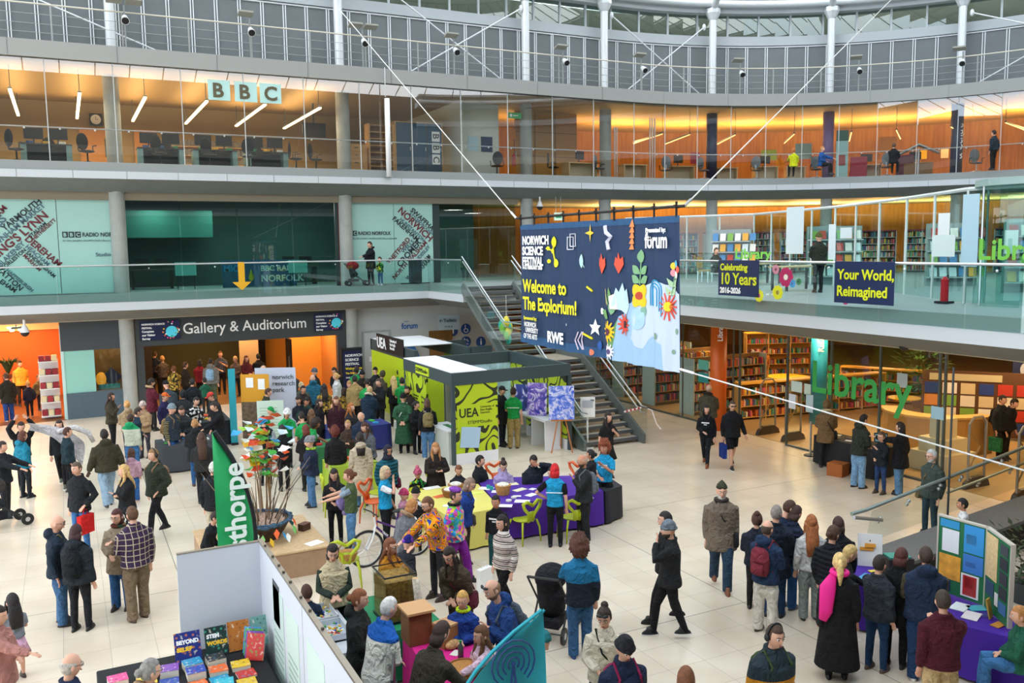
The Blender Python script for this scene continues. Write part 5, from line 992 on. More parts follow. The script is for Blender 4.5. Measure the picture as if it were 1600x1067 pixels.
# == white exhibition panels with the book stall
PW = mat('#c9ced6', .5, name='panel_white'); ALU = mat('#9a9388', .35, .7)
t = thing('display_wall', 'white display wall in an L shape behind the book stall', 'panel', (2.06, 11.46, 0))
MB().b2((-1.02, 0, .0), (0, .04, 2.0)).build('back_panel', PW, t); MB().b2((0, -2.3, 0), (.04, .04, 2.0)).build('side_panel', PW, t); MB().b2((0, -4.7, 0), (.04, -2.32, 2.0)).build('side_panel', PW, t)
MB().b2((-.01, -4.7, 2.0), (.05, .04, 2.03)).build('top_rail', ALU, t); MB().b2((-1.02, -.005, 2.0), (0, .045, 2.015)).build('top_rail', ALU, t)
for y in (-.3, -.75, -1.1, -1.35, -1.7, -2.2, -2.6, -3.1): MB().tube([(.02, y, 2.03), (.02, y, 2.05)], .018, 8).build('clamp', mat('#5a5248', .4, .5), t)
def wsheet(y0, y1, z0, z1, c, name): return MB().b2((-.006, y0, z0), (0, y1, z1)).build(name, mat(c, .6), t)
wsheet(-1.35, -.75, .2, 1.72, '#b9cdc6', 'text_sheet'); wsheet(-1.15, -.8, 1.25, 1.78, '#3b4046', 'photo_print'); wsheet(-2.1, -1.5, .1, 1.68, '#c3d6cc', 'text_sheet'); wsheet(-3.2, -2.5, .2, 1.7, '#c3d6cc', 'text_sheet')
for y0 in (-1.32, -2.07):
 for k in range(9): MB().b2((-.009, y0 + .04, .45 + k * .085), (-.006, y0 + .5, .47 + k * .085)).build('print_line', mat('#8ba39a', .6), t)
bt = thing('book_stall_table', 'black clothed table of the book stall in front of the white panel', 'table', (1.1, 10.7, 0)); MB().b2((-1.05, -.75, 0), (.86, .7, .74)).build('cloth', mat('#17181b', .85), bt, bevel=.02); MB().b2((.3, -1.35, .0), (.86, -.76, .55)).build('side_shelf', mat('#1b1c20', .8), bt)
def cover(loc, w, h, th, c1, c2, lb, rz=0, rx=0, title=None, stack=1, name='picture_book'):
 o = thing(name, lb, 'book', loc, rz); o.rotation_euler = (rx, 0, rz); o['group'] = 'books on the book stall'
 MB().box((0, 0, th / 2), (w, h, th)).build('pages', mat('#e9e2d2', .7), o)
 m, nt, b, N, L = nodemat('cover_art', .35); tc = N('TexCoord'); n = N('TexVoronoi'); n.inputs['Scale'].default_value = 16; L(tc.outputs['Object'], n.inputs['Vector']); r = ramp(N, [(0, c2), (.32, c1), (.7, c1), (1, '#f2ead2')]); L(n.outputs['Distance'], r.inputs[0]); L(r.outputs[0], b.inputs['Base Color'])
 MB().box((0, 0, th + .002), (w + .006, h + .006, .004)).build('front_cover', m, o)
 if title:
  for k, s in enumerate(title): text(s, .065, 'title', (WHT, mat('#f2c12e', .5))[k % 2], o, (-w / 2 + .02, h * .12 - k * .085, th + .006), (0, 0, 0), off=.004, ext=.001)
 return o
rb2 = random.Random(21); PAL = ['#1e8fb8', '#2a4aa8', '#e86a2a', '#4aa33a', '#d9418a', '#e8c22a', '#7a3da8', '#1c1f2b', '#37b8c9', '#c9302a']
tz = .745
SB = [((.98 + .1, 11.3), .3, .36, '#1f2f7a', '#e8862a', ('BEYOND', 'BELIEF'), 'dark blue picture book with an orange title, left end of the stall'), ((1.42, 11.32), .26, .34, '#15302f', '#4ab8a0', ('STEM', 'WORDS'), 'black picture book with a coloured title, second from the left'), ((1.7, 11.34), .26, .36, '#b8702a', '#7a3f1a', None, 'orange brown book standing third from the left on the stall'), ((1.96 - .0, 11.36), .2, .36, '#6fa39a', '#2f4f4a', None, 'grey green landscape book standing fourth on the stall')]
for (x, y), w, h, c1, c2, ti, lb in SB: cover((x, y - .16, tz + .17), w, h, .025, c1, c2, lb, 0, radians(68), ti)
for k in range(4): cover((1.84 - .0, 10.98 - k * .07 + .0, tz + .16), .22, .32, .018, PAL[(k * 3) % 10], PAL[(k * 3 + 4) % 10], 'tall picture book leaning in the row at the right panel, %s from the back' % ('first', 'second', 'third', 'fourth')[k], -.6, radians(74))
n_ = 0; on = ['nearest the panel', 'second row', 'third row', 'front row']
cn = ['far left', 'left', 'centre left', 'centre', 'centre right', 'right']
for j in range(4):
 for i in range(6):
  x, y = .28 + i * .27 + rb2.uniform(-.02, .02), 10.86 - j * .23 + rb2.uniform(-.015, .015)
  if j == 0 and i > 4: continue
  th = rb2.choice((.02, .05, .09)); c1, c2 = rb2.sample(PAL, 2); cover((x, y, tz), .21, .19, th, c1, c2, 'flat %s book pile, %s, %s of the stall' % ('tall' if th > .06 else 'mid height' if th > .03 else 'thin', on[j], cn[i]), rb2.uniform(-.12, .12))
for i in range(4): c1, c2 = rb2.sample(PAL, 2); cover((1.55 + (i % 2) * .22, 9.75 - (i // 2) * .24, .556), .2, .2, .04, c1, c2, 'flat book on the low side shelf, %s' % ('rear left', 'rear right', 'front left', 'front right')[i])
# == feather flags
def flag(loc, w, H_, z0, col, lb, side, pw=2.2, rz=0):
 t = thing('feather_flag', lb, 'flag', loc, rz); pts = []
 n = 14; top = []
 for i in range(n + 1):
  a = i / n; z = z0 + (H_ - z0) * a; x = w * (1 - max(0, (a - .35) / .65) ** pw); top.append((x, z))
 vs = []; fs = []
 for x, z in top:
  for k in range(5): u = k / 4; vs.append((side * x * u, .03 * sin(u * 5 + z * 3), z))
 for i in range(n):
  for k in range(4): q = i * 5 + k; fs.append((q, q + 1, q + 6, q + 5))
 MB().add(vs, fs).build('sail', mat(col, .6, noise_=.12, nscale=2), t, smooth=True)
 MB().tube([(side * (x + .03), .0, z) for x, z in top], .035 if side > 0 else .02, 6).build('sleeve', mat('#16191b', .6) if side > 0 else mat(col, .6), t); MB().tube([(side * w, 0, 0), (side * w, 0, z0)], .02, 6).build('pole', BLACK, t); MB().box((side * w, 0, .02), (.5, .5, .04)).build('base', BLACK, t)
 return t
gf = flag((1.76, 13.1, 0), .52, 3.2, .45, '#1fa35c', 'green feather flag with white sideways lettering beside the display wall', 1)
text('sthorpe', .42, 'lettering', mat('#e8f2ea', .6), gf, (.4, -.07, 1.4), (pi / 2, -pi / 2, 0), off=.01)
bf = flag((3.86, 7.0, 0), 1.0, 2.38, .3, '#1ea3b4', 'turquoise feather flag with a radio mast drawing at the bottom edge', -1, 3.0)
IND = mat('#173a7a', .5); m_ = MB()
MB().tube([(-.48, -.05, 1.0), (-.36, -.05, 1.95)], .012, 5).tube([(-.24, -.05, 1.0), (-.36, -.05, 1.95)], .012, 5).build('mast_drawing', IND, bf)
for k in range(4): MB().tube([(-.36 + (.06 + k * .055) * cos(a), -.05, 1.95 + (.06 + k * .055) * sin(a)) for a in [radians(-50) + i * radians(280) / 12 for i in range(13)]], .009, 5).build('signal_ring', IND, bf)
for k in range(5): MB().tube([(-.48 + k * .02, -.05, 1.0 + k * .16), (-.24 - (k + 1) * .02, -.05, 1.16 + k * .16)], .007, 4).build('mast_brace', IND, bf)
MB().ell((-.36, -.05, 1.95), .022, 8, 6).build('mast_drawing', IND, bf)
# == willow basket with twigs and paper leaves on the wooden plinth
t = thing('wooden_plinth', 'low light wood plinth under the twig basket', 'plinth', (3.0, 16.3, 0)); MB().b2((-1.1, -1.1, 0), (.96, 1.0, .46)).build('box', mat('#a58266', .6, noise_=.1, nscale=6), t); MB().b2((-1.12, -1.12, .46), (.98, 1.02, .49)).build('top', PLY, t)
bk = thing('twig_basket', 'wide woven basket bristling with twigs, ribbons and paper leaves', 'basket', (2.95, 16.25, .49)); rg = random.Random(8)
MB().loft([((0, 0, 0), .34, .34), ((0, 0, .15), .45, .45), ((0, 0, .34), .56, .56)], 24).build('body', mat('#4a3a2e', .9, noise_=.5, nscale=18), bk)
rim = MB()
for k in range(5): rim.tube([((.56 + rg.uniform(-.03, .03)) * cos(a), (.56 + rg.uniform(-.03, .03)) * sin(a), .34 + rg.uniform(-.03, .05)) for a in [i * pi / 12 for i in range(25)]], .022, 5)
rim.build('woven_rim', mat('#3f5a70', .9, noise_=.5, nscale=15), bk)
MB().ell((0, 0, .32), (.5, .5, .06), 20, 6).build('filling', mat('#a58a78', .9, noise_=.6, nscale=30), bk)
for i in range(34):
 a = rg.uniform(0, 6.28); r = rg.uniform(.05, .45); h = rg.uniform(.5, 1.35); s = rg.uniform(.15, .6); p0 = Vector((r * cos(a), r * sin(a), .3)); p1 = p0 + Vector((s * cos(a) * .5, s * sin(a) * .5, h * .5)); p2 = p1 + Vector((s * cos(a) * .7 + rg.uniform(-.1, .1), s * sin(a) * .7, h * .5))
 MB().tube([p0, p1, p2], [.014, .01, .004], 5).build('twig', mat(('#6b5642', '#8c7a66', '#4a3c30')[i % 3], .8), bk)
LC = ['#e8632a', '#f0c22e', '#7fc86a', '#cfe8d0', '#f2f2ea', '#3a9fd0']
def leafm(c, L_, a, tilt, w=.4):
 d = Vector((cos(a) * cos(tilt), sin(a) * cos(tilt), sin(tilt))) * L_; s = Vector((-sin(a), cos(a), 0)) * L_ * w / 2; c = Vector(c); return [c, c + d * .4 + s, c + d, c + d * .4 - s]
for i in range(30):
 a = i * 2 * pi / 30; p = (.6 * cos(a), .6 * sin(a), .3 - (i % 3) * .07); MB().add(leafm(p, .2, a + (.5 if i % 2 else -.5), -1.15, .55), [(0, 1, 2, 3)]).build('paper_leaf', mat(LC[(i * 5) % 6], .6), bk)
og = thing('origami_tree', 'branch tree covered in bright folded paper birds above the basket', 'sculpture', (3.2, 16.9, .49)); P0 = Vector((0, 0, 0))
for a, s, h in ((0, .1, 1.9), (1.2, .25, 1.5), (2.6, .3, 1.6), (4.0, .35, 1.55), (5.2, .3, 1.7)): MB().tube([P0 + Vector((.1 * cos(a), .1 * sin(a), 0)), Vector((s * .5 * cos(a), s * .5 * sin(a), h * .55)), Vector((s * cos(a), s * sin(a), h))], [.02, .014, .006], 6).build('branch', mat('#8a6a42', .8), og)
OC = ['#e8632a', '#f0c22e', '#4fb84a', '#f2f2ea', '#3a9fd0', '#e85a3a', '#a8d65a', '#d9e8ea']
for i in range(95):
 a = rg.uniform(0, 6.28); z = rg.uniform(.95, 2.15); r = rg.uniform(.02, .62) * (1 - abs(z - 1.6) * .7); c = Vector((r * cos(a), r * sin(a), z)); s = rg.uniform(.07, .12); b_ = rg.uniform(0, 6.28)
 u = Vector((cos(b_), sin(b_), .2)) * s; v = Vector((-sin(b_), cos(b_), .3)) * s
 MB().add([c + u * 1.3, c - u, c + v * 1.1 + Vector((0, 0, .03)), c - v * 1.1 + Vector((0, 0, .03)), c + Vector((0, 0, -.04))], [(0, 2, 4), (0, 4, 3), (1, 4, 2), (1, 3, 4)]).build('paper_bird', mat(OC[i % 8], .6), og)
t = thing('paper_sheet', 'white paper sheet lying at the right end of the wooden plinth', 'paper', (3.75, 15.45, .492), .4); MB().b2((-.15, -.11, 0), (.15, .11, .004)).build('sheet', WHT, t)
t = thing('jewelled_box', 'small brown box on the plinth right of the basket', 'box', (3.78, 16.3, .49), .6); MB().box((0, 0, .06), (.2, .14, .12)).build('body', mat('#4a2f26', .6), t); MB().box((0, 0, .125), (.21, .15, .012)).build('lid', mat('#5f3a2c', .5), t)
# == chairs
CH = mat('#b4c21c', .4, name='lime_plastic')
def lime_chair(col):
 t = thing('plastic_chair', '', 'chair'); m = mat(col, .4)
 MB().loft([((0, 0, .435), .2, .19), ((0, 0, .46), .235, .22), ((0, 0, .47), .22, .2)], 16).build('seat', m, t, smooth=True)
 b = MB().tube([(-.05, .19, .44), (-.07, .24, .6), (-.2, .25, .74), (-.235, .25, .84), (-.14, .26, .87), (0, .27, .78)], [.03, .03, .035, .035, .035, .03], 8).tube([(.05, .19, .44), (.07, .24, .6), (.2, .25, .74), (.235, .25, .84), (.14, .26, .87), (0, .27, .78)], [.03, .03, .035, .035, .035, .03], 8).box((0, .22, .55), (.14, .02, .2)); b.build('backrest', m, t, smooth=True)
 for a, c in ((-.18, -.17), (.18, -.17), (-.18, .17), (.18, .17)): MB().tube([(a, c, .45), (a * 1.25, c * 1.25, .3), (a * 1.35, c * 1.35, 0)], [.024, .02, .015], 8).build('leg', m, t, smooth=True)
 return t
chr0 = lime_chair('#b4c21c'); chr0['group'] = 'lime plastic chairs'; chr0.location = (7.8, 14.95, 0); chr0.rotation_euler = (0, 0, pi + .25); chr0['label'] = 'lime chair at the purple table left of the red-haired person'
kt = tree(chr0)
for x, y, r, lb in ((8.72, 14.6, pi - .1, 'lime chair at the purple table right of the red-haired person'), (4.05, 14.45, 2.9, 'lime chair holding a basket behind the person in the cream gilet'), (7.2, 17.75, .2, 'lime chair behind the boy at the yellow table'), (5.0, 18.6, 1.4, 'lime chair left of the cream coat at the craft table'), (5.9, 18.2, -1.2, 'lime chair behind the woman in the long cream coat')): dup(chr0, (x, y, 0), r, lb, kl=kt)
oc2 = lime_chair('#d9602a'); oc2['group'] = 'orange plastic chairs'; oc2.location = (8.55, 17.55, 0); oc2['label'] = 'orange chair behind the girl in the lilac hoodie'; ko = tree(oc2)
for x, y, r, lb in ((9.95, 16.75, -1.2, 'orange chair at the far right end of the purple table'), (5.6, 17.6, .6, 'orange chair beside the child in the pink bobble hat')): dup(oc2, (x, y, 0), r, lb, kl=ko)
t = thing('wicker_basket', 'round wicker basket on the lime chair seat behind the cream gilet', 'basket', (4.05, 14.35, .475)); MB().loft([((0, 0, 0), .13, .13), ((0, 0, .14), .18, .18)], 16).build('body', mat('#a8793a', .8, noise_=.3, nscale=40), t); MB().tube([(.17 * cos(a), 0, .14 + .17 * sin(a)) for a in [i * pi / 10 for i in range(11)]], .012, 6).build('handle', mat('#8c6230', .8), t)
# == craft tables
def cloth_table(name, lb, c, poly, z, col, hem=.04):
 cx = sum(p[0] for p in poly) / len(poly); cy = sum(p[1] for p in poly) / len(poly); t = thing(name, lb, 'table', (cx, cy, 0)); P_ = [(x - cx, y - cy) for x, y in poly]
 o = MB().prism(P_, z - .02, z).build('cloth_top', mat(col, .75), t); n = len(P_); vs = []; fs = []; k_ = 0
 for i in range(n):
  a, b = Vector(P_[i]), Vector(P_[(i + 1) % n]); L_ = (b - a).length; m = max(4, int(L_ / .12)); nn = Vector((b.y - a.y, a.x - b.x)).normalized()
  for j in range(m): q = a + (b - a) * j / m; w = .03 * sin(j * 1.9) + .02; vs.append((q.x, q.y, z - .002)); q2 = q + nn * w; vs.append((q2.x, q2.y, hem))
 k_ = len(vs) // 2; fs = [(2 * i, 2 * i + 1, (2 * i + 3) % (2 * k_), (2 * i + 2) % (2 * k_)) for i in range(k_)]
 MB().add(vs, fs).build('cloth_skirt', mat(col, .75), t, smooth=True); return t
PUR = '#4a1a96'
cloth_table('craft_table', 'craft table under a purple cloth covered in paper shapes', 0, [(7.35, 15.1), (9.7, 15.0), (9.95, 16.3), (8.5, 16.95), (7.75, 17.05)], .74, PUR)
cloth_table('craft_table', 'craft table under a pale yellow cloth left of the purple one', 0, [(6.2, 14.95), (7.3, 15.0), (7.7, 17.0), (6.1, 16.95)], .74, '#d9cf6a')
cloth_table('craft_table', 'dark craft table beside the purple one with small trays', 0, [(9.75, 15.0), (10.3, 15.2), (10.5, 16.2), (10.0, 16.25)], .72, '#22242c')
rc2 = random.Random(31)
def onpurple(px, py): p = G(px, py, .745); return p
pap = [(760, 763, .3, .2, '#f4f2ee', 'white sheet at the left rear of the purple table'), (778, 768, .26, .18, '#eef0ff', 'white sheet left of the wicker basket'), (800, 756, .26, .2, '#f2eac2', 'cream cut-out at the top middle of the purple table'), (812, 765, .3, .16, '#e8e4c0', 'pale butterfly cut-out in the middle of the purple table'), (790, 790, .26, .18, '#f4f2f4', 'white sheet at the front left corner of the purple table'), (816, 783, .3, .2, '#f4f4f8', 'white sheet at the front middle of the purple table'), (808, 775, .16, .1, '#f4f4f4', 'small white card in front of the wicker basket'), (832, 764, .14, .12, '#f4f4f4', 'small white card right of the middle of the purple table'), (840, 752, .22, .1, '#e8c63a', 'yellow cut-out before the man holding his head'), (830, 773, .24, .16, '#f0f0f4', 'white sheet left of the blue shirt elbow'),
       (688, 775, .3, .16, '#e0662a', 'orange leaf shape on the yellow table'), (700, 790, .2, .14, '#eceadc', 'pale card at the front of the yellow table'), (675, 762, .36, .2, '#f2f2ec', 'white sheet at the far left of the yellow table'), (735, 780, .2, .16, '#eaeaf0', 'white card at the right side of the yellow table'), (745, 770, .24, .14, '#d9e86a', 'lime cut-out between the two tablecloths')]
for px, py, w, h, c, lb in pap: p = G(px, py, .745); o = MB().box((0, 0, 0), (w, h, .004)).build('paper_shape', mat(c, .6), None, p, rc2.uniform(-.8, .8)); tag(o, lb, 'paper', 'paper shapes on the craft tables')
for px, py, r, h, c, lb in ((786, 772, .17, .2, '#b8864a', 'round wicker basket of scraps on the purple table'), (705, 775, .2, .14, '#8c5a2c', 'brown wicker basket on the yellow table behind the purple beret'), (712, 765, .17, .12, '#9c6a34', 'second wicker basket on the yellow table, farther back')):
 p = G(px, py, .745); t = thing('wicker_basket', lb, 'basket', p); MB().loft([((0, 0, 0), r * .75, r * .75), ((0, 0, h), r, r)], 16).build('body', mat(c, .8, noise_=.3, nscale=40), t); MB().ell((0, 0, h), (r * .8, r * .8, .05), 10, 5).build('scraps', mat('#e3dccb', .7, noise_=.4, nscale=30), t)
for k, (px, py) in enumerate(((763, 763), (768, 765))): p = G(px, py, .745); t = MB().tube([(0, 0, 0), (0, 0, .07)], .04, 10).build('pen_pot', mat('#1f9a9a', .5), None, p); tag(t, 'small teal pot at the left of the purple table, %s one' % ('left', 'right')[k], 'pot', 'teal pots')
for k, (px, py) in enumerate(((795, 783), (803, 778))): p = G(px, py, .745); t = MB().tube([(0, 0, 0), (0, 0, .03), (0, 0, .0301)], [.06, .06, .03], 14).build('tape_roll', mat('#d9d6cc', .5), None, p); tag(t, 'roll of tape near the wicker basket, %s one' % ('nearer', 'farther')[k], 'tape', 'tape rolls')
# == bicycle
bi = thing('bicycle', 'purple and white bicycle standing by the wooden plinth', 'bicycle', (4.62, 15.1, 0), .12)
def wheel(x, nm='wheel'):
 w = MB().tube([(x + .33 * cos(a), 0, .34 + .33 * sin(a)) for a in [i * pi / 16 for i in range(33)]], .022, 8).build(nm, mat('#1b1b1d', .7), bi, smooth=True); MB().tube([(x + .3 * cos(a), 0, .34 + .3 * sin(a)) for a in [i * pi / 16 for i in range(33)]], .01, 6).build('rim', STEEL, w)
 sp_ = MB()
 for k in range(14): a = k * pi / 7; sp_.tube([(x, 0, .34), (x + .3 * cos(a), 0, .34 + .3 * sin(a))], .003, 4)
 sp_.ell((x, 0, .34), .03, 8, 6); sp_.build('spokes', STEEL, w)
wheel(0); wheel(1.02); VP = mat('#4a1f6e', .35)
MB().tube([(.22, 0, .82), (.62, 0, .62), (.66, 0, .34)], .02, 8).tube([(.2, 0, .72), (.55, 0, .36)], .022, 8).tube([(.55, 0, .36), (1.02, 0, .34)], .014, 6).tube([(.64, 0, .7), (1.02, 0, .34)], .012, 6).tube([(.66, 0, .9), (.55, 0, .36)], .018, 8).build('frame', VP, bi)
MB().tube([(.17, 0, .9), (.2, 0, .74), (.1, .05, .5), (0, .05, .34)], .018, 8).tube([(.2, 0, .74), (.1, -.05, .5), (0, -.05, .34)], .018, 8).build('fork', WHITE, bi); MB().tube([(.1, -.3, 1.0), (.17, -.12, .98), (.18, 0, .95), (.17, .12, .98), (.1, .3, 1.0)], .014, 8).build('handlebar', BLACK, bi)
MB().ell((.68, 0, .94), (.14, .07, .035), 12, 6).build('saddle', BLACK, bi); MB().tube([(.55, -.06, .36), (.55, .06, .36)], .09, 16).build('chainwheel', DGREY, bi); text('TRAX', .06, 'frame_lettering', WHT, bi, (.3, -.03, .6), (pi / 2, .75, 0))
# == nature table with glass case
cloth_table('display_table', 'green clothed table end under the glass wildlife case', 0, [(3.3, 10.7), (4.3, 10.7), (4.25, 12.0), (3.3, 12.0)], .74, '#1f8a5a'); cloth_table('display_table', 'magenta clothed table before the girl in pink', 0, [(3.55, 9.0), (4.35, 9.0), (4.5, 10.6), (3.7, 10.6)], .74, '#d91a86')
gc = thing('glass_case', 'glass topped case filled with straw and wood on the green table', 'case', (3.78, 11.15, .745)); MB().b2((-.2, -.25, 0), (.22, .25, .58)).build('straw_filling', mat('#8a6a2c', .9, noise_=.5, nscale=25), gc)
for a, b in (((-.22, -.27), (-.2, .27)), ((.22, -.27), (.24, .27)), ((-.22, -.27), (.24, -.25)), ((-.22, .25), (.24, .27))): MB().b2((*a, 0), (*b, .66)).build('glass_side', GL_CLR, gc)
MB().tube([(-.21, -.26, .66), (.23, -.26, .66), (.23, .26, .66), (-.21, .26, .66), (-.21, -.26, .66)], .014, 5).build('top_frame', BLACK, gc); MB().b2((-.22, -.27, 0), (.24, .27, .03)).build('base', BLACK, gc)
lg = thing('birch_log', 'birch log standing on end beside the glass case', 'log', (3.98, 10.78, .745)); MB().tube([(0, 0, 0), (.02, 0, .3), (0, .03, .62)], [.06, .055, .05], 12).build('bark', mat('#cfc4b0', .9, noise_=.4, nscale=20), lg, smooth=True); MB().tube([(0, .03, .62), (0, .03, .625)], .048, 12).build('cut_end', mat('#c9a878', .7), lg)
wbx = thing('wooden_nest_box', 'square wooden nest box with a pale flat top', 'box', (3.78, 10.3, .745)); MB().b2((-.15, -.16, 0), (.16, .16, .42)).build('body', mat('#7a4a26', .7, noise_=.15), wbx); MB().b2((-.18, -.2, .42), (.2, .2, .45)).build('lid', mat('#c99a68', .6), wbx); MB().tube([(.17, 0, .3), (.175, 0, .3)], .04, 12).build('entrance_hole', BLACK, wbx)
t = thing('open_nest_box', 'smaller open wooden box with wood chips beside the nest box', 'box', (4.08, 10.02, .745), .3); MB().b2((-.13, -.12, 0), (.13, .12, .25)).build('body', mat('#9c6a3c', .7), t); MB().b2((-.13, -.12, .26), (.13, .12, .29)).build('lid', mat('#c99a68', .6), t); MB().ell((-.02, -.16, .05), (.12, .06, .06), 10, 6).build('wood_chips', mat('#b8925e', .8, noise_=.4, nscale=30), t)
for k, (px, py, c, lb) in enumerate(((690, 1040, '#3fae6a', 'green card on the magenta table near the brown jacket'), (712, 1020, '#e8e4da', 'white card on the magenta table'), (668, 975, '#cfd6da', 'leaflet on the green table edge'), (745, 1020, '#2f7a3a', 'green topped bottle shape card by the girl'))): p = G(px, py, .745); o = MB().box((0, 0, 0), (.15, .1, .004)).build('card', mat(c, .6), None, p, k * .7); tag(o, lb, 'card', 'cards on the display tables')
t = thing('drink_bottle', 'clear drinks bottle with a green cap on the magenta table', 'bottle', G(720, 1030, .745)); MB().tube([(0, 0, 0), (0, 0, .16), (0, 0, .2), (0, 0, .22)], [.035, .035, .015, .015], 12).build('body', mat('#4a5a52', .2), t, smooth=True); MB().tube([(0, 0, .22), (0, 0, .245)], .018, 10).build('cap', mat('#1f9a4a', .4), t)
t = thing('wicker_basket', 'wicker basket at the bottom edge on the magenta table', 'basket', (3.95, 9.15, .745)); MB().loft([((0, 0, 0), .15, .15), ((0, 0, .1), .2, .2)], 16).build('body', mat('#b07a3a', .8, noise_=.3, nscale=40), t); MB().tube([(.2 * cos(a), .2 * sin(a), .1) for a in [i * pi / 10 for i in range(21)]], .018, 6).build('rim', mat('#8c5a2c', .8), t)
mo = thing('computer_monitor', 'black monitor seen from behind at the bottom edge', 'monitor', (2.88, 8.6, .745), 1.2); MB().box((0, 0, .42), (.62, .03, .36)).build('panel', mat('#1c1e22', .4), mo, bevel=.008); MB().box((0, -.03, .35), (.14, .02, .1)).box((0, -.03, .2), (.05, .02, .4)).box((0, 0, .01), (.26, .2, .02)).build('stand', BLACK, mo)
cloth_table('display_table', 'dark table carrying the monitor behind the white panel', 0, [(2.3, 8.0), (3.4, 8.0), (3.4, 9.2), (2.3, 9.2)], .74, '#22242a')
cloth_table('display_table', 'narrow table with brick trays beside the white panel', 0, [(2.55, 10.4), (3.15, 10.4), (3.15, 12.0), (2.55, 12.0)], .74, '#c9ccd0')
for k, (y, c, lb) in enumerate(((11.6, '#d9dce0', 'white tray of toy bricks, farther of two'), (11.0, '#c9d0d6', 'white tray of toy bricks, nearer of two'))):
 t = thing('brick_tray', lb, 'tray', (2.85, y, .745)); MB().b2((-.2, -.26, 0), (.2, .26, .02)).b2((-.2, -.26, 0), (-.19, .26, .1)).b2((.19, -.26, 0), (.2, .26, .1)).b2((-.2, -.26, 0), (.2, -.25, .1)).b2((-.2, .25, 0), (.2, .26, .1)).build('tray', mat(c, .4), t); rr = random.Random(k)
 for i in range(46): c2 = rr.choice(['#c9302a', '#e8c22a', '#2a5ac0', '#f2f2ee', '#3a9a4a', '#e8832a']); MB().box((rr.uniform(-.15, .15), rr.uniform(-.21, .21), .03 + rr.uniform(0, .04)), (.035, .02, .018), rz=rr.uniform(0, 3)).build('toy_brick', mat(c2, .4), t)
# == roll-up posters and crowd tables
def rollup(loc, rz, w, h, bands, lb, name='pull_up_banner'):
 t = thing(name, lb, 'banner', loc, rz)
 for z0, z1, c in bands: MB().b2((-w / 2, -.01, z0 * h), (w / 2, .01, z1 * h)).build('print_area', c if not isinstance(c, str) else mat(c, .6), t)
 MB().b2((-w / 2 - .02, -.1, 0), (w / 2 + .02, .1, .07)).build('base', STEEL, t); MB().tube([(0, .03, .05), (0, .03, h)], .012, 5).build('pole', STEEL, t); return t
t = rollup((4.9, 26.8, 0), -.45, .85, 2.1, ((.03, .6, mat('#6b5a48', .8, noise_=.5, nscale=9)), (.6, 1, '#d99a1c')), 'yellow topped pull-up banner with a hedgehog picture'); MB().box((-.15, -.02, 1.85), (.22, .006, .3)).box((.2, -.02, 1.8), (.2, .006, .32)).build('notice_patch', WHT, t)
t = rollup((5.6, 27.2, 0), -.45, 1.25, 2.2, ((.03, 1, '#c3cbdc'),), 'pale lilac research park pull-up banner behind the hedgehog one'); text('norwich\nresearch\npark', .2, 'lettering', DGREY, t, (-.1, -.02, 1.85))
t = rollup((4.75, 23.9, 0), -.3, .7, 1.75, ((.03, 1, '#c6d8c8'),), 'pale green information pull-up banner with red dots'); MB().tube([(-.1, -.012, 1.25), (-.1, -.02, 1.25)], .05, 12).tube([(-.1, -.012, .75), (-.1, -.02, .75)], .05, 12).build('red_dot', mat('#b3382a', .5), t)
for k in range(14): MB().b2((-.28, -.014, .5 + k * .08), (.2, -.011, .52 + k * .08)).build('print_line', mat('#a3b8a8', .6), t)
t = thing('turquoise_feather', 'slim turquoise and lime banner edge left of the hedgehog banner', 'banner', (4.25, 26.9, 0)); MB().b2((-.1, -.01, .05), (.1, .01, 2.3)).build('print_area', mat('#2aa8b8', .6), t); MB().b2((-.1, -.1, 0), (.1, .1, .06)).build('base', BLACK, t)
for i, (poly, col, lb) in enumerate((([(3.0, 27.0), (4.2, 27.0), (4.2, 28.6), (3.0, 28.6)], '#22252b', 'dark clothed stall table inside the crowd near the orange cap'), ([(5.3, 22.0), (7.0, 22.0), (7.0, 22.9), (5.3, 22.9)], '#2f7a4a', 'green clothed stall table behind the paper bird tree'), ([(6.3, 24.0), (8.2, 24.0), (8.2, 24.9), (6.3, 24.9)], '#26307a', 'blue clothed stall table inside the crowd by the booth'), ([(5.3, 19.8), (6.4, 19.8), (6.4, 20.7), (5.3, 20.7)], '#a8c43a', 'lime craft table beyond the curly haired person'), ([(1.9, 24.2), (3.4, 24.2), (3.4, 25.2), (1.9, 25.2)], '#3a3f46', 'grey stall table in front of the green and white hoodie'))): cloth_table('stall_table', lb, 0, poly, .74, col)
rs = random.Random(17); sc = ['#e8632a', '#f2f2ee', '#3a9fd0', '#e8c22a', '#4fb84a', '#c9302a', '#8a5ac0']
loc_ = ['left rear', 'left front', 'middle rear', 'middle front', 'right rear', 'right front']
for nm_, (x0, y0, x1, y1) in (('dark stall table', (3.0, 27, 4.2, 28.6)), ('green stall table', (5.3, 22.0, 7.0, 22.9)), ('blue stall table', (6.3, 24, 8.2, 24.9)), ('lime craft table', (5.3, 19.8, 6.4, 20.7)), ('grey stall table', (1.9, 24.2, 3.4, 25.2))):
 for k in range(6): x = x0 + (x1 - x0) * (.2 + .3 * (k // 2)); y = y1 - (y1 - y0) * (.3 + .4 * (k % 2)); c = rs.choice(sc); o = MB().box((0, 0, .02), (rs.uniform(.12, .25), rs.uniform(.1, .2), .04)).build('activity_kit', mat(c, .6), None, (x, y, .745), rs.uniform(0, 3)); tag(o, 'craft kit on the %s, %s' % (nm_, loc_[k]), 'kit', 'craft kits on the stall tables')
# == display board, tables and ramp at the right
db = thing('display_board', 'folding green display board with posters on the purple table', 'board', (10.95, 7.72, .76), -1.45)
GB = mat('#1a6a40', .7); FRM = mat('#b9b2a6', .5)
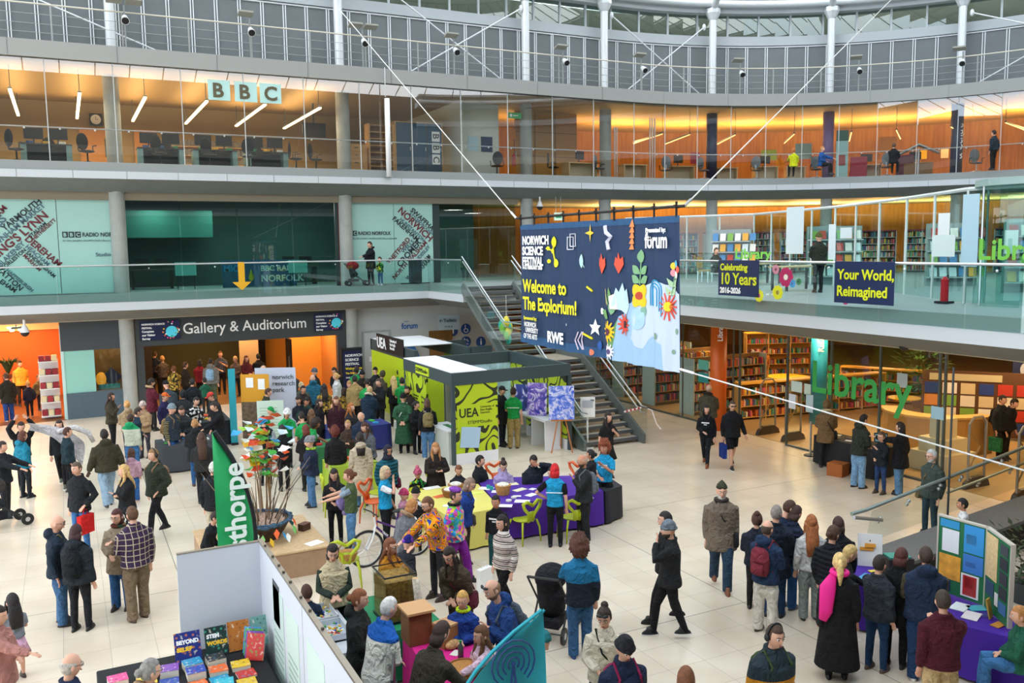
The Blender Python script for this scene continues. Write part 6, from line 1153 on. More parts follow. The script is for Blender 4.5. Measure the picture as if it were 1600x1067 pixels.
# built in world directions from three top corners
A_, B_, C_ = Vector((11.02, 8.17, 0)), Vector((11.08, 7.46, 0)), Vector((10.68, 6.84, 0)); db.location = (0, 0, 0); db.rotation_euler = (0, 0, 0)
def bpanel(P_, Q_, z0, z1, items):
 u = (Q_ - P_); L_ = u.length; u.normalize(); rz = atan2(u.y, u.x); n = Vector((u.y, -u.x, 0)); c = (P_ + Q_) / 2
 q = MB().box((c.x, c.y, (z0 + z1) / 2), (L_, .04, z1 - z0), rz=rz).build('green_panel', GB, db); MB().box((c.x, c.y, z1 + .01), (L_ + .02, .06, .025), rz=rz).box((P_.x, P_.y, (z0 + z1) / 2), (.025, .055, z1 - z0), rz=rz).box((Q_.x, Q_.y, (z0 + z1) / 2), (.03, .055, z1 - z0), rz=rz).build('frame', FRM, db)
 for a, b, e, f, col in items:
  p = P_ + u * L_ * (a + b) / 2 + n * .026; MB().box((p.x, p.y, z0 + (z1 - z0) * (e + f) / 2), (L_ * (b - a), .006, (z1 - z0) * (f - e)), rz=rz).build('poster', col if not isinstance(col, str) else mat(col, .6), db)
 return u, n
AP = mat('#e8a43a', .6, noise_=.3, nscale=6)
bpanel(A_, B_, .78, 1.88, ((.05, .45, .88, .98, '#2a8fc4'), (.1, .45, .56, .86, '#dfe3ea'), (.05, .5, .2, .52, AP), (.55, .95, .62, .98, '#2f8fd0'), (.55, .95, .36, .6, '#3a7ac8'), (.6, .8, .74, .86, '#d8c9b8'), (.52, .88, .04, .34, '#e6e6ea'), (.56, .84, .06, .32, '#c22a26'), (.6, .78, .16, .3, '#1c1a1c'), (.6, .8, .44, .5, '#d8d8f0'), (.02, .3, .04, .18, '#20306a')))
bpanel(B_, C_, .78, 1.88, ((.05, .5, .42, .97, mat('#d9bd8a', .7, noise_=.15, nscale=18)), (.6, .9, .82, .95, '#3a3f46'), (.6, .9, .64, .79, '#2a2d33'), (.6, .9, .46, .61, '#33363c'), (.6, .9, .28, .43, '#2d3036'), (.08, .4, .2, .38, '#2f4a6a'), (.45, .58, .14, .3, '#d8d8d8'), (.62, .9, .1, .24, '#3a6a9a')))
cloth_table('display_table', 'purple clothed table under the green display board', 0, [(10.15, 7.6), (10.75, 6.2), (11.35, 6.4), (11.2, 8.3), (10.6, 8.35)], .74, '#44189a')
cloth_table('display_table', 'small purple clothed table with framed artwork beside the crowd', 0, [(10.3, 8.85), (11.1, 8.75), (11.2, 9.5), (10.45, 9.6)], .74, '#44189a')
for px, py, w, h, c, lb in ((1500, 948, .3, .2, '#e3ecee', 'white leaflet spread on the purple table, leftmost'), (1530, 950, .3, .18, '#4ab0c0', 'turquoise leaflets fanned beside the display board'), (1518, 962, .3, .2, '#e8e2e2', 'white print with an orange patch at the table front'), (1560, 976, .2, .12, '#c98a3a', 'small orange and blue booklet at the table corner'), (1355, 902, .3, .2, '#4a9ac8', 'blue booklets on the small purple table'), (1372, 893, .25, .16, '#e3d24a', 'yellow green booklet on the small purple table')): p = G(px, py, .75); o = MB().box((0, 0, 0), (w, h, .01)).build('leaflet', mat(c, .6), None, p, rs.uniform(-.5, .5)); tag(o, lb, 'leaflet', 'leaflets on the purple tables')
t = thing('leaflet_holder', 'clear holder of tourist leaflets before the display board', 'holder', G(1545, 965, .75), .3); MB().box((0, 0, .13), (.12, .02, .26), rx=-.2).build('leaflet', mat('#b8923a', .6), t); MB().box((0, .03, .02), (.13, .1, .03)).build('holder', GL_CLR, t)
t = thing('framed_print', 'framed white print with orange and red shapes on a tabletop easel', 'picture', (11.0, 9.35, .75), -.75); MB().box((0, 0, .25), (.36, .02, .5), rx=-.25).build('frame', WHITE, t); MB().box((0, -.02, .33), (.16, .01, .06), rx=-.25).box((-.05, -.015, .27), (.2, .01, .05), rx=-.25).build('orange_print', mat('#e8a03a', .5), t); MB().box((.08, -.01, .2), (.07, .01, .14), rx=-.25).build('red_print', mat('#d9583a', .5), t); MB().box((-.07, .0, .13), (.12, .012, .06), rx=-.25).build('blue_print', mat('#2a4a8a', .5), t); MB().tube([(0, .02, .4), (0, .2, 0)], .01, 5).build('easel_leg', BLACK, t)
t = thing('teal_crate', 'box with a teal lid behind the curly haired person', 'box', (11.25, 9.05, .75), -.4); MB().box((0, 0, .1), (.4, .3, .2)).build('body', mat('#2a2622', .6), t); MB().box((0, 0, .21), (.34, .24, .02)).build('lid', mat('#2f8a7a', .5), t)
t = thing('blue_chair', 'blue plastic chair back behind the display board', 'chair', (11.9, 6.9, 0), -1.2); MB().ell((0, 0, .72), (.25, .05, .2), 14, 8).build('backrest', mat('#1f3f9a', .4), t); MB().ell((0, -.22, .45), (.23, .22, .04), 14, 6).build('seat', mat('#1f3f9a', .4), t)
for a, b in ((-.18, -.35), (.18, -.35), (-.2, .0), (.2, .0)): MB().tube([(a, b, 0), (a * .9, b, .45 if b else .6)], .012, 6).build('leg', STEEL, t)
# sloping wall with handrails
RW_ = mat('#63625f', .8, noise_=.12, nscale=30, name='granite'); z0 = onY(1400, 862, 10.2).z; z1 = onY(1600, 790, 10.2).z; x0 = onY(1400, 862, 10.2).x; x1 = onY(1600, 790, 10.2).x; sl_ = (z1 - z0) / (x1 - x0)
zt = lambda x: z0 + (x - x0) * sl_
t = thing('sloping_wall', 'dark granite topped low wall beside the stair handrails', 'wall', (0, 0, 0))
def slab(xa, xb, ya, yb, dz0, dz1, m, nm, flat0=None): MB().add([(xa, ya, zt(xa) + dz0 if flat0 is None else flat0), (xb, ya, zt(xb) + dz0 if flat0 is None else flat0), (xb, yb, zt(xb) + dz0 if flat0 is None else flat0), (xa, yb, zt(xa) + dz0 if flat0 is None else flat0), (xa, ya, zt(xa) + dz1), (xb, ya, zt(xb) + dz1), (xb, yb, zt(xb) + dz1), (xa, yb, zt(xa) + dz1)], [(3, 2, 1, 0), (4, 5, 6, 7), (0, 1, 5, 4), (1, 2, 6, 5), (2, 3, 7, 6), (3, 0, 4, 7)]).build(nm, m, t)
slab(11.3, 20, 9.75, 10.55, -.06, 0, RW_, 'coping'); slab(11.4, 20, 9.95, 10.5, 0, -.06, mat('#3a3a38', .8), 'wall_body', 0.0)
hrl = thing('stair_handrails', 'pair of grey tubular handrails with glass rising to the right', 'handrail', (0, 0, 0)); gm = mat('#8d9a96', .4, .4)
a, b = onY(1352, 797, 11.0), onY(1640, 683, 11.0); MB().tube([a + Vector((-.35, 0, -.02)), a, b], .035, 10).build('handrail', gm, hrl); MB().tube([a + Vector((-.4, -.1, -.05)), a + Vector((.3, -.12, -.2))], .035, 10).build('rail_end', STEEL, hrl)
a2, b2 = onY(1480, 770, 11.9), onY(1640, 708, 11.9); MB().tube([a2, b2], .03, 10).build('handrail', gm, hrl)
for px, py, Y in ((1375, 803, 11.0), (1420, 776, 11.0), (1470, 752, 11.0), (1503, 739, 11.0), (1566, 714, 11.0), (1580, 728, 11.9), (1530, 748, 11.9)): p = onY(px, py, Y); MB().ell(p - Vector((0, 0, .08)), .04, 8, 6).ell(p - Vector((.05, 0, .14)), .035, 8, 6).build('rail_bracket', STEEL, hrl)
MB().add([(a.x - .1, 10.9, .35), (b.x, 10.9, zt(b.x)), (b.x, 10.9, b.z + .12), (a.x + .05, 10.9, a.z + .0)], [(0, 1, 2, 3)]).build('glass_guard', glass('guard_glass', (.80, .86, .83), 1.0), hrl)
p = onY(1485, 700, 10.95); MB().tube([(p.x, 10.95, 0), (p.x, 10.95, 3.4)], .02, 6).build('post', DGREY, hrl)
t = thing('shrub', 'dark leafy shrub behind the low granite wall', 'plant', (13.6, 8.4, 0)); MB().tube([(0, 0, 0), (0, 0, .35)], [.3, .35], 14).build('pot', DGREY, t); fo = MB(); rp_ = random.Random(6)
for _ in range(420): a_ = rp_.uniform(0, 6.3); z = rp_.uniform(.3, 1.15); r = rp_.uniform(.1, .75); c_ = Vector((r * cos(a_), r * sin(a_), z)); d_ = Vector((cos(a_), sin(a_), rp_.uniform(-.5, .8))) * .13; w_ = Vector((-sin(a_), cos(a_), .3)) * .035; fo.add([c_, c_ + d_ * .5 + w_, c_ + d_, c_ + d_ * .5 - w_], [(0, 1, 2, 3)])
fo.build('foliage', mat('#2a3f22', .6), t)
# black clothed table by the library glass, queue posts
cloth_table('display_table', 'black clothed table of leaflets in front of the library glass', 0, [(17.4, 16.7), (17.35, 14.7), (18.1, 14.7), (18.1, 16.9)], .76, '#18181c')
for k in range(7): o = MB().box((0, 0, 0), (.2, .14, .012)).build('leaflet', mat(('#2a2d33', '#d9d9dc', '#5a4a3a')[k % 3], .6), None, (17.6 + (k % 2) * .25, 16.5 - k * .2, .77), k * .5); tag(o, 'leaflet on the black table by the glass, %s from the left end' % ('first', 'second', 'third', 'fourth', 'fifth', 'sixth', 'seventh')[k], 'leaflet', 'leaflets on the black table')
t = thing('tablet_stand', 'dark tablet screen on a stand on the black table', 'screen', (17.85, 14.95, .765), -.7); MB().box((0, 0, .2), (.32, .02, .24), rx=-.3).build('panel', mat('#1c2b33', .3), t); MB().box((0, .06, .05), (.1, .12, .1)).build('stand', BLACK, t); MB().box((0, -.014, .2), (.27, .006, .18), rx=-.3).build('screen', mat('#6a9aa8', .3, emit=.3), t)
for k, (px, py) in enumerate(((1266, 712), (1282, 718))): t = thing('queue_post', 'slim steel queue post by the glass corner, %s one' % ('left', 'right')[k], 'post', G(px, py)); MB().tube([(0, 0, 0), (0, 0, .03)], .17, 16).build('base', DGREY, t); MB().tube([(0, 0, 0), (0, 0, .95)], .03, 10).build('pole', STEEL, t)
t = thing('cardboard_boxes', 'brown cardboard box under the black table', 'box', (17.3, 15.3, 0)); MB().box((-.3, .2, .16), (.4, .4, .32), rz=.3).build('carton', mat('#a8602a', .8), t)
t = thing('shop_shelf', 'white shop shelving tower of red and cream goods by the opening', 'shelves', (-.72, 34.55, 0)); MB().b2((-.3, .2, 0), (.32, .25, 2.1)).build('back', WHITE, t)
for k in range(5): MB().b2((-.3, -.2, .1 + k * .48), (.32, .22, .13 + k * .48)).build('shelf', WHITE, t)
for k in range(5):
 for j in range(3): MB().box((-.19 + j * .2, 0, .23 + k * .48), (.17, .28, .19)).build('goods', mat(('#8e1f2a', '#d9c9a0', '#9c2a30', '#d9c9a0', '#8e1f2a')[(k + j) % 5], .7), t)
t = thing('framed_shop_picture', 'dark frame with a yellow print on the orange shop wall', 'picture', (-3.9, 39.9, 1.9)); MB().box((0, 0, 0), (1.5, .06, 1.1)).build('frame', mat('#4a2a1c', .5), t); MB().box((-.3, -.04, .2), (.5, .01, .4)).build('print', mat('#e8b83a', .6), t)
t = thing('potted_fern', 'dark potted palm against the orange shop wall', 'plant', (-2.2, 39.2, 0)); MB().tube([(0, 0, 0), (0, 0, 1.1)], [.16, .2], 12).build('pot', mat('#6a3a20', .7), t); fo = MB()
for k in range(26): a_ = k * .73; fo.tube([(0, 0, 1.1), (.2 * cos(a_), .2 * sin(a_), 1.6), (.45 * cos(a_), .45 * sin(a_), 1.65 + .15 * sin(k))], [.02, .035, .004], 4, flat=.3)
fo.build('foliage', mat('#1f3a1c', .7), t)
t = thing('shop_ceiling_spotlight', 'double ceiling spotlight unit above the shop opening', 'light', (-1.6, 34.4, 3.28)); MB().box((0, 0, 0), (.5, .25, .08), rz=.6).build('tray', STEEL, t); MB().tube([(-.12, -.08, -.05), (-.12, -.08, -.12)], .07, 10).tube([(.12, .08, -.05), (.12, .08, -.12)], .07, 10).build('lamp', mat('#fff2cc', .4, emit=4), t); MB().tube([(0, 0, 0), (0, 0, .18)], .02, 6).build('stem', STEEL, t)
t = thing('window_display', 'navy hexagonal display and teal box behind the shop window', 'display', (1.2, 34.75, 0)); MB().b2((-.5, -.2, 0), (.4, .25, .9)).build('plinth', mat('#5a4a30', .7), t); MB().box((.1, 0, 1.3), (.5, .05, .5), ry=.785).build('hexagon', mat('#16203f', .6), t); MB().box((0, -.1, .98), (.7, .1, .16)).build('teal_box', mat('#1f8a8a', .5), t); MB().ell((-.25, 0, 1.25), (.18, .12, .25), 10, 8).build('amber_lamp', mat('#e0962a', .5, emit=.6), t)
# == people
RM = []                                             # objects whose voxel remesh is baked at the end
def cloth(c, pat=None):
 key = ('cloth', c, pat)
 if key in MC: return MC[key]
 m, nt, b, N, L = nodemat('cloth', .88); tc = N('TexCoord'); col = srgb(c)
 b.inputs['Specular IOR Level'].default_value = .25
 n = N('TexNoise'); n.inputs['Scale'].default_value = 7; n.inputs['Detail'].default_value = 3; n.inputs['Distortion'].default_value = 1.6; L(tc.outputs['Object'], n.inputs['Vector'])
 bp = N('Bump'); bp.inputs['Strength'].default_value = 1; bp.inputs['Distance'].default_value = .07; L(n.outputs['Fac'], bp.inputs['Height']); L(bp.outputs[0], b.inputs['Normal'])
 if pat is None:
  r = ramp(N, [(.3, tuple(x * .78 for x in col)), (.7, tuple(min(1, x * 1.2 + .004) for x in col))]); L(n.outputs['Fac'], r.inputs[0]); out = r.outputs[0]
 elif pat == 'plaid':
  s = N('SeparateXYZ'); L(tc.outputs['Object'], s.inputs[0]); o = []
  for ax in (0, 2):
   q = N('Math'); q.operation = 'MULTIPLY'; q.inputs[1].default_value = 11; L(s.outputs[ax], q.inputs[0]); f = N('Math'); f.operation = 'FRACT'; L(q.outputs[0], f.inputs[0]); g = N('Math'); g.operation = 'LESS_THAN'; g.inputs[1].default_value = .13; L(f.outputs[0], g.inputs[0]); o.append(g)
  a = N('Math'); a.operation = 'MAXIMUM'; L(o[0].outputs[0], a.inputs[0]); L(o[1].outputs[0], a.inputs[1]); r = ramp(N, [(0, c), (1, '#b8a890')]); L(a.outputs[0], r.inputs[0]); out = r.outputs[0]
 elif pat == 'quilt':
  w = N('TexWave', bands_direction='Z'); w.inputs['Scale'].default_value = 4.2; L(tc.outputs['Object'], w.inputs['Vector']); b2 = N('Bump'); b2.inputs['Strength'].default_value = 1; b2.inputs['Distance'].default_value = .03; L(w.outputs['Fac'], b2.inputs['Height']); L(bp.outputs[0], b2.inputs['Normal']); L(b2.outputs[0], b.inputs['Normal'])
  r = ramp(N, [(0, tuple(x * .7 for x in col)), (.4, c)]); L(w.outputs['Fac'], r.inputs[0]); out = r.outputs[0]
 elif pat == 'split':
  s = N('SeparateXYZ'); L(tc.outputs['Object'], s.inputs[0]); r = ramp(N, [(0, PATC[c][1]), (PATC[c][2], c)], 'CONSTANT'); q = N('Math'); q.operation = 'MULTIPLY'; q.inputs[1].default_value = .5; L(s.outputs[2], q.inputs[0]); L(q.outputs[0], r.inputs[0]); out = r.outputs[0]
 else:
  cols = {'stripe': ['#e8e0d6', '#6a4a42', '#e8e0d6', '#2c2626', '#b8a8a0'], 'knit': ['#1f1f22', '#c9c29a', '#2c2a24', '#a89a5a', '#1f1f22'], 'wild': ['#f09a1c', '#f09a1c', '#1a1a1a', '#e8b81c', '#2a4ab0', '#e8601c'], 'rainbow': ['#e85a9a', '#e8c23a', '#3ab0c9', '#7ac94a', '#c94ad0', '#f2a0b0', '#3a8ae0'], 'galaxy': ['#2a1a6a', '#3a5ac0', '#7a3ab0', '#1a2a7a'], 'mono': ['#1c1c1e', '#d9d9d6', '#1c1c1e'], 'tartan': ['#5a2c22', '#1f3a2a', '#8a6a4a'], 'print': ['#101014', '#c9d02a', '#101014', '#2a8a3a'], 'floral': ['#2a2a20', '#8a6a2a', '#c9a84a']}[pat]
  if pat in ('stripe', 'knit'):
   w = N('TexWave', bands_direction='Z'); w.inputs['Scale'].default_value = 1.6 if pat == 'stripe' else 3.5; w.inputs['Distortion'].default_value = 1.2; L(tc.outputs['Object'], w.inputs['Vector']); src = w.outputs['Fac']
  elif pat == 'wild': w = N('TexNoise'); w.inputs['Scale'].default_value = 6; w.inputs['Detail'].default_value = 0; w.inputs['Distortion'].default_value = 1; L(tc.outputs['Object'], w.inputs['Vector']); q = N('Math'); q.operation = 'MULTIPLY'; q.inputs[1].default_value = 4; L(w.outputs['Fac'], q.inputs[0]); f = N('Math'); f.operation = 'FRACT'; L(q.outputs[0], f.inputs[0]); src = f.outputs[0]
  else: w = N('TexVoronoi'); w.inputs['Scale'].default_value = 16; L(tc.outputs['Object'], w.inputs['Vector']); s = N('SeparateXYZ'); L(w.outputs['Color'], s.inputs[0]); src = s.outputs[0]
  r = ramp(N, [(i / len(cols), k) for i, k in enumerate(cols)], 'CONSTANT'); L(src, r.inputs[0]); out = r.outputs[0]
 L(out, b.inputs['Base Color']); MC[key] = m; return m
PATC = {'#1f6e98': (0, '#1b2430', .56), '#1f9a62': (0, '#c3cbb8', .61), '#1f5db0': (0, '#e3e0d2', .66), '#26343c': (0, '#c9861f', .62), '#1c2740': (0, '#c9cdc9', .6)}
def skinm(c):
 k = ('skin', c)
 if k not in MC: m, nt, b, N, L = nodemat('skin', .55); b.inputs['Base Color'].default_value = (*srgb(c), 1); b.inputs['Subsurface Weight'].default_value = .05; MC[k] = m
 return MC[k]
SK = {'a': '#d9a58a', 'b': '#c48a6a', 'c': '#8c5a3e', 'd': '#4e3226', 'e': '#e3b8a2'}
EYEM = [mat('#f0ece6', .3), mat('#1c1512', .25)]; LIPM = mat('#a8584e', .5)
def remesh(o, vox, smooth=2):
 r = o.modifiers.new('remesh', 'REMESH'); r.mode = 'VOXEL'; r.voxel_size = vox; r.use_smooth_shade = True
 if smooth: s = o.modifiers.new('smooth', 'SMOOTH'); s.iterations = smooth; s.factor = .5
 RM.append(o)
def ik(S, T, l1, l2, hint):
 d = T - S; D = d.length; mx = (l1 + l2) * .995
 if D > mx: T = S + d * (mx / D); d = T - S; D = mx
 a = (l1 * l1 - l2 * l2 + D * D) / (2 * D); hgt_ = sqrt(max(0, l1 * l1 - a * a)); u = d.normalized(); h = Vector(hint); h = (h - u * h.dot(u)).normalized()
 return S + u * a + h * hgt_, T
def headshape(m, M, k, fn, n=28, r=20, lim=None):
 """sphere in head space pushed through fn(dir)->radius scale vector"""
 vs = []; fs = []
 for j in range(r + 1):
  t = pi * j / r
  for i in range(n):
   a = 2 * pi * i / n; d = Vector((sin(t) * cos(a), sin(t) * sin(a), cos(t))); vs.append(M @ (fn(d) * k))
 for j in range(r):
  for i in range(n): i2 = (i + 1) % n; fs.append((j * n + i, (j + 1) * n + i, (j + 1) * n + i2, j * n + i2))
 m.add(vs, fs)
def skull(d):
 x, y, z = d.x * .077, d.y * .096, d.z * .118
 if d.z < 0: t = -d.z; x *= 1 - .32 * t * t; y = y * (1 - .12 * t) - .012 * t
 if d.y < 0:
  g = lambda cx, cz, s: math.exp(-((x - cx) ** 2 + (z - cz) ** 2) / (s * s))
  y += -.026 * math.exp(-(x / .011) ** 2 - ((z + .018) / .02) ** 2) - .01 * math.exp(-(x / .009) ** 2 - ((z - .008) / .02) ** 2)
  y += .011 * (g(.03, .012, .016) + g(-.03, .012, .016)) - .006 * math.exp(-((z - .036) / .012) ** 2) * (abs(x) < .05) - .006 * math.exp(-(x / .02) ** 2 - ((z + .056) / .01) ** 2) - .008 * math.exp(-(x / .02) ** 2 - ((z + .098) / .018) ** 2)
 return Vector((x, y, z))
def hairf(thick, cover='full', low=-.62, curly=0):
 def f(d):
  p = skull(d); front = d.y < -.28 - .1 * d.z
  ok = (not front and d.z > low + (.45 if d.y < .1 else 0)) or d.z > .5
  if cover == 'rim': ok = ok and d.z < .42 and d.y > -.3
  s = 1 + thick if ok else .9
  if curly and ok: s += curly * (1.2 * noise.noise(d * 6) + 1.1 * noise.noise(d * 13))
  return p * s + Vector((0, .004 if ok else 0, .004 if ok else 0))
 return f
ARMS = {  # wrist target in units of body height (x outward, y forward is negative, z), elbow hint
 'd': ((.135, -.01, .47), (.3, 1, 0)), 'D': ((.2, -.03, .49), (.3, 1, 0)), 'p': ((.115, -.05, .535), (1, 1, 0)), 'f': ((.015, -.14, .58), (1, .6, -.4)), 'h': ((.03, -.18, .66), (1, .2, -1)),
 'x': ((-.05, -.13, .665), (1, 0, -1)), 'k': ((.02, .12, .55), (1, .3, 0)), 'r': ((.1, -.3, .66), (.6, 0, -1)), 'R': ((.1, -.33, .78), (.6, 0, -1)), 'u': ((.03, -.1, .9), (1, -.4, .2)), 'U': ((.08, -.02, 1.05), (1, -.2, .3)),
 'i': ((.11, -.03, .585), (1, .5, 0)), 'c': ((.0, -.11, .83), (.8, -.2, -1)), 'g': ((.02, -.13, .74), (.9, 0, -1)), 'l': ((.1, -.24, .6), (.8, .3, -1)), 'W': ((.13, -.12, .5), (.2, 1, 0)), 'B': ((.14, .1, .49), (.2, 1, 0)), 's': ((.26, -.06, .66), (.2, 1, -.5))}
PCOUNT = [0]
def person(px, py, h, fa, pose, arms, top, legs, shoe, hair, extra, label, skin='a', z0=0.0, group=None):
 near = None
 K = h; adult = h > 1.45; hh = .155 + .0415 * h; kk = hh / .228 * 1.06
 lean = 0.0
 if pose[0] == 'b': lean = radians(float(pose[1:])); pose = 's'
 ex = {}
 for e in extra:
  k2 = e[:2]; ex[k2] = e[2:] or True
 sit = pose == 't'; walk = pose == 'w'
 hipz = .51 * K if not sit else .5
 dz = hipz - .51 * K
 piv = Vector((0, 0, .52 * K + dz)); Rl = Matrix.Rotation(lean, 3, 'X')       # + lean tips the chest towards -Y
 def T(p): p = Vector(p) + Vector((0, 0, dz)); return (Rl @ (p - piv) + piv) if p.z > piv.z - .02 or lean == 0 else p
 wd = float(ex.get('wd', 1.0)); fat = float(ex.get('ft', 1.0)); fem = 'fm' in ex
 shz = (h - hh - .04 * K); sw = .121 * K * wd * (.92 if fem else 1)
 # head frame
 nod = radians(float(ex.get('nd', 8 if lean == 0 else 15))); turn = radians(float(ex.get('tn', 0)))
 neckb = T((0, .01 * K, shz + .01 * K)); hc = T((0, -.012 * K, h - hh * .5));
 if lean > .3: hc = hc + Vector((0, 0, .03 * K))
 HM = Matrix.Translation(hc) @ (Matrix.Rotation(turn, 4, 'Z') @ Matrix.Rotation(nod + lean * .55, 4, 'X'))
 HMk = HM
 topl = HM @ Vector((0, 0, .112 * kk))
 # place: the head top sits on the ray through (px,py)
 hz = z0 + topl.z; d = ray(px, py); t = (hz - CAMZ) / d.z; W_ = EYE + d * t
 c = Vector((-W_.x, -W_.y)).normalized(); th = atan2(c.y, c.x) + radians(fa); rz = th + pi / 2
 ox = topl.x * cos(rz) - topl.y * sin(rz); oy = topl.x * sin(rz) + topl.y * cos(rz)
 loc = Vector((W_.x - ox, W_.y - oy, z0))
 if 'at' in ex: q = [float(v) for v in ex['at'].split(',')]; loc = Vector((q[0], q[1], z0)); W_ = loc; rz = radians(q[2])
 dist = sqrt(W_.x ** 2 + W_.y ** 2)
 hi = dist < 15.5; vx = .0085 if hi else (.011 if dist < 21 else .015)
 root = thing('person', label, 'person', loc, rz, group)
 # legs
 stride = .13 * K if walk else 0
 F = {}
 for s in (-1, 1):
  hp = Vector((s * .05 * K * wd, 0, .5 * K + dz))
  if sit: kn = Vector((s * .07 * K, -.25 * K, .5)); an = Vector((s * .07 * K, -.26 * K - .0, .08))
  elif walk:
   f = 1 if s == (1 if 'wl' not in ex else -1) else -1
   an = Vector((s * .045 * K, -f * stride, .045 * K + (.04 * K if f < 0 else 0))); kn = (hp + an) / 2 + Vector((0, -.035 * K, 0))
  else: an = Vector((s * .06 * K, .015 * K * s, .045 * K)); kn = (hp + an) / 2 + Vector((s * .004, -.012 * K, .01 * K))
  F[s] = (hp, kn, an)
 B = MB(); sk_only_arms = None
 tor = [(0, 0, .47, .085, .06), (0, 0, .53, .09, .065), (0, 0, .6, .072, .052), (0, -.003, .68, .085, .062), (0, 0, .75, .098, .06)]
 rings = [((T((x * K, y * K, z * K))), rx * K * wd, ry * K * fat, lean) for x, y, z, rx, ry in tor]
 sz = shz
 rings += [(T((0, .005 * K, sz - .065 * K)), sw * .88, .048 * K, lean), (T((0, .005 * K, sz - .035 * K)), sw * .7, .042 * K, lean), (T((0, .004 * K, sz - .008 * K)), sw * .42, .036 * K, lean), (T((0, .004 * K, sz + .018 * K)), .038 * K, .034 * K, lean)]
 B.loft(rings, 16); B.tube([neckb, (neckb + hc) / 2, hc + (HM.to_3x3() @ Vector((0, .015, -.02))) * kk], [.034 * K ** .5 * .98 * kk * 1.1, .042 * kk * 1.1, .044 * kk * 1.1], 12)
 headshape(B, HM, kk, skull)
 for s in (-1, 1): B.ell(HM @ (Vector((s * .078, .008, -.008)) * kk), (.012 * kk, .02 * kk, .03 * kk), 8, 6, HM.to_3x3())
 AR = {}
 for s, a in ((1, arms[0]), (-1, arms[1])):      # first letter: right hand of the figure is at -X when facing -Y
  (tx, ty, tz), hn = ARMS[a]; S = T((s * (sw - .02 * K), .005 * K, sz - .05 * K)); tg = Vector((s * tx * K, ty * K, tz * K))
  tg = T(tg) if a not in 'dDWB' or lean == 0 else S + Vector((s * .03 * K, -.1 * K * sin(lean), -.3 * K))
  E_, Wr = ik(S, tg, .165 * K, .155 * K, (s * hn[0], hn[1], hn[2])); AR[s] = (S, E_, Wr)
  B.tube([S, (S + E_) / 2, E_, (E_ + Wr) / 2, Wr], [x * K for x in (.024, .025, .021, .021, .0145)], 10)
  fd = (Wr - E_).normalized(); side = Vector((s, 0, 0)); side = (side - fd * side.dot(fd)); side = side.normalized() if side.length > .1 else Vector((0, 0, 1)); pn = fd.cross(side)
  hs = .1 * K / .175 * .1 * 1.0; hk = K / 1.75
  pc = Wr + fd * .045 * hk; rotm = Matrix((side, pn, fd)).transposed(); B.ell(pc, (.036 * hk, .016 * hk, .05 * hk), 10, 8, rotm)
  fr_ = .0092 if hi else .012
  for q in range(4):
   o_ = side * ((q - 1.5) * .0195 * hk); b0 = pc + fd * .035 * hk + o_; L_ = (.062, .075, .07, .055)[q] * hk; cu = (.35 + .12 * q) * (1 if s > 0 else -1)
   m1 = b0 + (fd + pn * cu * -.3).normalized() * L_ * .5; B.tube([b0, m1, m1 + (fd * .8 - pn * cu).normalized() * L_ * .5], [fr_ * hk, fr_ * hk * .95, fr_ * hk * .75], 6)
  tb = Wr + fd * .02 * hk - side * .028 * hk * s * (1 if s > 0 else -1); B.tube([tb, tb - side * .022 * hk + fd * .03 * hk, tb - side * .026 * hk + fd * .058 * hk], [.012 * hk, .011 * hk, .008 * hk], 6)
 for s in (-1, 1):
  hp, kn, an = F[s]; B.tube([hp + Vector((0, 0, .02 * K)), hp * .5 + kn * .5, kn, kn * .5 + an * .5, an], [x * K for x in (.045, .04, .029, .027, .018)], 10); B.ell(an + Vector((0, -.035 * K, -.02 * K)), (.018 * K, .04 * K, .012 * K), 8, 6)
 o = B.build('body', skinm(SK[skin]), root); remesh(o, vx, 1)
 PF = {'t': 1.16, 'j': 1.38, 'c': 1.42, 'l': 1.42, 'p': 1.58, 'v': 1.48, 'w': 1.3}[top[0]]; yb = .058 * K * fat * PF
 # face
 facing = abs(((fa + math.degrees(turn) + 180) % 360) - 180) < 118
 if facing and 'nf' not in ex:
  for s in (-1, 1):
   e_ = MB(); c_ = HM @ (Vector((s * .03, -.081, .01)) * kk); e_.ell(c_, .0125 * kk, 8, 6); e_.mat(1).ell(c_ + HM.to_3x3() @ Vector((0, -.008 * kk, 0)), .0075 * kk, 8, 6); e_.build('eye', EYEM, root)
   if dist < 19: MB().tube([HM @ (Vector((s * x, y, z)) * kk) for x, y, z in ((.014, -.098, .032), (.03, -.096, .037), (.046, -.084, .033))], .0042 * kk, 5).build('eyebrow', mat(hair[1:] if hair[0] != '0' else '#4a3628', .8), root)
  MB().ell(HM @ (Vector((0, -.1, -.057)) * kk), (.022 * kk, .008 * kk, .007 * kk), 10, 6, HM.to_3x3()).build('lips', LIPM, root)
 # trousers, skirt or shorts
 lf = {'n': 1.12, 'w': 1.6, 's': 1.45, 'k': 1.3}.get(legs[0], 1.3); lc = cloth('#' + legs[1:].split('/')[0].strip('#'), legs.split('/')[1] if '/' in legs else None)
 Lg = MB(); Lg.loft([(Vector((0, 0, z * K + dz)), rx * K * wd, ry * K * fat) for z, rx, ry in ((.47, .088, .066), (.52, .096, .074), (.585, .083, .065))], 16)
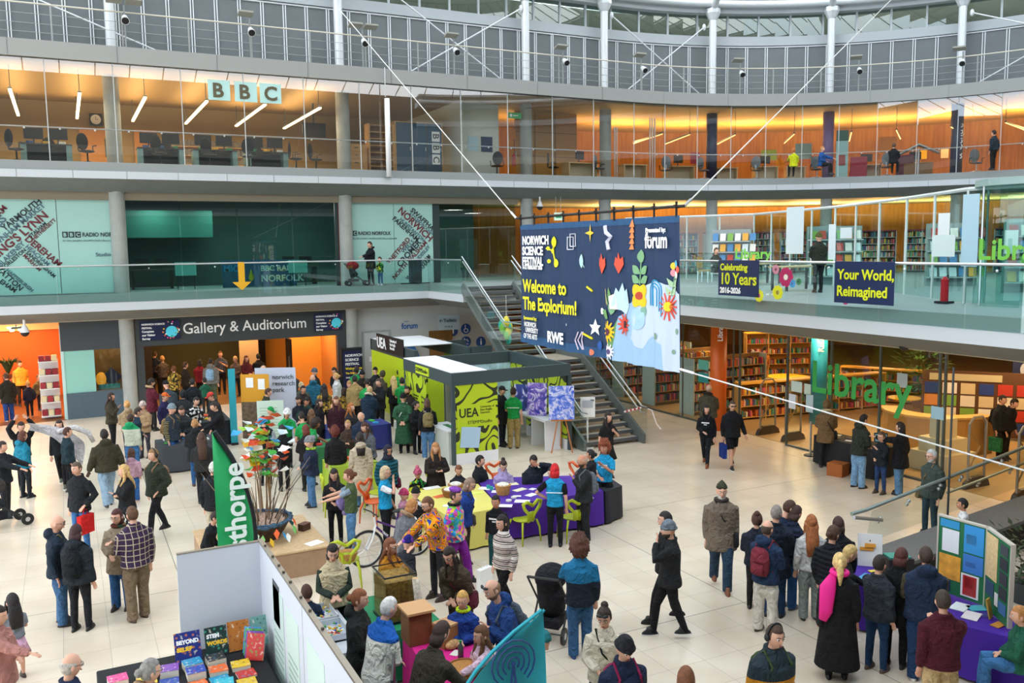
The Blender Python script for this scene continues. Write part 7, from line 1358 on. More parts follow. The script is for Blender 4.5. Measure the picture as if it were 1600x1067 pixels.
 for s in (-1, 1):
  hp, kn, an = F[s]
  if legs[0] == 's': Lg.tube([hp, hp * .5 + kn * .5, kn + (hp - kn) * .12], [.056 * K, .056 * K, .052 * K], 12)
  elif legs[0] == 'k': pass
  else: Lg.tube([hp, hp * .5 + kn * .5, kn, kn * .5 + an * .5, an + Vector((0, 0, -.026 * K))], [x * K * (lf if i else 1.12) * (1.0 if lf < 1.5 else .93) for i, x in enumerate((.05, .043, .032, .031, .024 * (1.25 if lf > 1.3 else 1)))], 12)
 o = Lg.build('skirt' if legs[0] == 'k' else 'shorts' if legs[0] == 's' else 'trousers', lc, root); remesh(o, max(vx, .012) * 1.1, 2)
 if legs[0] == 'k':
  MB().loft([(Vector((0, 0, z * K + dz)), rx * K, ry * K) for z, rx, ry in ((.3, .15, .13), (.42, .11, .09), (.53, .08, .065))], 18).build('skirt_hem', lc, root, smooth=True)
 for s in (-1, 1):
  an = F[s][2]; m_ = MB(); z = an.z - .045 * K; hk = K / 1.75; m_.loft([(Vector((an.x, an.y - .045 * hk, z + a * hk)), .045 * b * hk, .13 * c2 * hk) for a, b, c2 in ((0, .95, 1), (.02, 1, 1), (.05, .9, .85), (.08, .72, .5), (.12, .7, .38))], 14); sh = m_.build('shoe', mat(shoe, .5), root, smooth=True)
  if 'ws' in ex: MB().loft([(Vector((an.x, an.y - .045 * hk, z + a)), .048 * hk, .135 * hk) for a in (0, .02)], 14).build('sole', WHITE, sh)
 # top
 ty = top[0]; sleevec = None; body_c = top[1:].split(',')
 tc_, pat = (body_c[0].split('/') + [None])[:2]; tm = cloth(tc_, pat); sm_ = cloth(*(body_c[1].split('/') + [None])[:2]) if len(body_c) > 1 else tm
 puff = PF
 low = {'t': .5, 'w': .49, 'j': .46, 'p': .47, 'v': .47, 'c': .38, 'l': .17}[ty] + float(ex.get('lo', 0))
 TM = MB(); rr_ = []
 zs = [low] + [z for z in (.3, .42, .5, .56, .62, .69, .76) if z > low + .03]
 for z in zs:
  base = (.096, .074) if z < .55 else (.088, .064) if z < .65 else (.099, .065); fl = (1 + max(0, .5 - z) * (.9 if ty in 'cl' else .25)); p = Vector((0, 0, z * K))
  rr_.append((T(p) if z > .5 else p + Vector((0, 0, dz)), base[0] * K * wd * (puff * .94) * fl, base[1] * K * fat * puff * fl, lean if z > .5 else 0))
 rr_ += [(T((0, .004 * K, sz - .06 * K)), sw * (1 + (puff - 1) * .45), .055 * K * puff, lean), (T((0, .004 * K, sz - .028 * K)), sw * .92, .05 * K * puff, lean), (T((0, .004 * K, sz - .002 * K)), sw * .62, .043 * K * puff, lean), (T((0, .004 * K, sz + .026 * K)), .05 * K, .046 * K, lean)]
 TM.loft(rr_, 20); coll = ty in 'jcplvw'
 if coll: TM.tube([T((.047 * K * cos(a), .008 * K + .047 * K * sin(a), sz + .024 * K + .006 * K * sin(a))) for a in [i * pi / 6 for i in range(13)]], .012 * K, 6)
 if 'hd' in ex: TM.ell(T((0, .06 * K, sz + .02 * K)), (.075 * K, .045 * K, .05 * K), 12, 8)
 SL = TM if len(body_c) == 1 else MB()
 for s in (-1, 1):
  S, E_, Wr = AR[s]; g = puff
  if ty == 't': SL.tube([S, S + (E_ - S) * .5, S + (E_ - S) * .8], [.038 * K, .037 * K, .034 * K], 12)
  else: SL.tube([S, (S + E_) / 2, E_, (E_ + Wr) / 2, Wr - (Wr - E_) * .06], [x * K * (g if SL is TM else min(g, 1.3)) for x in (.036, .034, .029, .027, .021)], 12)
 o = TM.build({'t': 'tshirt', 'c': 'coat', 'l': 'long_coat', 'v': 'gilet', 'w': 'jumper'}.get(ty, 'jacket'), tm, root); remesh(o, max(vx, .012) * 1.15, 7)
 if SL is not TM: o = SL.build('sleeve_pair', sm_, root); remesh(o, max(vx, .012) * 1.1, 2)
 if 'fh' in ex: c_ = ex['fh']; MB().tube([T((.062 * K * cos(a), .03 * K + .055 * K * sin(a), sz + .03 * K + .02 * K * sin(a))) for a in [i * pi / 7 for i in range(15)]], .02 * K, 8).build('fur_trim', cloth(c_), root, smooth=True)
 if 'hu' in ex: MH = MB(); headshape(MH, HM, kk, hairf(.22, low=-.95)); MH.build('raised_hood', tm, root, smooth=True)
 if 'sc' in ex: cc, pp = (ex['sc'].split('/') + [None])[:2]; MB().tube([T((.055 * K * cos(a), .005 * K + .055 * K * sin(a), sz + .02 * K)) for a in [i * pi / 7 for i in range(15)]], .017 * K, 8).build('scarf', cloth(cc, pp), root, smooth=True)
 if 'sk' in ex:  # scarf hanging down the back
  MB().tube([T((.055 * K * cos(a), .005 * K + .055 * K * sin(a), sz + .035 * K)) for a in [i * pi / 7 for i in range(15)]], .022 * K, 8).tube([T(p) for p in ((.05 * K, .05 * K, sz + .02 * K), (.09 * K, .1 * K, sz - .06 * K), (.1 * K, .1 * K, sz - .25 * K), (.12 * K, .09 * K, sz - .33 * K))], [.03 * K, .06 * K, .05 * K, .03 * K], 10, flat=.35).build('scarf', mat(ex['sk'], .7), root, smooth=True)
 if 'st' in ex: MB().tube([T((-.1 * K, .092 * K, sz - .14 * K)), T((.1 * K, .092 * K, sz - .14 * K))], .008, 6).build('shirt_print', WHT, root)
 if 'tx' in ex: q = T((0, -.062 * K * fat * PF, sz - .1 * K)); MB().box(q, (.2, .012, .03)).build('chest_print', WHT, root); MB().box(q - Vector((0, .002, .05)), (.08, .012, .02)).build('chest_print', WHT, root)
 # hair and hats
 hs_, hcol = hair[0], hair[1:]; hm = mat(hcol or '#3a2a20', .7, noise_=.3, nscale=25, bump=.6, bscale=60)
 if hs_ != '0':
  Hm = MB(); R3 = HM.to_3x3(); hp_ = lambda v: HM @ (Vector(v) * kk)
  if hs_ == 'r': headshape(Hm, HM, kk, hairf(.045, 'rim'))
  elif hs_ == 'C': headshape(Hm, HM, kk, hairf(.72, low=-.85, curly=.3), 36, 26)
  elif hs_ == 'c': headshape(Hm, HM, kk, hairf(.36, low=-.85, curly=.2), 36, 26)
  else: headshape(Hm, HM, kk, hairf(.07 if hs_ == 's' else .1, low=-.62 if hs_ in 'sbpk' else -.8))
  if hs_ in 'lLw':   # long hair down the back
   ln = {'l': .2, 'L': .34, 'w': .28}[hs_]; ncol = 1
   Hm.loft([(hp_((0, .03, .0)), .08 * kk, .06 * kk), (hp_((0, .045, -.09)), .088 * kk, .055 * kk), (T((0, yb - .02, sz - .01 - ln * .2)) if lean < .4 else hp_((0, .03, -.17)), .1 * kk, .045 * kk), (T((0, yb + .012, sz - .03 - ln * .8)) if lean < .4 else hp_((0, .02, -.2)), .08 * kk, .03 * kk)][::-1], 14)
   for s in (-1, 1): Hm.tube([hp_((s * .07, -.03, .03)), hp_((s * .083, -.03, -.07)), T((s * .075 * kk, -.05, sz + .0 * K)), T((s * .07 * kk, -yb * .9 - .01, sz - ln * .5))], [.02 * kk, .028 * kk, .03 * kk, .012 * kk], 8)
  if hs_ == 'm':
   Hm.loft([(hp_((0, .02, -.14)), .08 * kk, .055 * kk), (hp_((0, .03, -.07)), .09 * kk, .075 * kk), (hp_((0, .02, .0)), .084 * kk, .085 * kk)], 14)
  if hs_ == 'b': Hm.ell(hp_((0, .07, .11)), .045 * kk, 10, 8)
  if hs_ == 'k': Hm.ell(hp_((0, .11, .0)), .045 * kk, 10, 8)
  if hs_ == 'p': Hm.tube([hp_((0, .1, .05)), hp_((0, .135, .02)), hp_((0, .14, -.12)), hp_((0, .12, -.26 if adult else -.18))], [.02 * kk, .038 * kk, .042 * kk, .012 * kk], 8)
  o = Hm.build('hair', hm, root, smooth=True)
 if 'bn' in ex:
  c_ = cloth(*(ex['bn'].split('/') + [None])[:2]); Bn = MB(); headshape(Bn, HM, kk, lambda d: skull(d) * (1.17 if d.z > .12 - .25 * max(0, d.y) else .88) + Vector((0, .006, .012 if d.z > .4 else 0))); Bn.tube([HM @ (Vector((.087 * cos(a), .008 + .106 * sin(a), .028 - .02 * sin(a))) * kk) for a in [i * pi / 9 for i in range(19)]], .016 * kk, 6); o = Bn.build('beanie', c_, root, smooth=True)
  if 'pm' in ex: MB().ell(HM @ (Vector((0, .02, .165)) * kk), .042 * kk, 10, 8).build('pompom', cloth(ex['pm']), o, smooth=True)
 if 'pt' in ex: MB().tube([HM @ (Vector((0, .01, z)) * kk) for z in (.06, .1, .14, .185)], [.09 * kk, .078 * kk, .05 * kk, .008 * kk], 14).build('pointed_hat', cloth(ex['pt']), root, smooth=True)
 if 'cp' in ex:
  Bn = MB(); headshape(Bn, HM, kk, lambda d: skull(d) * (1.13 if d.z > .22 else .88) + Vector((0, 0, .006))); Bn.loft([(HM @ (Vector((0, -.12 if 'cb' not in ex else .12, .034)) * kk), .06 * kk, .06 * kk, nod), (HM @ (Vector((0, -.12 if 'cb' not in ex else .12, .042)) * kk), .062 * kk, .062 * kk, nod)], 14); Bn.build('cap', cloth(ex['cp']), root, smooth=True)
 if 'bt' in ex: MB().ell(HM @ (Vector((.01, .02, .1)) * kk), (.105 * kk, .11 * kk, .045 * kk), 16, 8, HM.to_3x3()).build('beret', cloth(ex['bt']), root, smooth=True)
 if 'hj' in ex:
  Bn = MB(); headshape(Bn, HM, kk, lambda d: skull(d) * (1.13 if not (d.y < -.55 and abs(d.x) < .6 and -.75 < d.z < .5) else .9)); Bn.loft([(T((0, -.01 * K, sz - .0 * K)), .085 * K, .07 * K, lean), (T((0, -.01 * K, sz + .03 * K)), .06 * K, .055 * K, lean), (HM @ (Vector((0, .01, -.06)) * kk), .08 * kk, .09 * kk, nod)], 16); Bn.build('headscarf', cloth(ex['hj']), root, smooth=True)
 if 'br' in ex: Bn = MB(); headshape(Bn, HM, kk, lambda d: skull(d) * (1.1 + (.12 if 'lb' in ex and d.z < -.6 else 0) if (d.z < -.42 and d.y < .1 and not (abs(d.x) < .28 and d.z > -.56 and d.y < -.5)) else .9)); Bn.build('beard', mat(ex['br'], .8, noise_=.3, nscale=30), root, smooth=True)
 if 'gl' in ex:
  g = MB()
  for s in (-1, 1): g.tube([HM @ (Vector((s * .031 + .024 * cos(a), -.1, .01 + .018 * sin(a))) * kk) for a in [i * pi / 6 for i in range(13)]], .0028 * kk, 4); g.tube([HM @ (Vector((s * .055, -.098, .014)) * kk), HM @ (Vector((s * .082, 0, .012)) * kk)], .0026 * kk, 4)
  g.build('glasses', BLACK, root)
 if 'sg' in ex: MB().tube([HM @ (Vector((x, -.1 + abs(x) * .35, .09 if ex['sg'] == 'T' else .012)) * kk) for x in (-.065, -.03, 0, .03, .065)], [.012 * kk, .02 * kk, .008 * kk, .02 * kk, .012 * kk], 8).build('sunglasses', BLACK, root)
 if 'hp' in ex:
  g = MB().tube([HM @ (Vector((.092 * cos(a), .01, .01 + .125 * sin(a))) * kk) for a in [i * pi / 10 for i in range(11)]], .012 * kk, 6)
  for s in (-1, 1): g.ell(HM @ (Vector((s * .092, .01, -.005)) * kk), (.022 * kk, .036 * kk, .04 * kk), 10, 8)
  g.build('headphones', BLACK, root, smooth=True)
 who = label[10:] if label.startswith('person in ') else label
 who = ' '.join(who.split()[:8])
 def carried(nm, lb, cat, builder):
  b = thing(nm, lb, cat, loc, rz); builder(b); return b
 def back(c_):
  def f(b):
   m_ = MB().loft([(T((0, .1 * K, z * K)), a * K, c3 * K, lean) for z, a, c3 in ((.55, .07, .035), (.58, .085, .05), (.68, .09, .055), (.76, .08, .045), (.79, .05, .02))], 16); m_.build('pack_body', cloth(c_), b, smooth=True)
   MB().loft([(T((0, .15 * K, z * K)), a * K, c3 * K, lean) for z, a, c3 in ((.57, .055, .02), (.6, .065, .028), (.66, .06, .022))], 14).build('front_pocket', cloth(c_), b, smooth=True)
   for s in (-1, 1): MB().tube([T((s * .06 * K, .07 * K, .79 * K)), T((s * .065 * K, 0, sz + .02 * K)), T((s * .07 * K, -.08 * K, sz - .05 * K)), T((s * .09 * K, -.06 * K, .66 * K)), T((s * .09 * K, .05 * K, .58 * K))], .009 * K, 6).build('strap', cloth(c_), b)
  return f
 def shoulder(c_, s=1):
  def f(b):
   MB().loft([((s * .13 * K, -.02 * K, z * K + dz), a * K, c3 * K) for z, a, c3 in ((.42, .03, .07), (.44, .035, .085), (.53, .03, .08), (.55, .02, .06))], 14).build('bag_body', cloth(c_), b, smooth=True)
   MB().tube([T((s * .12 * K, -.03 * K, .54 * K)), T((0, -.1 * K, .7 * K)), T((-s * .06 * K, -.03 * K, sz + .02 * K)), T((-s * .04 * K, .06 * K, sz - .02 * K)), T((s * .05 * K, .1 * K, .65 * K)), T((s * .12 * K, .04 * K, .54 * K))], .007 * K, 6).build('strap', cloth(c_), b)
  return f
 if 'bp' in ex: carried('backpack', 'backpack on the person in ' + who, 'backpack', back(ex['bp']))
 if 'sb' in ex: carried('shoulder_bag', 'shoulder bag on the person in ' + who, 'bag', shoulder(ex['sb'].strip('-'), -1 if ex['sb'][-1] == '-' else 1))
 if 'hb' in ex:   # bag hanging from the hand
  wr = AR[-1 if 'hl' not in ex else 1][2]; carried('carrier_bag', 'bag in the hand of the person in ' + who, 'bag', lambda b: (MB().box(wr + Vector((0, 0, -.36)), (.1, .32, .36), taper=1.05).build('bag_body', cloth(ex['hb']), b), MB().tube([wr + Vector((0, -.07, -.19)), wr + Vector((0, -.03, -.07)), wr + Vector((0, .03, -.07)), wr + Vector((0, .07, -.19))], .008, 5).build('handle', cloth(ex['hb']), b)))
 if 'ph' in ex: wr = AR[1][2] + (AR[1][2] - AR[1][1]).normalized() * .1; carried('phone', 'phone held by the person in ' + who, 'phone', lambda b: MB().box(wr + Vector((0, 0, .03)), (.075, .012, .15), rx=.6).build('case', mat(ex['ph'] if isinstance(ex['ph'], str) else '#15161a', .3), b))
 PCOUNT[0] += 1
 return root
PEOPLE = '''
1128,757,1.8,8|w|dd|c#75685a|w#2a4258|#7a4526|0|pt#3d4030 br#c9c6bf lb sc#3a3430 sb#1c1c20 wd1.08|a|person in tan wax coat and green pointed hat walking forward
1043,815,1.76,282|w|cd|j#1f2022|n#17181b|#1b1b1e|0#2a2420|bn#6a747c br#3a2c24 ws wl|a|person in black jacket and grey beanie striding left, hand at chin
1038,800,1.74,278|w|dd|j#191a1d|n#1b1b1d|#141416|s#241c18||a|person in black almost hidden behind the grey beanie wearer
90,806,1.74,80|s|dd|j#1c2a38|w#3f6388|#1c1a1a|0#8c7a68|gl sb#6a6440 hd|a|bald person in navy coat with olive bag in the group of four
119,820,1.66,150|s|rd|p#1f262c|n#1a1c20|#121214|m#3a1c20|bp#15171b fm hd|a|person in dark parka with auburn hair and black backpack, group of four
181,797,1.66,330|s|Rf|c#8f7f6a|w#2f5a8c|#2a2420|m#4a1f1c|gl sc#5a4a2a/tartan fm|a|person in beige duffle coat and patterned scarf facing the group
205,792,1.82,205|s|fd|w#3a2a44/plaid|w#7a6852|#4a3a2c|s#5a3a22|wd1.1 ft1.15 br#5a3a22|a|person in purple plaid shirt and brown cargo trousers
118,723,1.76,315|s|pd|j#1b1d21|n#3a6aa0|#1c1c1c|s#5a4a3c|hb#c9201f hl|a|person in black jacket and jeans carrying a red bag
162,671,1.8,190|w|DD|p#3a3626|w#8aa4b8|#2a2a2a|s#1c1512|hd wl|d|person in khaki puffer and pale jeans walking away
92,657,1.68,350|w|dd|w#16181b|n#15161a|#5a6250|l#2c1a18|fm sb#3a3a30 ws|a|person in black with long dark hair and olive bag walking forward
106,668,1.6,100|s|dd|j#1f333c|n#18181c|#222|s#4a2a1c|nf|a|person in dark teal jacket just left of the long haired walker
33,660,1.68,10|s|UU|w#15161a|n#17181c|#222|s#2c201a|nd20|a|person in black lifting a grey coat overhead
36,674,1.6,120|s|dd|j#1a7a94|n#1c2228|#15151a|m#5a3020|hd fm|a|person in teal fleece seen from behind at the far left
4,690,1.7,60|s|rr|j#1d2026|n#2a2c30|#222|s#2a201a|nf|a|person in dark jacket pushing a pushchair at the left edge
205,701,1.25,170|s|dd|p#b08a98|w#2f5f9a|#c9a88a|m#4a2c20|hd nf|a|child in a pink padded jacket beside the walkers
192,727,1.66,285|s|xx|j#1b1c1f|n#25314a/mono|#222|l#c9a468|fm|a|person in black with long blonde hair, arms folded
238,702,1.8,300|w|pd|p#2c3326|n#1d1e22|#141416|s#8a6a40|hp bp#8a6a50|a|person in green puffer with headphones and brown backpack
174,614,1.68,70|s|dg|j#3a3426|n#18181c|#222|l#2a1a16|fm|b|person in olive jacket with dark hair holding a cup
198,626,1.62,190|s|ff|j#a08a6a|n#3a3a40|#222|s#c9985a|nf hd|a|person in beige jacket with fair hair behind the green hoodie
204,647,1.6,160|s|rd|w#1f9a62/split|w#3f74a8|#222|s#3a261c|hd nf|a|person in green and white hooded top and jeans
218,637,1.7,100|b10|fd|j#24384a|n#3a3c40|#222|s#33241c||a|person in navy jacket looking down beside the green hoodie
222,628,1.6,330|s|ff|j#a88a68|n#3a3a42|#222|k#6a4a30|bn#cbb8b0|a|person in tan jacket and pale hat in the crowd
237,592,1.7,110|s|hh|c#5a1a2a|n#222|#222|s#2a2420|bn#3a3430 fh#b8a078|a|person in maroon coat with fur hood reading a phone
258,596,1.7,200|b25|ff|p#3a444c|n#222|#222|0|bn#1c1e22 nf|a|person in grey padded jacket bending under a black hat
258,614,1.68,60|s|dd|j#27234a|n#222|#222|s#3a2a20|cp#d9692a|a|person in dark violet jacket and bright orange cap
269,632,1.78,60|s|dd|v#2a3440,#c9c29a/knit|w#2f5a94|#222|0|bn#7f8f98 bp#8a6f4a|a|person in navy vest with patterned sleeves, grey beanie and tan backpack
286,610,1.7,170|s|pp|p#26292c|n#222|#222|0|hu nf|a|person in dark grey jacket with the hood up near the stall
300,592,1.66,180|s|dd|j#1c2228|n#222|#222|s#201c1a|bp#15181c nf|a|person in black with a black backpack by the dark stall
329,560,1.78,165|s|dd|p#77756f|w#4f5a44|#3a3430|s#2a2018|bp#8fb4d0 nf hd|a|person in grey parka with a pale blue backpack by the doorway
319,590,1.3,200|s|ff|j#1f5a44|n#222|#222|s#201814|nf|a|child in a dark green coat below the pale blue backpack
327,614,1.7,300|b15|ff|j#2c2e30|n#222|#222|s#3a2a20|cp#d0443a|a|person in dark jacket and coral red cap leaning over the stall
332,629,1.76,290|b10|rf|w#17181b|n#222|#222|s#2c2018||a|person in plain black jumper with brown hair looking down
308,621,1.64,30|b20|ff|j#e0e0dc/mono|n#222|#222|s#1c1614||a|person in black and white patterned jacket at the stall
283,636,1.66,350|b15|ff|j#33383c|n#222|#222|s#35241a||a|person in dark grey jacket with tousled brown hair facing us
278,648,1.35,60|b15|rf|j#3a7a6e|n#222|#222|s#211814||a|child in a teal jacket reaching to the stall
304,655,1.66,185|s|ff|c#1d1f22|n#2c5a8c|#4a2f20|s#a87a4a|hd nf|a|person in black hooded coat with fair cropped hair, back turned
314,676,1.64,185|s|ff|j#2b2c2c|n#1c1c20|#222|L#4a3022|fm nf|a|person in dark jacket with very long brown hair, back turned
334,722,1.72,150|s|dd|j#1a1c20|w#c9bfa4|#3a2c20|s#d8d4cc|nf|a|white haired person in black behind the green flag
341,800,1.2,70|b20|dd|j#14171c|w#c9bfa4|#222|s#2a201a|nf|a|child in black with a striped shoulder by the green flag
412,571,1.74,95|s|fd|j#1c2438|n#222|#222|r#b8a898||a|bald person in navy at the pale lilac banner edge
444,575,1.72,185|s|ff|j#1f5c8a|n#222|#222|s#a89c90|nf hd|a|grey haired person in blue hooded jacket at the crowd edge
456,578,1.6,200|s|ff|j#3c3f44|n#222|#222|0|bn#8fa8cc nf|a|person in grey coat with a light blue beanie
434,588,1.64,330|s|ff|j#3a3024/tartan|n#222|#222|m#8a6a48|bn#8a8468 nd25|a|person in tartan scarf coat and olive beanie
440,601,1.3,350|s|ff|p#c46a1c|n#222|#222|0|bn#b3202c nd20|a|child in orange padded coat and red beanie
452,593,1.62,160|b15|ff|j#1f6496|n#222|#222|s#c9682a|nf bn#1c2a4a|a|person in bright blue jacket with ginger hair under a navy beanie
470,597,1.64,200|s|ff|p#4f5a4c|n#222|#222|s#d0b890|nf|a|person in sage padded jacket beside the bright blue one
421,607,1.7,100|b10|ff|w#33382c|n#222|#222|s#4a3022||a|person in olive top with a green badge by the pale banner
488,586,1.78,185|b15|ff|j#1f5f78|w#1f2a3a|#222|0|hd nf wd1.1|a|tall broad person in a teal jacket, back turned, hood down
492,576,1.72,60|s|ff|j#26282c|n#222|#222|0|bn#5a5f68|a|person in dark coat and slate cap beyond the teal jacket
521,575,1.66,320|b15|ff|j#1b1c20|n#222|#222|m#14110f||a|black haired person looking down near the kiosk
524,583,1.66,250|s|dd|w#cdd0d0|n#222|#222|k#c99c60|fm|a|person in white jumper with blonde bun near the kiosk
506,600,1.6,190|s|ff|j#5a463a/floral|n#222|#222|l#241a16|fm nf|a|person in brown patterned jacket beside the white jumper
554,587,1.76,180|s|dd|j#a8905e|n#2a2620|#222|s#1f1814|nf|a|person in tan work jacket with dark hair, back turned
537,606,1.35,180|s|dd|j#3a2c3a/floral|n#222|#222|m#3a261c|nf|a|child with brown hair between white jumper and tan jacket
545,596,1.6,340|b20|ff|j#26221f|n#222|#222|m#b08450||a|auburn haired person bending between tan jacket and kiosk
558,574,1.7,150|b10|ff|t#1f9a4c|n#222|#222|s#171210|nf|c|person in green staff shirt beside the kiosk
574,592,1.66,170|b20|ff|t#1f9a4c|n#222|#222|s#1f1814|nf|b|person in green staff shirt behind the camera holder
578,604,1.68,160|b12|ff|c#1f3346|n#2a5a94|#16161a|s#c2a074|cpx fh#d8cdb8 nf|a|person in navy coat and jeans with fair hat-like hair
566,580,1.62,20|s|ff|j#2a2622|n#222|#222|0|bn#1b1c20|b|person in brown with a dark beanie by the kiosk foot
591,592,1.74,320|s|gf|j#17191c|n#1a1b20|#141416|s#3a2c24|ph#111111|a|person in black jacket holding a camera at chest height
586,574,1.74,200|s|ff|j#20242a|n#222|#222|0|cp#15161a cb nf|a|person in charcoal wearing a backwards black cap
599,580,1.7,150|b30|ff|j#4a4438|n#222|#222|0|hu nf|a|person in khaki with raised hood bending to the counter
623,560,1.78,60|b25|ff|j#16171a|n#222|#222|s#15110f||a|person in black leaning over the green shirts by the booth
623,577,1.7,190|b10|ff|t#1f9a4c|n#222|#222|s#151110|nf|c|person in green staff shirt close to the booth corner, farther
628,590,1.66,180|s|ff|t#1f9a4c|n#222|#222|s#151110|nf|a|person in green staff shirt close to the booth corner, nearer
615,588,1.64,190|s|ff|j#17181b|n#222|#222|L#c9aa70|fm nf|a|person in black jacket with long blonde wavy hair by the booth
630,615,1.7,170|s|kk|l#2f5a3e|n#15161a|#121214|0|bn#16171a nf sb#d8dcd8|a|person in long green coat holding hands behind the back
636,604,1.76,320|s|dd|j#2a2420|n#1b1b1f|#4a2c1c|s#241a16|br#241a16|b|bearded person behind the long green coat
651,627,1.5,30|s|dh|p#19191c|n#16161a|#101012|k#241c1a|ph#222222 tn40|a|child in black padded jacket by the booth wall
667,623,1.66,185|s|dd|j#1b1c22|w#5a86b4|#d8d8d8|m#5a4032|bp#8a7a50 nf sb#d5d8d8- fm|a|person in black and wide jeans with a beige backpack
525,620,1.68,355|s|dd|c#3a1a26|n#1a1a1e|#222|l#6a3c28|fm hd|a|person in maroon wool coat with long auburn hair facing us
499,624,1.6,60|s|dd|j#1c1d20|n#222|#222|l#2a1a16|fm|a|dark haired person beside the maroon wool coat
474,603,1.62,30|s|ff|j#2c2224|n#222|#222|s#1a1412||b|person in plum dark jacket in the middle of the crowd
465,620,1.6,340|b25|ff|j#1f2430|n#222|#222|m#2a1c18||a|person in dark navy face down above the paper birds
480,622,1.58,20|b30|ff|j#23453f|n#222|#222|s#15110f|nf|b|person in dark green bending beside the face down person
449,640,1.66,10|b25|rr|t#1f9a4c|n#222|#222|0|bn#eceeea|b|person in green staff shirt and white cap by the paper birds
470,644,1.6,200|b20|ff|t#1f9a4c|n#222|#222|s#2a1c18|nf|a|person in green staff shirt right of the white cap
424,636,1.6,60|b15|ff|t#1f9a4c|n#222|#222|0|cp#1f9a4c|a|person in green staff shirt and matching green cap
436,628,1.62,10|b20|ff|j#3a2c26|n#222|#222|m#4a2c1c||a|brown haired person behind the green caps
549,630,1.62,60|s|ff|j#2a2a30|n#222|#222|L#a8642c|fm|a|person in grey with long ginger hair near the bald visitor
563,645,1.74,345|b15|ff|j#25324a|n#222|#222|r#c9a58c||a|bald smiling person in navy leaning forward in the crowd
568,661,1.66,320|b10|ff|j#5a5f66|n#222|#222|l#4a2a20|fm|a|person in slate cardigan with dark red hair
562,676,1.68,185|s|dd|l#c2b19a|w#5a84ac|#1c2430|l#2a1c1c|fm nf hd|a|person in long cream trench coat, back turned
523,667,1.62,180|s|dd|j#1b1a1c|w#c9b992|#222|c#6a2c1c|fm nf|a|person in black jacket with curly auburn hair, back turned
543,657,1.35,350|s|ff|j#4a3a30|n#222|#222|s#b08a52||a|child with golden brown hair in the crowd by the craft table
496,655,1.66,100|b15|rd|t#1f9a4c,#a9b0b8|n#222|#222|c#2a1c16||c|person in green staff shirt over grey sleeves, curly dark hair
486,640,1.64,195|s|ff|j#2a2420|n#222|#222|L#6a4a30|fm nf|a|person with very long light brown curls, back turned
477,664,1.6,200|s|ff|j#1f1c1e|n#222|#222|m#6a2a1c|nf fm|a|person in black with short auburn hair beside the curls
482,683,1.6,270|s|ff|p#1f2a44|w#4a74a0|#222|0#3a2a20|bn#8a8c90 sc#9ac23a|a|person in navy puffer with grey beanie and lime scarf facing left
411,650,1.72,190|s|id|t#1c1e22,#aab0b6|n#1a1c26|#222|s#2a1e18|st nf wd1.1|a|person in black shirt over grey sleeves beside the paper bird tree
440,664,1.6,200|s|ff|j#17181a|n#222|#222|m#201816|nf|a|dark haired person directly behind the paper bird tree
606,696,1.62,30|s|dd|p#1c6070/quilt|n#222|#222|0|hj#2a2c3a gl sb#5a1c30|b|person in quilted teal coat and dark headscarf
603,729,1.62,70|s|Dc|t#1f9acb,#e8eaec|n#17181b|#141416|m#c8b08a|gl|a|person in bright blue shirt over white sleeves, hand at mouth
521,734,1.5,350|s|gf|j#1b1c20|n#15151a|#222|l#2a1e1a|fm nd25|a|person in black cardigan clutching a lilac soft toy
543,734,1.62,265|s|rr|t#4f5f3c,#8a9aa8|w#5a86b0|#222|k#6a3c24|nd12 fm|a|person in green tee over grey sleeves with hair in a bun
520,853,1.64,5|s|ff|v#c4b491,#2f3a32|n#1c1c20|#222|m#211816|nd25 fm ft1.1|a|person in cream padded gilet over dark green sleeves
611,842,1.6,60|s|gf|j#b8781c|n#3a3a40|#222|l#7a4426|fm gl|a|person in mustard jacket with long ginger hair and glasses
681,693,1.62,15|s|hh|c#2a2220|n#222|#222|L#b07a48|fm nd22 ph#222222|a|person in dark brown coat with long blonde waves using a phone
717,728,1.3,10|t|ff|j#20242c|n#222|#222|s#7a4a2c|nd22|a|boy in dark jacket seated at the yellow table
751,712,1.62,60|t|ff|j#1b1d22|n#222|#222|s#15110f|tn20|a|person in black padded jacket seated left of the purple table
787,721,1.5,10|t|ff|j#a898c2|n#222|#222|b#33231c|nd30 fm hd|a|girl in a lilac hoodie seated behind the purple table
835,713,1.72,20|t|uf|j#1c232b|n#222|#222|s#16110f|nd30 br#16110f|b|person in dark top seated with hand on forehead
861,731,1.3,330|t|ff|j#2a3a4a|n#222|#222|s#2a1e18||a|child half hidden behind the bright red hair
867,725,1.62,175|s|id|t#1f9acb,#121215|n#17181c|#101012|m#c9151c|nf st|a|red haired person in bright blue shirt over black sleeves, back turned
909,711,1.72,290|s|gd|j#26282b|w#202125|#1c2a4a|r#b89a82|br#4a3a30 bp#6a7078 ws|b|bald bearded person with grey backpack carrying a child
922,703,1.0,255|s|fg|p#1e1f24|n#2a5ac0|#c8ccd0|k#17120f|Z.62|b|small child in black held on the bald bearded person
944,692,1.66,340|s|gf|t#1f9acb|w#16171b|#101012|C#8a4526|tx|b|person in bright blue tee with big curly ginger hair
951,645,1.66,40|s|gd|t#1a1a1c|k#1a1a1c|#222|L#2a1c18|fm|a|person in black dress holding a cup before the stairs
785,604,1.76,60|s|dd|c#1d1e22|n#1f2430|#151517|s#4a3a30|cp#1c1a1c|a|person in black coat and dark cap inside the booth
802,606,1.76,175|s|fd|t#1f9a4c|w#a8905e|#3a2418|s#3a261c|cp#3a2c24 nf st|a|person in green staff shirt and tan trousers inside the booth
652,733,1.2,350|t|ff|j#1e2420/print|n#222|#222|0|bn#c05a7a pm#d0708a nd20|a|child in a pink bobble hat seated left of the yellow table
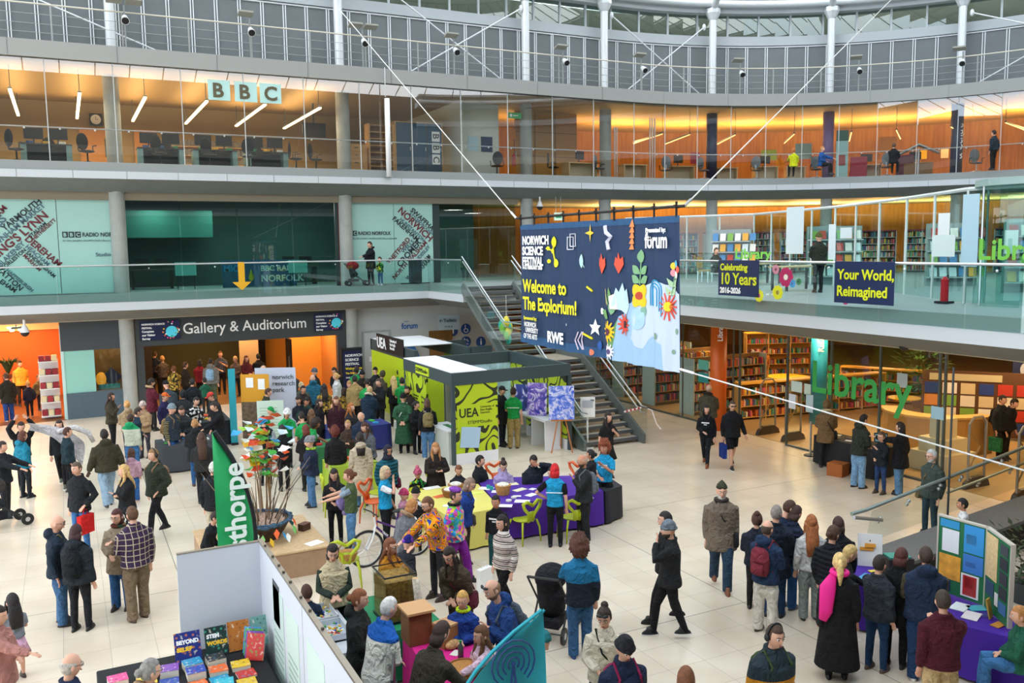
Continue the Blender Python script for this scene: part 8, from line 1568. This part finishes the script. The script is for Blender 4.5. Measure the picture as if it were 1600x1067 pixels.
632,765,1.1,60|s|ff|j#c98aa0|n#222|#222|0|bn#c0406a|a|small child in pink beside the blue shirt
650,762,1.25,170|b15|ff|j#c9b83a/mono|n#222|#222|0|bn#1b1b1d nf|a|child in black beanie and yellow coat at the yellow table
647,781,1.62,120|b15|ff|p#6a6c72|n#3a3a42|#222|m#b07840|fh#a08468 nf|a|person in grey puffer with fur hood and light brown hair
665,778,1.78,300|b12|rr|w#f09a1c/wild|n#26262c|#3a2a24|s#6a4428|gl br#8a5a38|a|bearded person in vivid orange and blue patterned top
639,838,1.15,150|b15|rd|j#2a2c34|n#1c1c20|#222|0|bn#2a1a6a/galaxy nf|a|child in a galaxy print hat holding the orange top
713,764,1.66,70|w|pp|j#e85a9a/rainbow|w#7a1f8a|#17171a|s#3a261c|bt#8a4ab0 sc#1c1c20|a|person in rainbow fluffy cardigan and purple beret
737,748,1.66,70|b10|dd|j#1f3f8a|w#3a3028|#222|m#8a7060|fm sb#4a4640 gl|a|person in blue jacket with grey brown hair and slouchy bag
774,775,1.35,340|s|dd|w#17181c|w#1c4a4a|#1f6a3a|s#17110e|tx|b|boy in black lettered sweatshirt by the purple table
783,806,1.62,310|w|dd|w#d0c4b8/stripe|n#17171a|#222|m#1f1512|fm|a|person in striped knit jumper and black trousers
699,858,1.66,330|b25|ff|j#4a3f30|w#3a3428|#2a2420|l#2a1c16|gl sb#5a1a2c fm|a|person in brown jacket bending, burgundy bag in front
563,922,1.66,75|s|ff|j#232522|n#222|#222|k#8a4f2c|hd fm|a|person in black rain jacket with ginger hair and sunglasses on top
612,934,1.76,120|b12|ff|j#1f5db0/split|n#2f5a8a|#222|s#d8d4ce|nf wd1.05|a|white haired person in cream, blue and black jacket
695,972,1.68,130|b25|rr|j#3a342a|n#222|#222|m#3a2620|nf wd1.1|a|brown haired person in dark olive leaning over the magenta table
722,925,1.4,345|s|ff|j#1c3f8c|n#1c2a4a|#222|s#c99a52|sc#b8d81c|a|boy in blue jacket with a lime zip and blond hair
764,909,1.76,300|b18|gf|j#1f3f78|n#222|#222|r#8a6a50|sgT br#6a5040 bp#4a5560 hd|a|person in blue jacket with sunglasses on head and grey backpack
750,979,1.3,300|s|rf|j#d8b8c8|n#222|#222|l#6a4428|fm|a|girl in pale pink jacket with long brown hair
905,842,1.7,190|s|gd|j#1f6e98/split|w#35608a|#2a4a8a|C#5a3424|nf ft1.1|a|curly brown haired person in teal and navy jacket, back turned
852,990,1.66,60|b30|dd|j#2a7a80|n#222|#222|0|hu nf|a|person in teal jacket bending behind the turquoise flag
943,952,1.64,350|s|df|j#d8cfb8|w#2a2a30|#222|b#33241c|sgT nd22 sb#17171a fm|a|person in cream fleece with hair bun and sunglasses on top
980,1000,1.76,30|s|dd|v#1c2740/split|n#222|#222|0#2a2018|bn#26262a nd25 bp#8a1f4a|a|person in navy and grey padded jacket with black beanie
1072,1043,1.66,180|s|dd|j#4a3a30|n#222|#222|m#7a4a2c|nf|a|person with chestnut hair at the bottom edge, head only
1213,978,1.78,40|s|dd|p#26343c/split|n#222|#222|s#4a3426|hp bp#3a4a2c|a|person in amber and grey puffer wearing black headphones
1200,814,1.7,150|s|ff|j#1f3350|w#d8d4c8|#3a3028|r#4a3a30|bp#7a2c38 nf hd|a|person in navy jacket and white jeans with burgundy backpack
1183,801,1.55,180|s|ff|j#1c2230|n#222|#222|b#4a2c20|nf|a|auburn haired person with a bun left of the burgundy backpack
1214,790,1.76,165|s|ff|c#141e2c|n#1c3a5c|#17171a|s#8a8078|nf|a|grey haired person in long dark navy coat
1238,783,1.7,120|b20|ff|j#1b2a44|n#222|#222|s#4a2f20|nf|a|brown haired person in navy bending in the queue
1247,791,1.66,140|b15|ff|p#1f2a40/quilt|w#2f5f94|#6a6460|m#3a241a|nf|a|person in quilted navy coat and jeans in the queue
1268,805,1.64,190|s|dd|w#c4c4c2|w#8a9490|#2a2624|L#9a5a2c|fm nf|a|person in pale grey sweatshirt with long red brown hair
1303,822,1.66,150|s|dd|p#1b1d24/quilt|n#222|#222|k#4a3020|nf gl|a|person in quilted black jacket with clipped brown hair
1310,808,1.62,190|s|dd|j#17181c|n#222|#222|m#3a241a|nf|a|dark brown haired person behind the quilted black jacket
1333,853,1.6,120|b15|rf|j#141517|n#222|#222|s#c2a468|nf|a|person in black with short blond hair at the purple table
1312,865,1.7,185|s|dd|l#111214|n#141416|#151515|p#d8b878|sk#e8188a nf lo-.07 sb#1b1b1d fm|a|person in long black coat with blonde ponytail and pink scarf
1410,857,1.64,165|b12|rf|c#0e0f11|n#111|#1c1c1e|m#4a2018|nf fm wd1.1|a|person in fluffy black coat with dark red hair
1376,868,1.6,150|s|rd|j#2a3038|n#1c3a5c|#5a4a44|s#2a201a|nf|a|person in dark denim between the blond and the fluffy coat
1447,855,1.8,190|s|ff|v#1c2c44,#4a4632|w#1f3a5c|#dcd8d0|s#3a2a20|hd nf wd1.08|a|person in navy gilet over olive hoodie at the display board
1473,923,1.74,200|s|dg|w#4a1424|w#c0a476|#3a2a20|s#3a2c22|nf wd1.08 ft1.15|a|person in burgundy jumper and tan trousers at the display board
1592,948,1.5,280|t|ff|j#1f5a44|w#3f74a8|#2a2a2e|s#b07840|fm|a|person in green and yellow jacket seated at the right edge
1455,703,1.74,310|s|dd|j#3a4540|n#2c4450|#222|s#b8b8b4|br#c8c8c4 gl wd1.1 sb#7a6a48-|a|grey bearded person in green jacket behind the handrail
1503,779,1.2,275|t|ff|t#e8e8e6|n#222|#222|s#17120f||b|boy in white tee sitting behind the granite wall
1292,626,1.74,180|s|ff|c#7a6040|n#2a2c30|#3a3230|0|hu fh#c9b88a nf sb#1c1c20-|a|person in camel coat with raised fur hood at the black table
1352,648,1.76,130|b8|ff|j#2c3228|w#7fa8cc|#2a2420|s#1c1512|hd|a|person in olive hoodie and very wide pale jeans
1377,675,1.45,320|s|gf|j#1a2026|n#28406a|#4a3c30|s#5a4430|gl|a|child in dark jacket with glasses by the black table
1406,660,1.68,250|s|Rd|c#121419|w#5a86ac|#222|m#1c1514|nf wd1.1|a|person in long black coat pointing across the black table
1104,633,1.62,350|w|df|w#15161a|n#1c1f26|#8a4f26|l#1c1412|fm tx tn30|a|person in black sweatshirt and leggings holding hands
1145,627,1.76,20|w|Dd|v#17181c,#15161a|s#16171b|#17181b|s#4a3a2c|sgF ws wl hb#1f3a8a|a|person in black gilet and shorts with a blue and brown bag
1108,601,1.76,160|s|ff|p#4a4636|n#222|#222|r#c9a890|fh#2a2420 nf wd1.1|a|balding person in khaki parka by the orange column
1195,542,1.6,170|b30|rr|w#d98a4a|n#1b1c22|#222|s#2a1c14|nf|a|person in peach jumper bending over the yellow library table
1109,545,1.55,20|t|ff|j#1c2230|n#222|#222|s#1c1512||a|person in dark top reading low behind the library counter
1568,618,1.74,60|s|dd|j#20242a|n#222|#222|s#1c1512|bp#15171a hb#1f6a4a|a|person in dark jacket with backpack and green bag inside the entrance
1588,624,1.7,60|b15|dd|j#1b1e24|n#222|#222|s#14100e||a|second dark clad person beside the green bag carrier
18,928,1.2,200|s|ff|t#7a8088|k#d8a8c0|#3a2a24|l#1c1614|nf fm|a|child with long dark hair in a pastel tutu at the left edge
-2,948,1.55,60|s|fr|c#b07a70|n#1c1c20|#222|m#2a1c18|fm nf hd|a|person in dusty pink coat holding papers at the bottom left
112,1022,1.7,110|s|dd|j#1f2c48|n#222|#222|r#b8b0a4|gl|a|balding grey haired person in navy seen from above by the book stall
236,1031,1.62,110|s|ff|j#a88868|n#222|#222|k#8a8680|gl fm hd|a|grey haired person with a low bun and glasses at the book stall
478,914,1.2,200|s|dd|j#1c2a40|n#222|#222|s#4a2a1c|nf|a|child in navy just behind the white display wall
'''
IND_ = '''
242,549,1.76,150|s|gf|t#2a3448|n#222|#222|s#4a3a2c|nf|a|person in dark blue tee standing inside the gallery doorway
253,556,1.7,200|s|gf|t#5a5048|n#222|#222|s#c99a5a|nf|a|person in brown tee with fair hair inside the gallery doorway
271,572,1.62,200|s|ff|j#8a7a2a/floral|n#222|#222|s#6a3a1c|nf|a|person in mustard print top inside the gallery
312,562,1.62,160|s|ff|j#8a1f2a|n#222|#222|m#2a1a16|nf|a|person in deep red jacket inside the gallery
344,549,1.76,0|s|gf|t#4a5060|n#222|#222|s#6a4020||a|person in slate tee facing out of the gallery
367,557,1.6,330|s|ff|j#6a5a50|n#222|#222|s#d0a868||a|blonde person looking down inside the gallery
385,556,1.64,30|s|ff|j#5a1f28|n#222|#222|l#5a1f20|fm|a|person in wine red with long hair inside the gallery
403,553,1.66,200|s|ff|j#1c1c20|n#222|#222|s#14100e|nf|a|black haired person by the gallery orange wall
452,536,1.72,5|s|dd|t#1c4038|n#17181c|#15151a|s#2a1c14||b|staff person in dark green tee alone in the gallery corridor
9,583,1.68,200|s|dd|c#2c2a22|w#2a4a8a|#d8d4cc|s#4a3020|nf|a|person in dark olive coat at the shop, left edge
24,579,1.35,30|s|dd|j#d0584a|n#222|#222|s#2a1c16||a|child in a coral top inside the shop
31,564,1.74,10|s|dd|j#d8a83a,#c9a04a|n#2a2420|#222|s#2a1c16||a|person in yellow jacket inside the orange shop
43,595,1.3,200|s|dd|j#1c2236|n#1c1c22|#8a7a6a|s#b8864a|nf|a|child in navy coat inside the shop
61,585,1.35,40|s|dd|j#5a5030|n#1c1c20|#222|s#5a3a20||a|child in olive with brown hair inside the shop
290,566,1.66,120|s|ff|j#33291f|n#222|#222|s#4a2c1a|nf|a|person in brown deep inside the gallery by the panel
'''
def crowd(txt, z0=0.0):
 for ln in txt.strip().split('\n'):
  a = ln.split('|'); px, py, h, fa = [float(v) for v in a[0].split(',')]; ex = a[7].split(); z = z0
  for e in list(ex):
   if e[0] == 'Z': z = float(e[1:]); ex.remove(e)
  if 'cpx' in ex: ex.remove('cpx')
  person(px, py, h, fa, a[1], a[2], a[3], a[4].replace('w#', 'w').replace('n#', 'n').replace('s#', 's').replace('k#', 'k'), a[5], a[6].replace('#', '#'), ex, a[9], a[8], z)
crowd(PEOPLE); crowd(IND_)
crowd('''
572,384,1.7,300|s|rf|c#15181e|n#15161a|#8a8a8a|s#2a1c16|fh#2a2422 at10.75,33.35,-75|a|person in long dark coat pushing a red pushchair upstairs
584,409,1.1,320|s|ff|j#2a4a4a/print|n#1f4a7a|#c9c9c9|s#2a1c16|at11.05,33.1,-60|a|child beside the pushchair on the first floor gallery
1082,391,1.62,340|t|ff|j#3a4038|n#222|#222|s#4a3424|at21.0,25.0,0|a|person reading on the library deck behind the banner edge
1322,405,1.7,120|s|ff|j#2a3028|n#222|#222|0|bn#5a5a2c at19.4,18.6,160|a|person in olive on the deck behind the reimagined sign
''', 4.38)
crowd('''
1208,247,1.5,300|t|rf|j#c9cf1c|n#222|#222|s#a8642c|nf at29.6,30.0,150|a|person in a high visibility vest at the upper library computers
1248,245,1.6,60|t|rf|j#1f4f8c|n#222|#222|s#b07840|nf at30.7,29.4,20|a|person in blue at the upper library computers
1366,243,1.6,260|t|rf|j#1c1c20|n#222|#222|s#5a3a28|nf at32.7,27.2,120|a|person in black by the orange noticeboard upstairs
1522,238,1.66,200|s|dd|w#26303a|n#222|#222|s#1c1512|nf at35.7,24.6,180|a|dark clad person by the far navy column upstairs
''', 8.82)
# == pushchairs, held things
def pushchair(loc, rz, c, lb, s=1):
 t = thing('pushchair', lb, 'pushchair', loc, rz); m = cloth(c)
 MB().loft([((0, .12 * s, .42 * s), .2 * s, .2 * s, -.5), ((0, .2 * s, .62 * s), .21 * s, .16 * s, -.5), ((0, .28 * s, .85 * s), .2 * s, .12 * s, -.5)], 16).build('seat', cloth('#26282c'), t, smooth=True)
 MB().ell((0, .2 * s, .92 * s), (.24 * s, .3 * s, .2 * s), 14, 8).build('canopy', m, t, smooth=True); MB().b2((-.18 * s, -.05 * s, .2 * s), (.18 * s, .4 * s, .32 * s)).build('basket', cloth('#1d1e22'), t)
 f = MB()
 for x in (-.24 * s, .24 * s): f.tube([(x, -.4 * s, .12 * s), (x, .1 * s, .5 * s), (x, .55 * s, 1.02 * s)], .016, 6).tube([(x, .42 * s, .12 * s), (x, .1 * s, .5 * s)], .016, 6)
 f.tube([(-.24 * s, .55 * s, 1.02 * s), (.24 * s, .55 * s, 1.02 * s)], .02, 6).tube([(-.24 * s, .42 * s, .14 * s), (.24 * s, .42 * s, .14 * s)], .012, 5).build('frame', BLACK, t)
 for x, y in ((-.26, -.4), (.26, -.4), (-.27, .42), (.27, .42)): w = MB().tube([(x * s - .02, y * s, .13 * s), (x * s + .02, y * s, .13 * s)], .125 * s, 16).build('wheel', BLACK, t); MB().tube([(x * s - .025, y * s, .13 * s), (x * s + .025, y * s, .13 * s)], .05 * s, 10).build('hub', STEEL, w)
p = G(12, 832); pushchair(p + Vector((-.1, .5, 0)), 1.9, '#3a3634', 'dark grey pushchair at the left edge with a blue bundle'); pushchair(G(868, 985), 2.3, '#1c1d22', 'black pushchair in front of the person in the teal and navy jacket'); pushchair((10.15, 33.25, 4.38), 1.45, '#8e1f26', 'red pushchair on the first floor gallery', .85)
q = G(33, 660, 1.68); t = thing('held_coat', 'pale grey checked coat swung through the air at the far left', 'coat', (q.x + .15, q.y - .15, 1.35), -.35)
m = MB(); vs = []; n = 12
for i in range(n + 1):
 for j in range(5): u = i / n; v = j / 4 - .5; vs.append((u * 1.25, .12 * sin(u * 5 + j), .25 - u * .75 + .15 * sin(u * 3) + v * (.2 + .35 * u)))
m.add(vs, [(i * 5 + j, i * 5 + j + 1, i * 5 + j + 6, i * 5 + j + 5) for i in range(n) for j in range(4)]).build('coat_body', cloth('#b8b4b6'), t, smooth=True); MB().tube([(.7, -.05, .1), (1.1, -.1, .2), (1.4, -.05, .05), (1.5, 0, -.2)], [.06, .07, .065, .05], 10).build('sleeve', cloth('#c4c0c0'), t, smooth=True)
q = G(521, 734, 1.5); t = thing('soft_toy', 'lilac soft toy held by the person in the black cardigan', 'toy', (q.x + .02, q.y - .28, .9)); MB().tube([(0, 0, .12), (.02, 0, 0), (.06, 0, -.14)], [.07, .09, .04], 12).build('body', cloth('#9a88c4'), t, smooth=True); MB().ell((.1, 0, -.2), .06, 10, 8).build('head', cloth('#a898d0'), t, smooth=True)
q = G(757, 905, .2); t = thing('paper_bag', 'white paper carrier beside the rainbow cardigan', 'bag', (q.x, q.y, 0.0), .4); MB().box((0, 0, .2), (.3, .1, .4)).build('bag_body', WHT, t); MB().tube([(-.07, 0, .4), (-.03, 0, .5), (.03, 0, .5), (.07, 0, .4)], .006, 5).build('handle', WHT, t)
# upper library seating and screens, office clutter
lc = office_chair('#6f777c', True); lc['group'] = 'pale swivel chairs of the upper library'; kc = None
for i, (s, o_, r, lb) in enumerate(((21.9, -1.3, .6, 'pale swivel chair left of the steel rods'), (25.2, -1.3, 2.8, 'pale swivel chair beside the plywood partition'), (27.0, -1.2, .4, 'pale swivel chair just left of the navy column'), (29.4, -1.2, 2.6, 'pale swivel chair under the lime panel'), (32.0, -1.2, .2, 'pale swivel chair left of the purple column'), (34.9, -1.3, 2.9, 'pale swivel chair right of the crimson chair'), (38.3, -1.3, .5, 'pale swivel chair right of the far navy column'))):
 (x, y), a = on_ring(s, o_)
 if i == 0: lc.location = (x, y, ZF2); lc.rotation_euler = (0, 0, a + r); lc['label'] = lb; kc = tree(lc)
 else: dup(lc, (x, y, ZF2), a + r, lb, kl=kc)
for s, o_, z, lb in ((21.2, -1.9, .74, 'dark screen on the table left of the steel rods'), (26.2, -2.2, .74, 'dark screen on the cream counter by the navy column'), (30.1, -2.6, .74, 'dark screen on the desk under the lime panel'), (34.2, -3.0, .74, 'dark screen beside the crimson chair'), (36, -3, .74, 'dark screen behind the roofed stand')):
 (x, y), a = on_ring(s, o_); t = thing('desk_screen', lb, 'screen', (x, y, ZF2 + z + .005), a + .3); MB().box((0, 0, .34), (.55, .04, .36)).build('panel', BLACK, t); MB().box((0, .05, .1), (.06, .03, .22)).box((0, .03, .01), (.24, .18, .02)).build('stand', DGREY, t)
ro = random.Random(12)
for i, x in enumerate((-.3, 3.4, 5.3, 7.2)):
 for j in range(3): o = MB().box((0, 0, .04), (.2, .14, .08)).build('desk_clutter', mat(ro.choice(['#d9d9d2', '#2f8a5a', '#c9a23a', '#3a5a8a']), .6), None, (x - .5 + j * .5, 34.78, ZF2 + .745), ro.uniform(0, 3)); tag(o, 'small office item on the %s desk, %s' % (('first', 'second', 'third', 'fourth')[i], ('left', 'middle', 'right')[j]), 'clutter', 'small items on the office desks')
# remeshed figures and clothes become plain meshes
bpy.context.view_layer.update(); dg0 = bpy.context.evaluated_depsgraph_get()
for o in RM:
 me = bpy.data.meshes.new_from_object(o.evaluated_get(dg0)); old = o.data; o.modifiers.clear(); me.name = o.name; o.data = me; bpy.data.meshes.remove(old)
 me.polygons.foreach_set('use_smooth', [True] * len(me.polygons))
# == lettering becomes ordinary meshes
bpy.context.view_layer.update()
dg = bpy.context.evaluated_depsgraph_get()
for o in [q for q in COL.objects if q.type == 'FONT']:
 me = bpy.data.meshes.new_from_object(o.evaluated_get(dg)); me.name = o.name
 n = bpy.data.objects.new('tmp', me); COL.objects.link(n); n.parent = o.parent; n.matrix_local = o.matrix_local.copy()
 n.location = o.location; n.rotation_euler = o.rotation_euler; n.scale = o.scale
 for k in o.keys():
  if k in ('label', 'category', 'group', 'kind'): n[k] = o[k]
 nm = o.name; bpy.data.objects.remove(o); n.name = nm
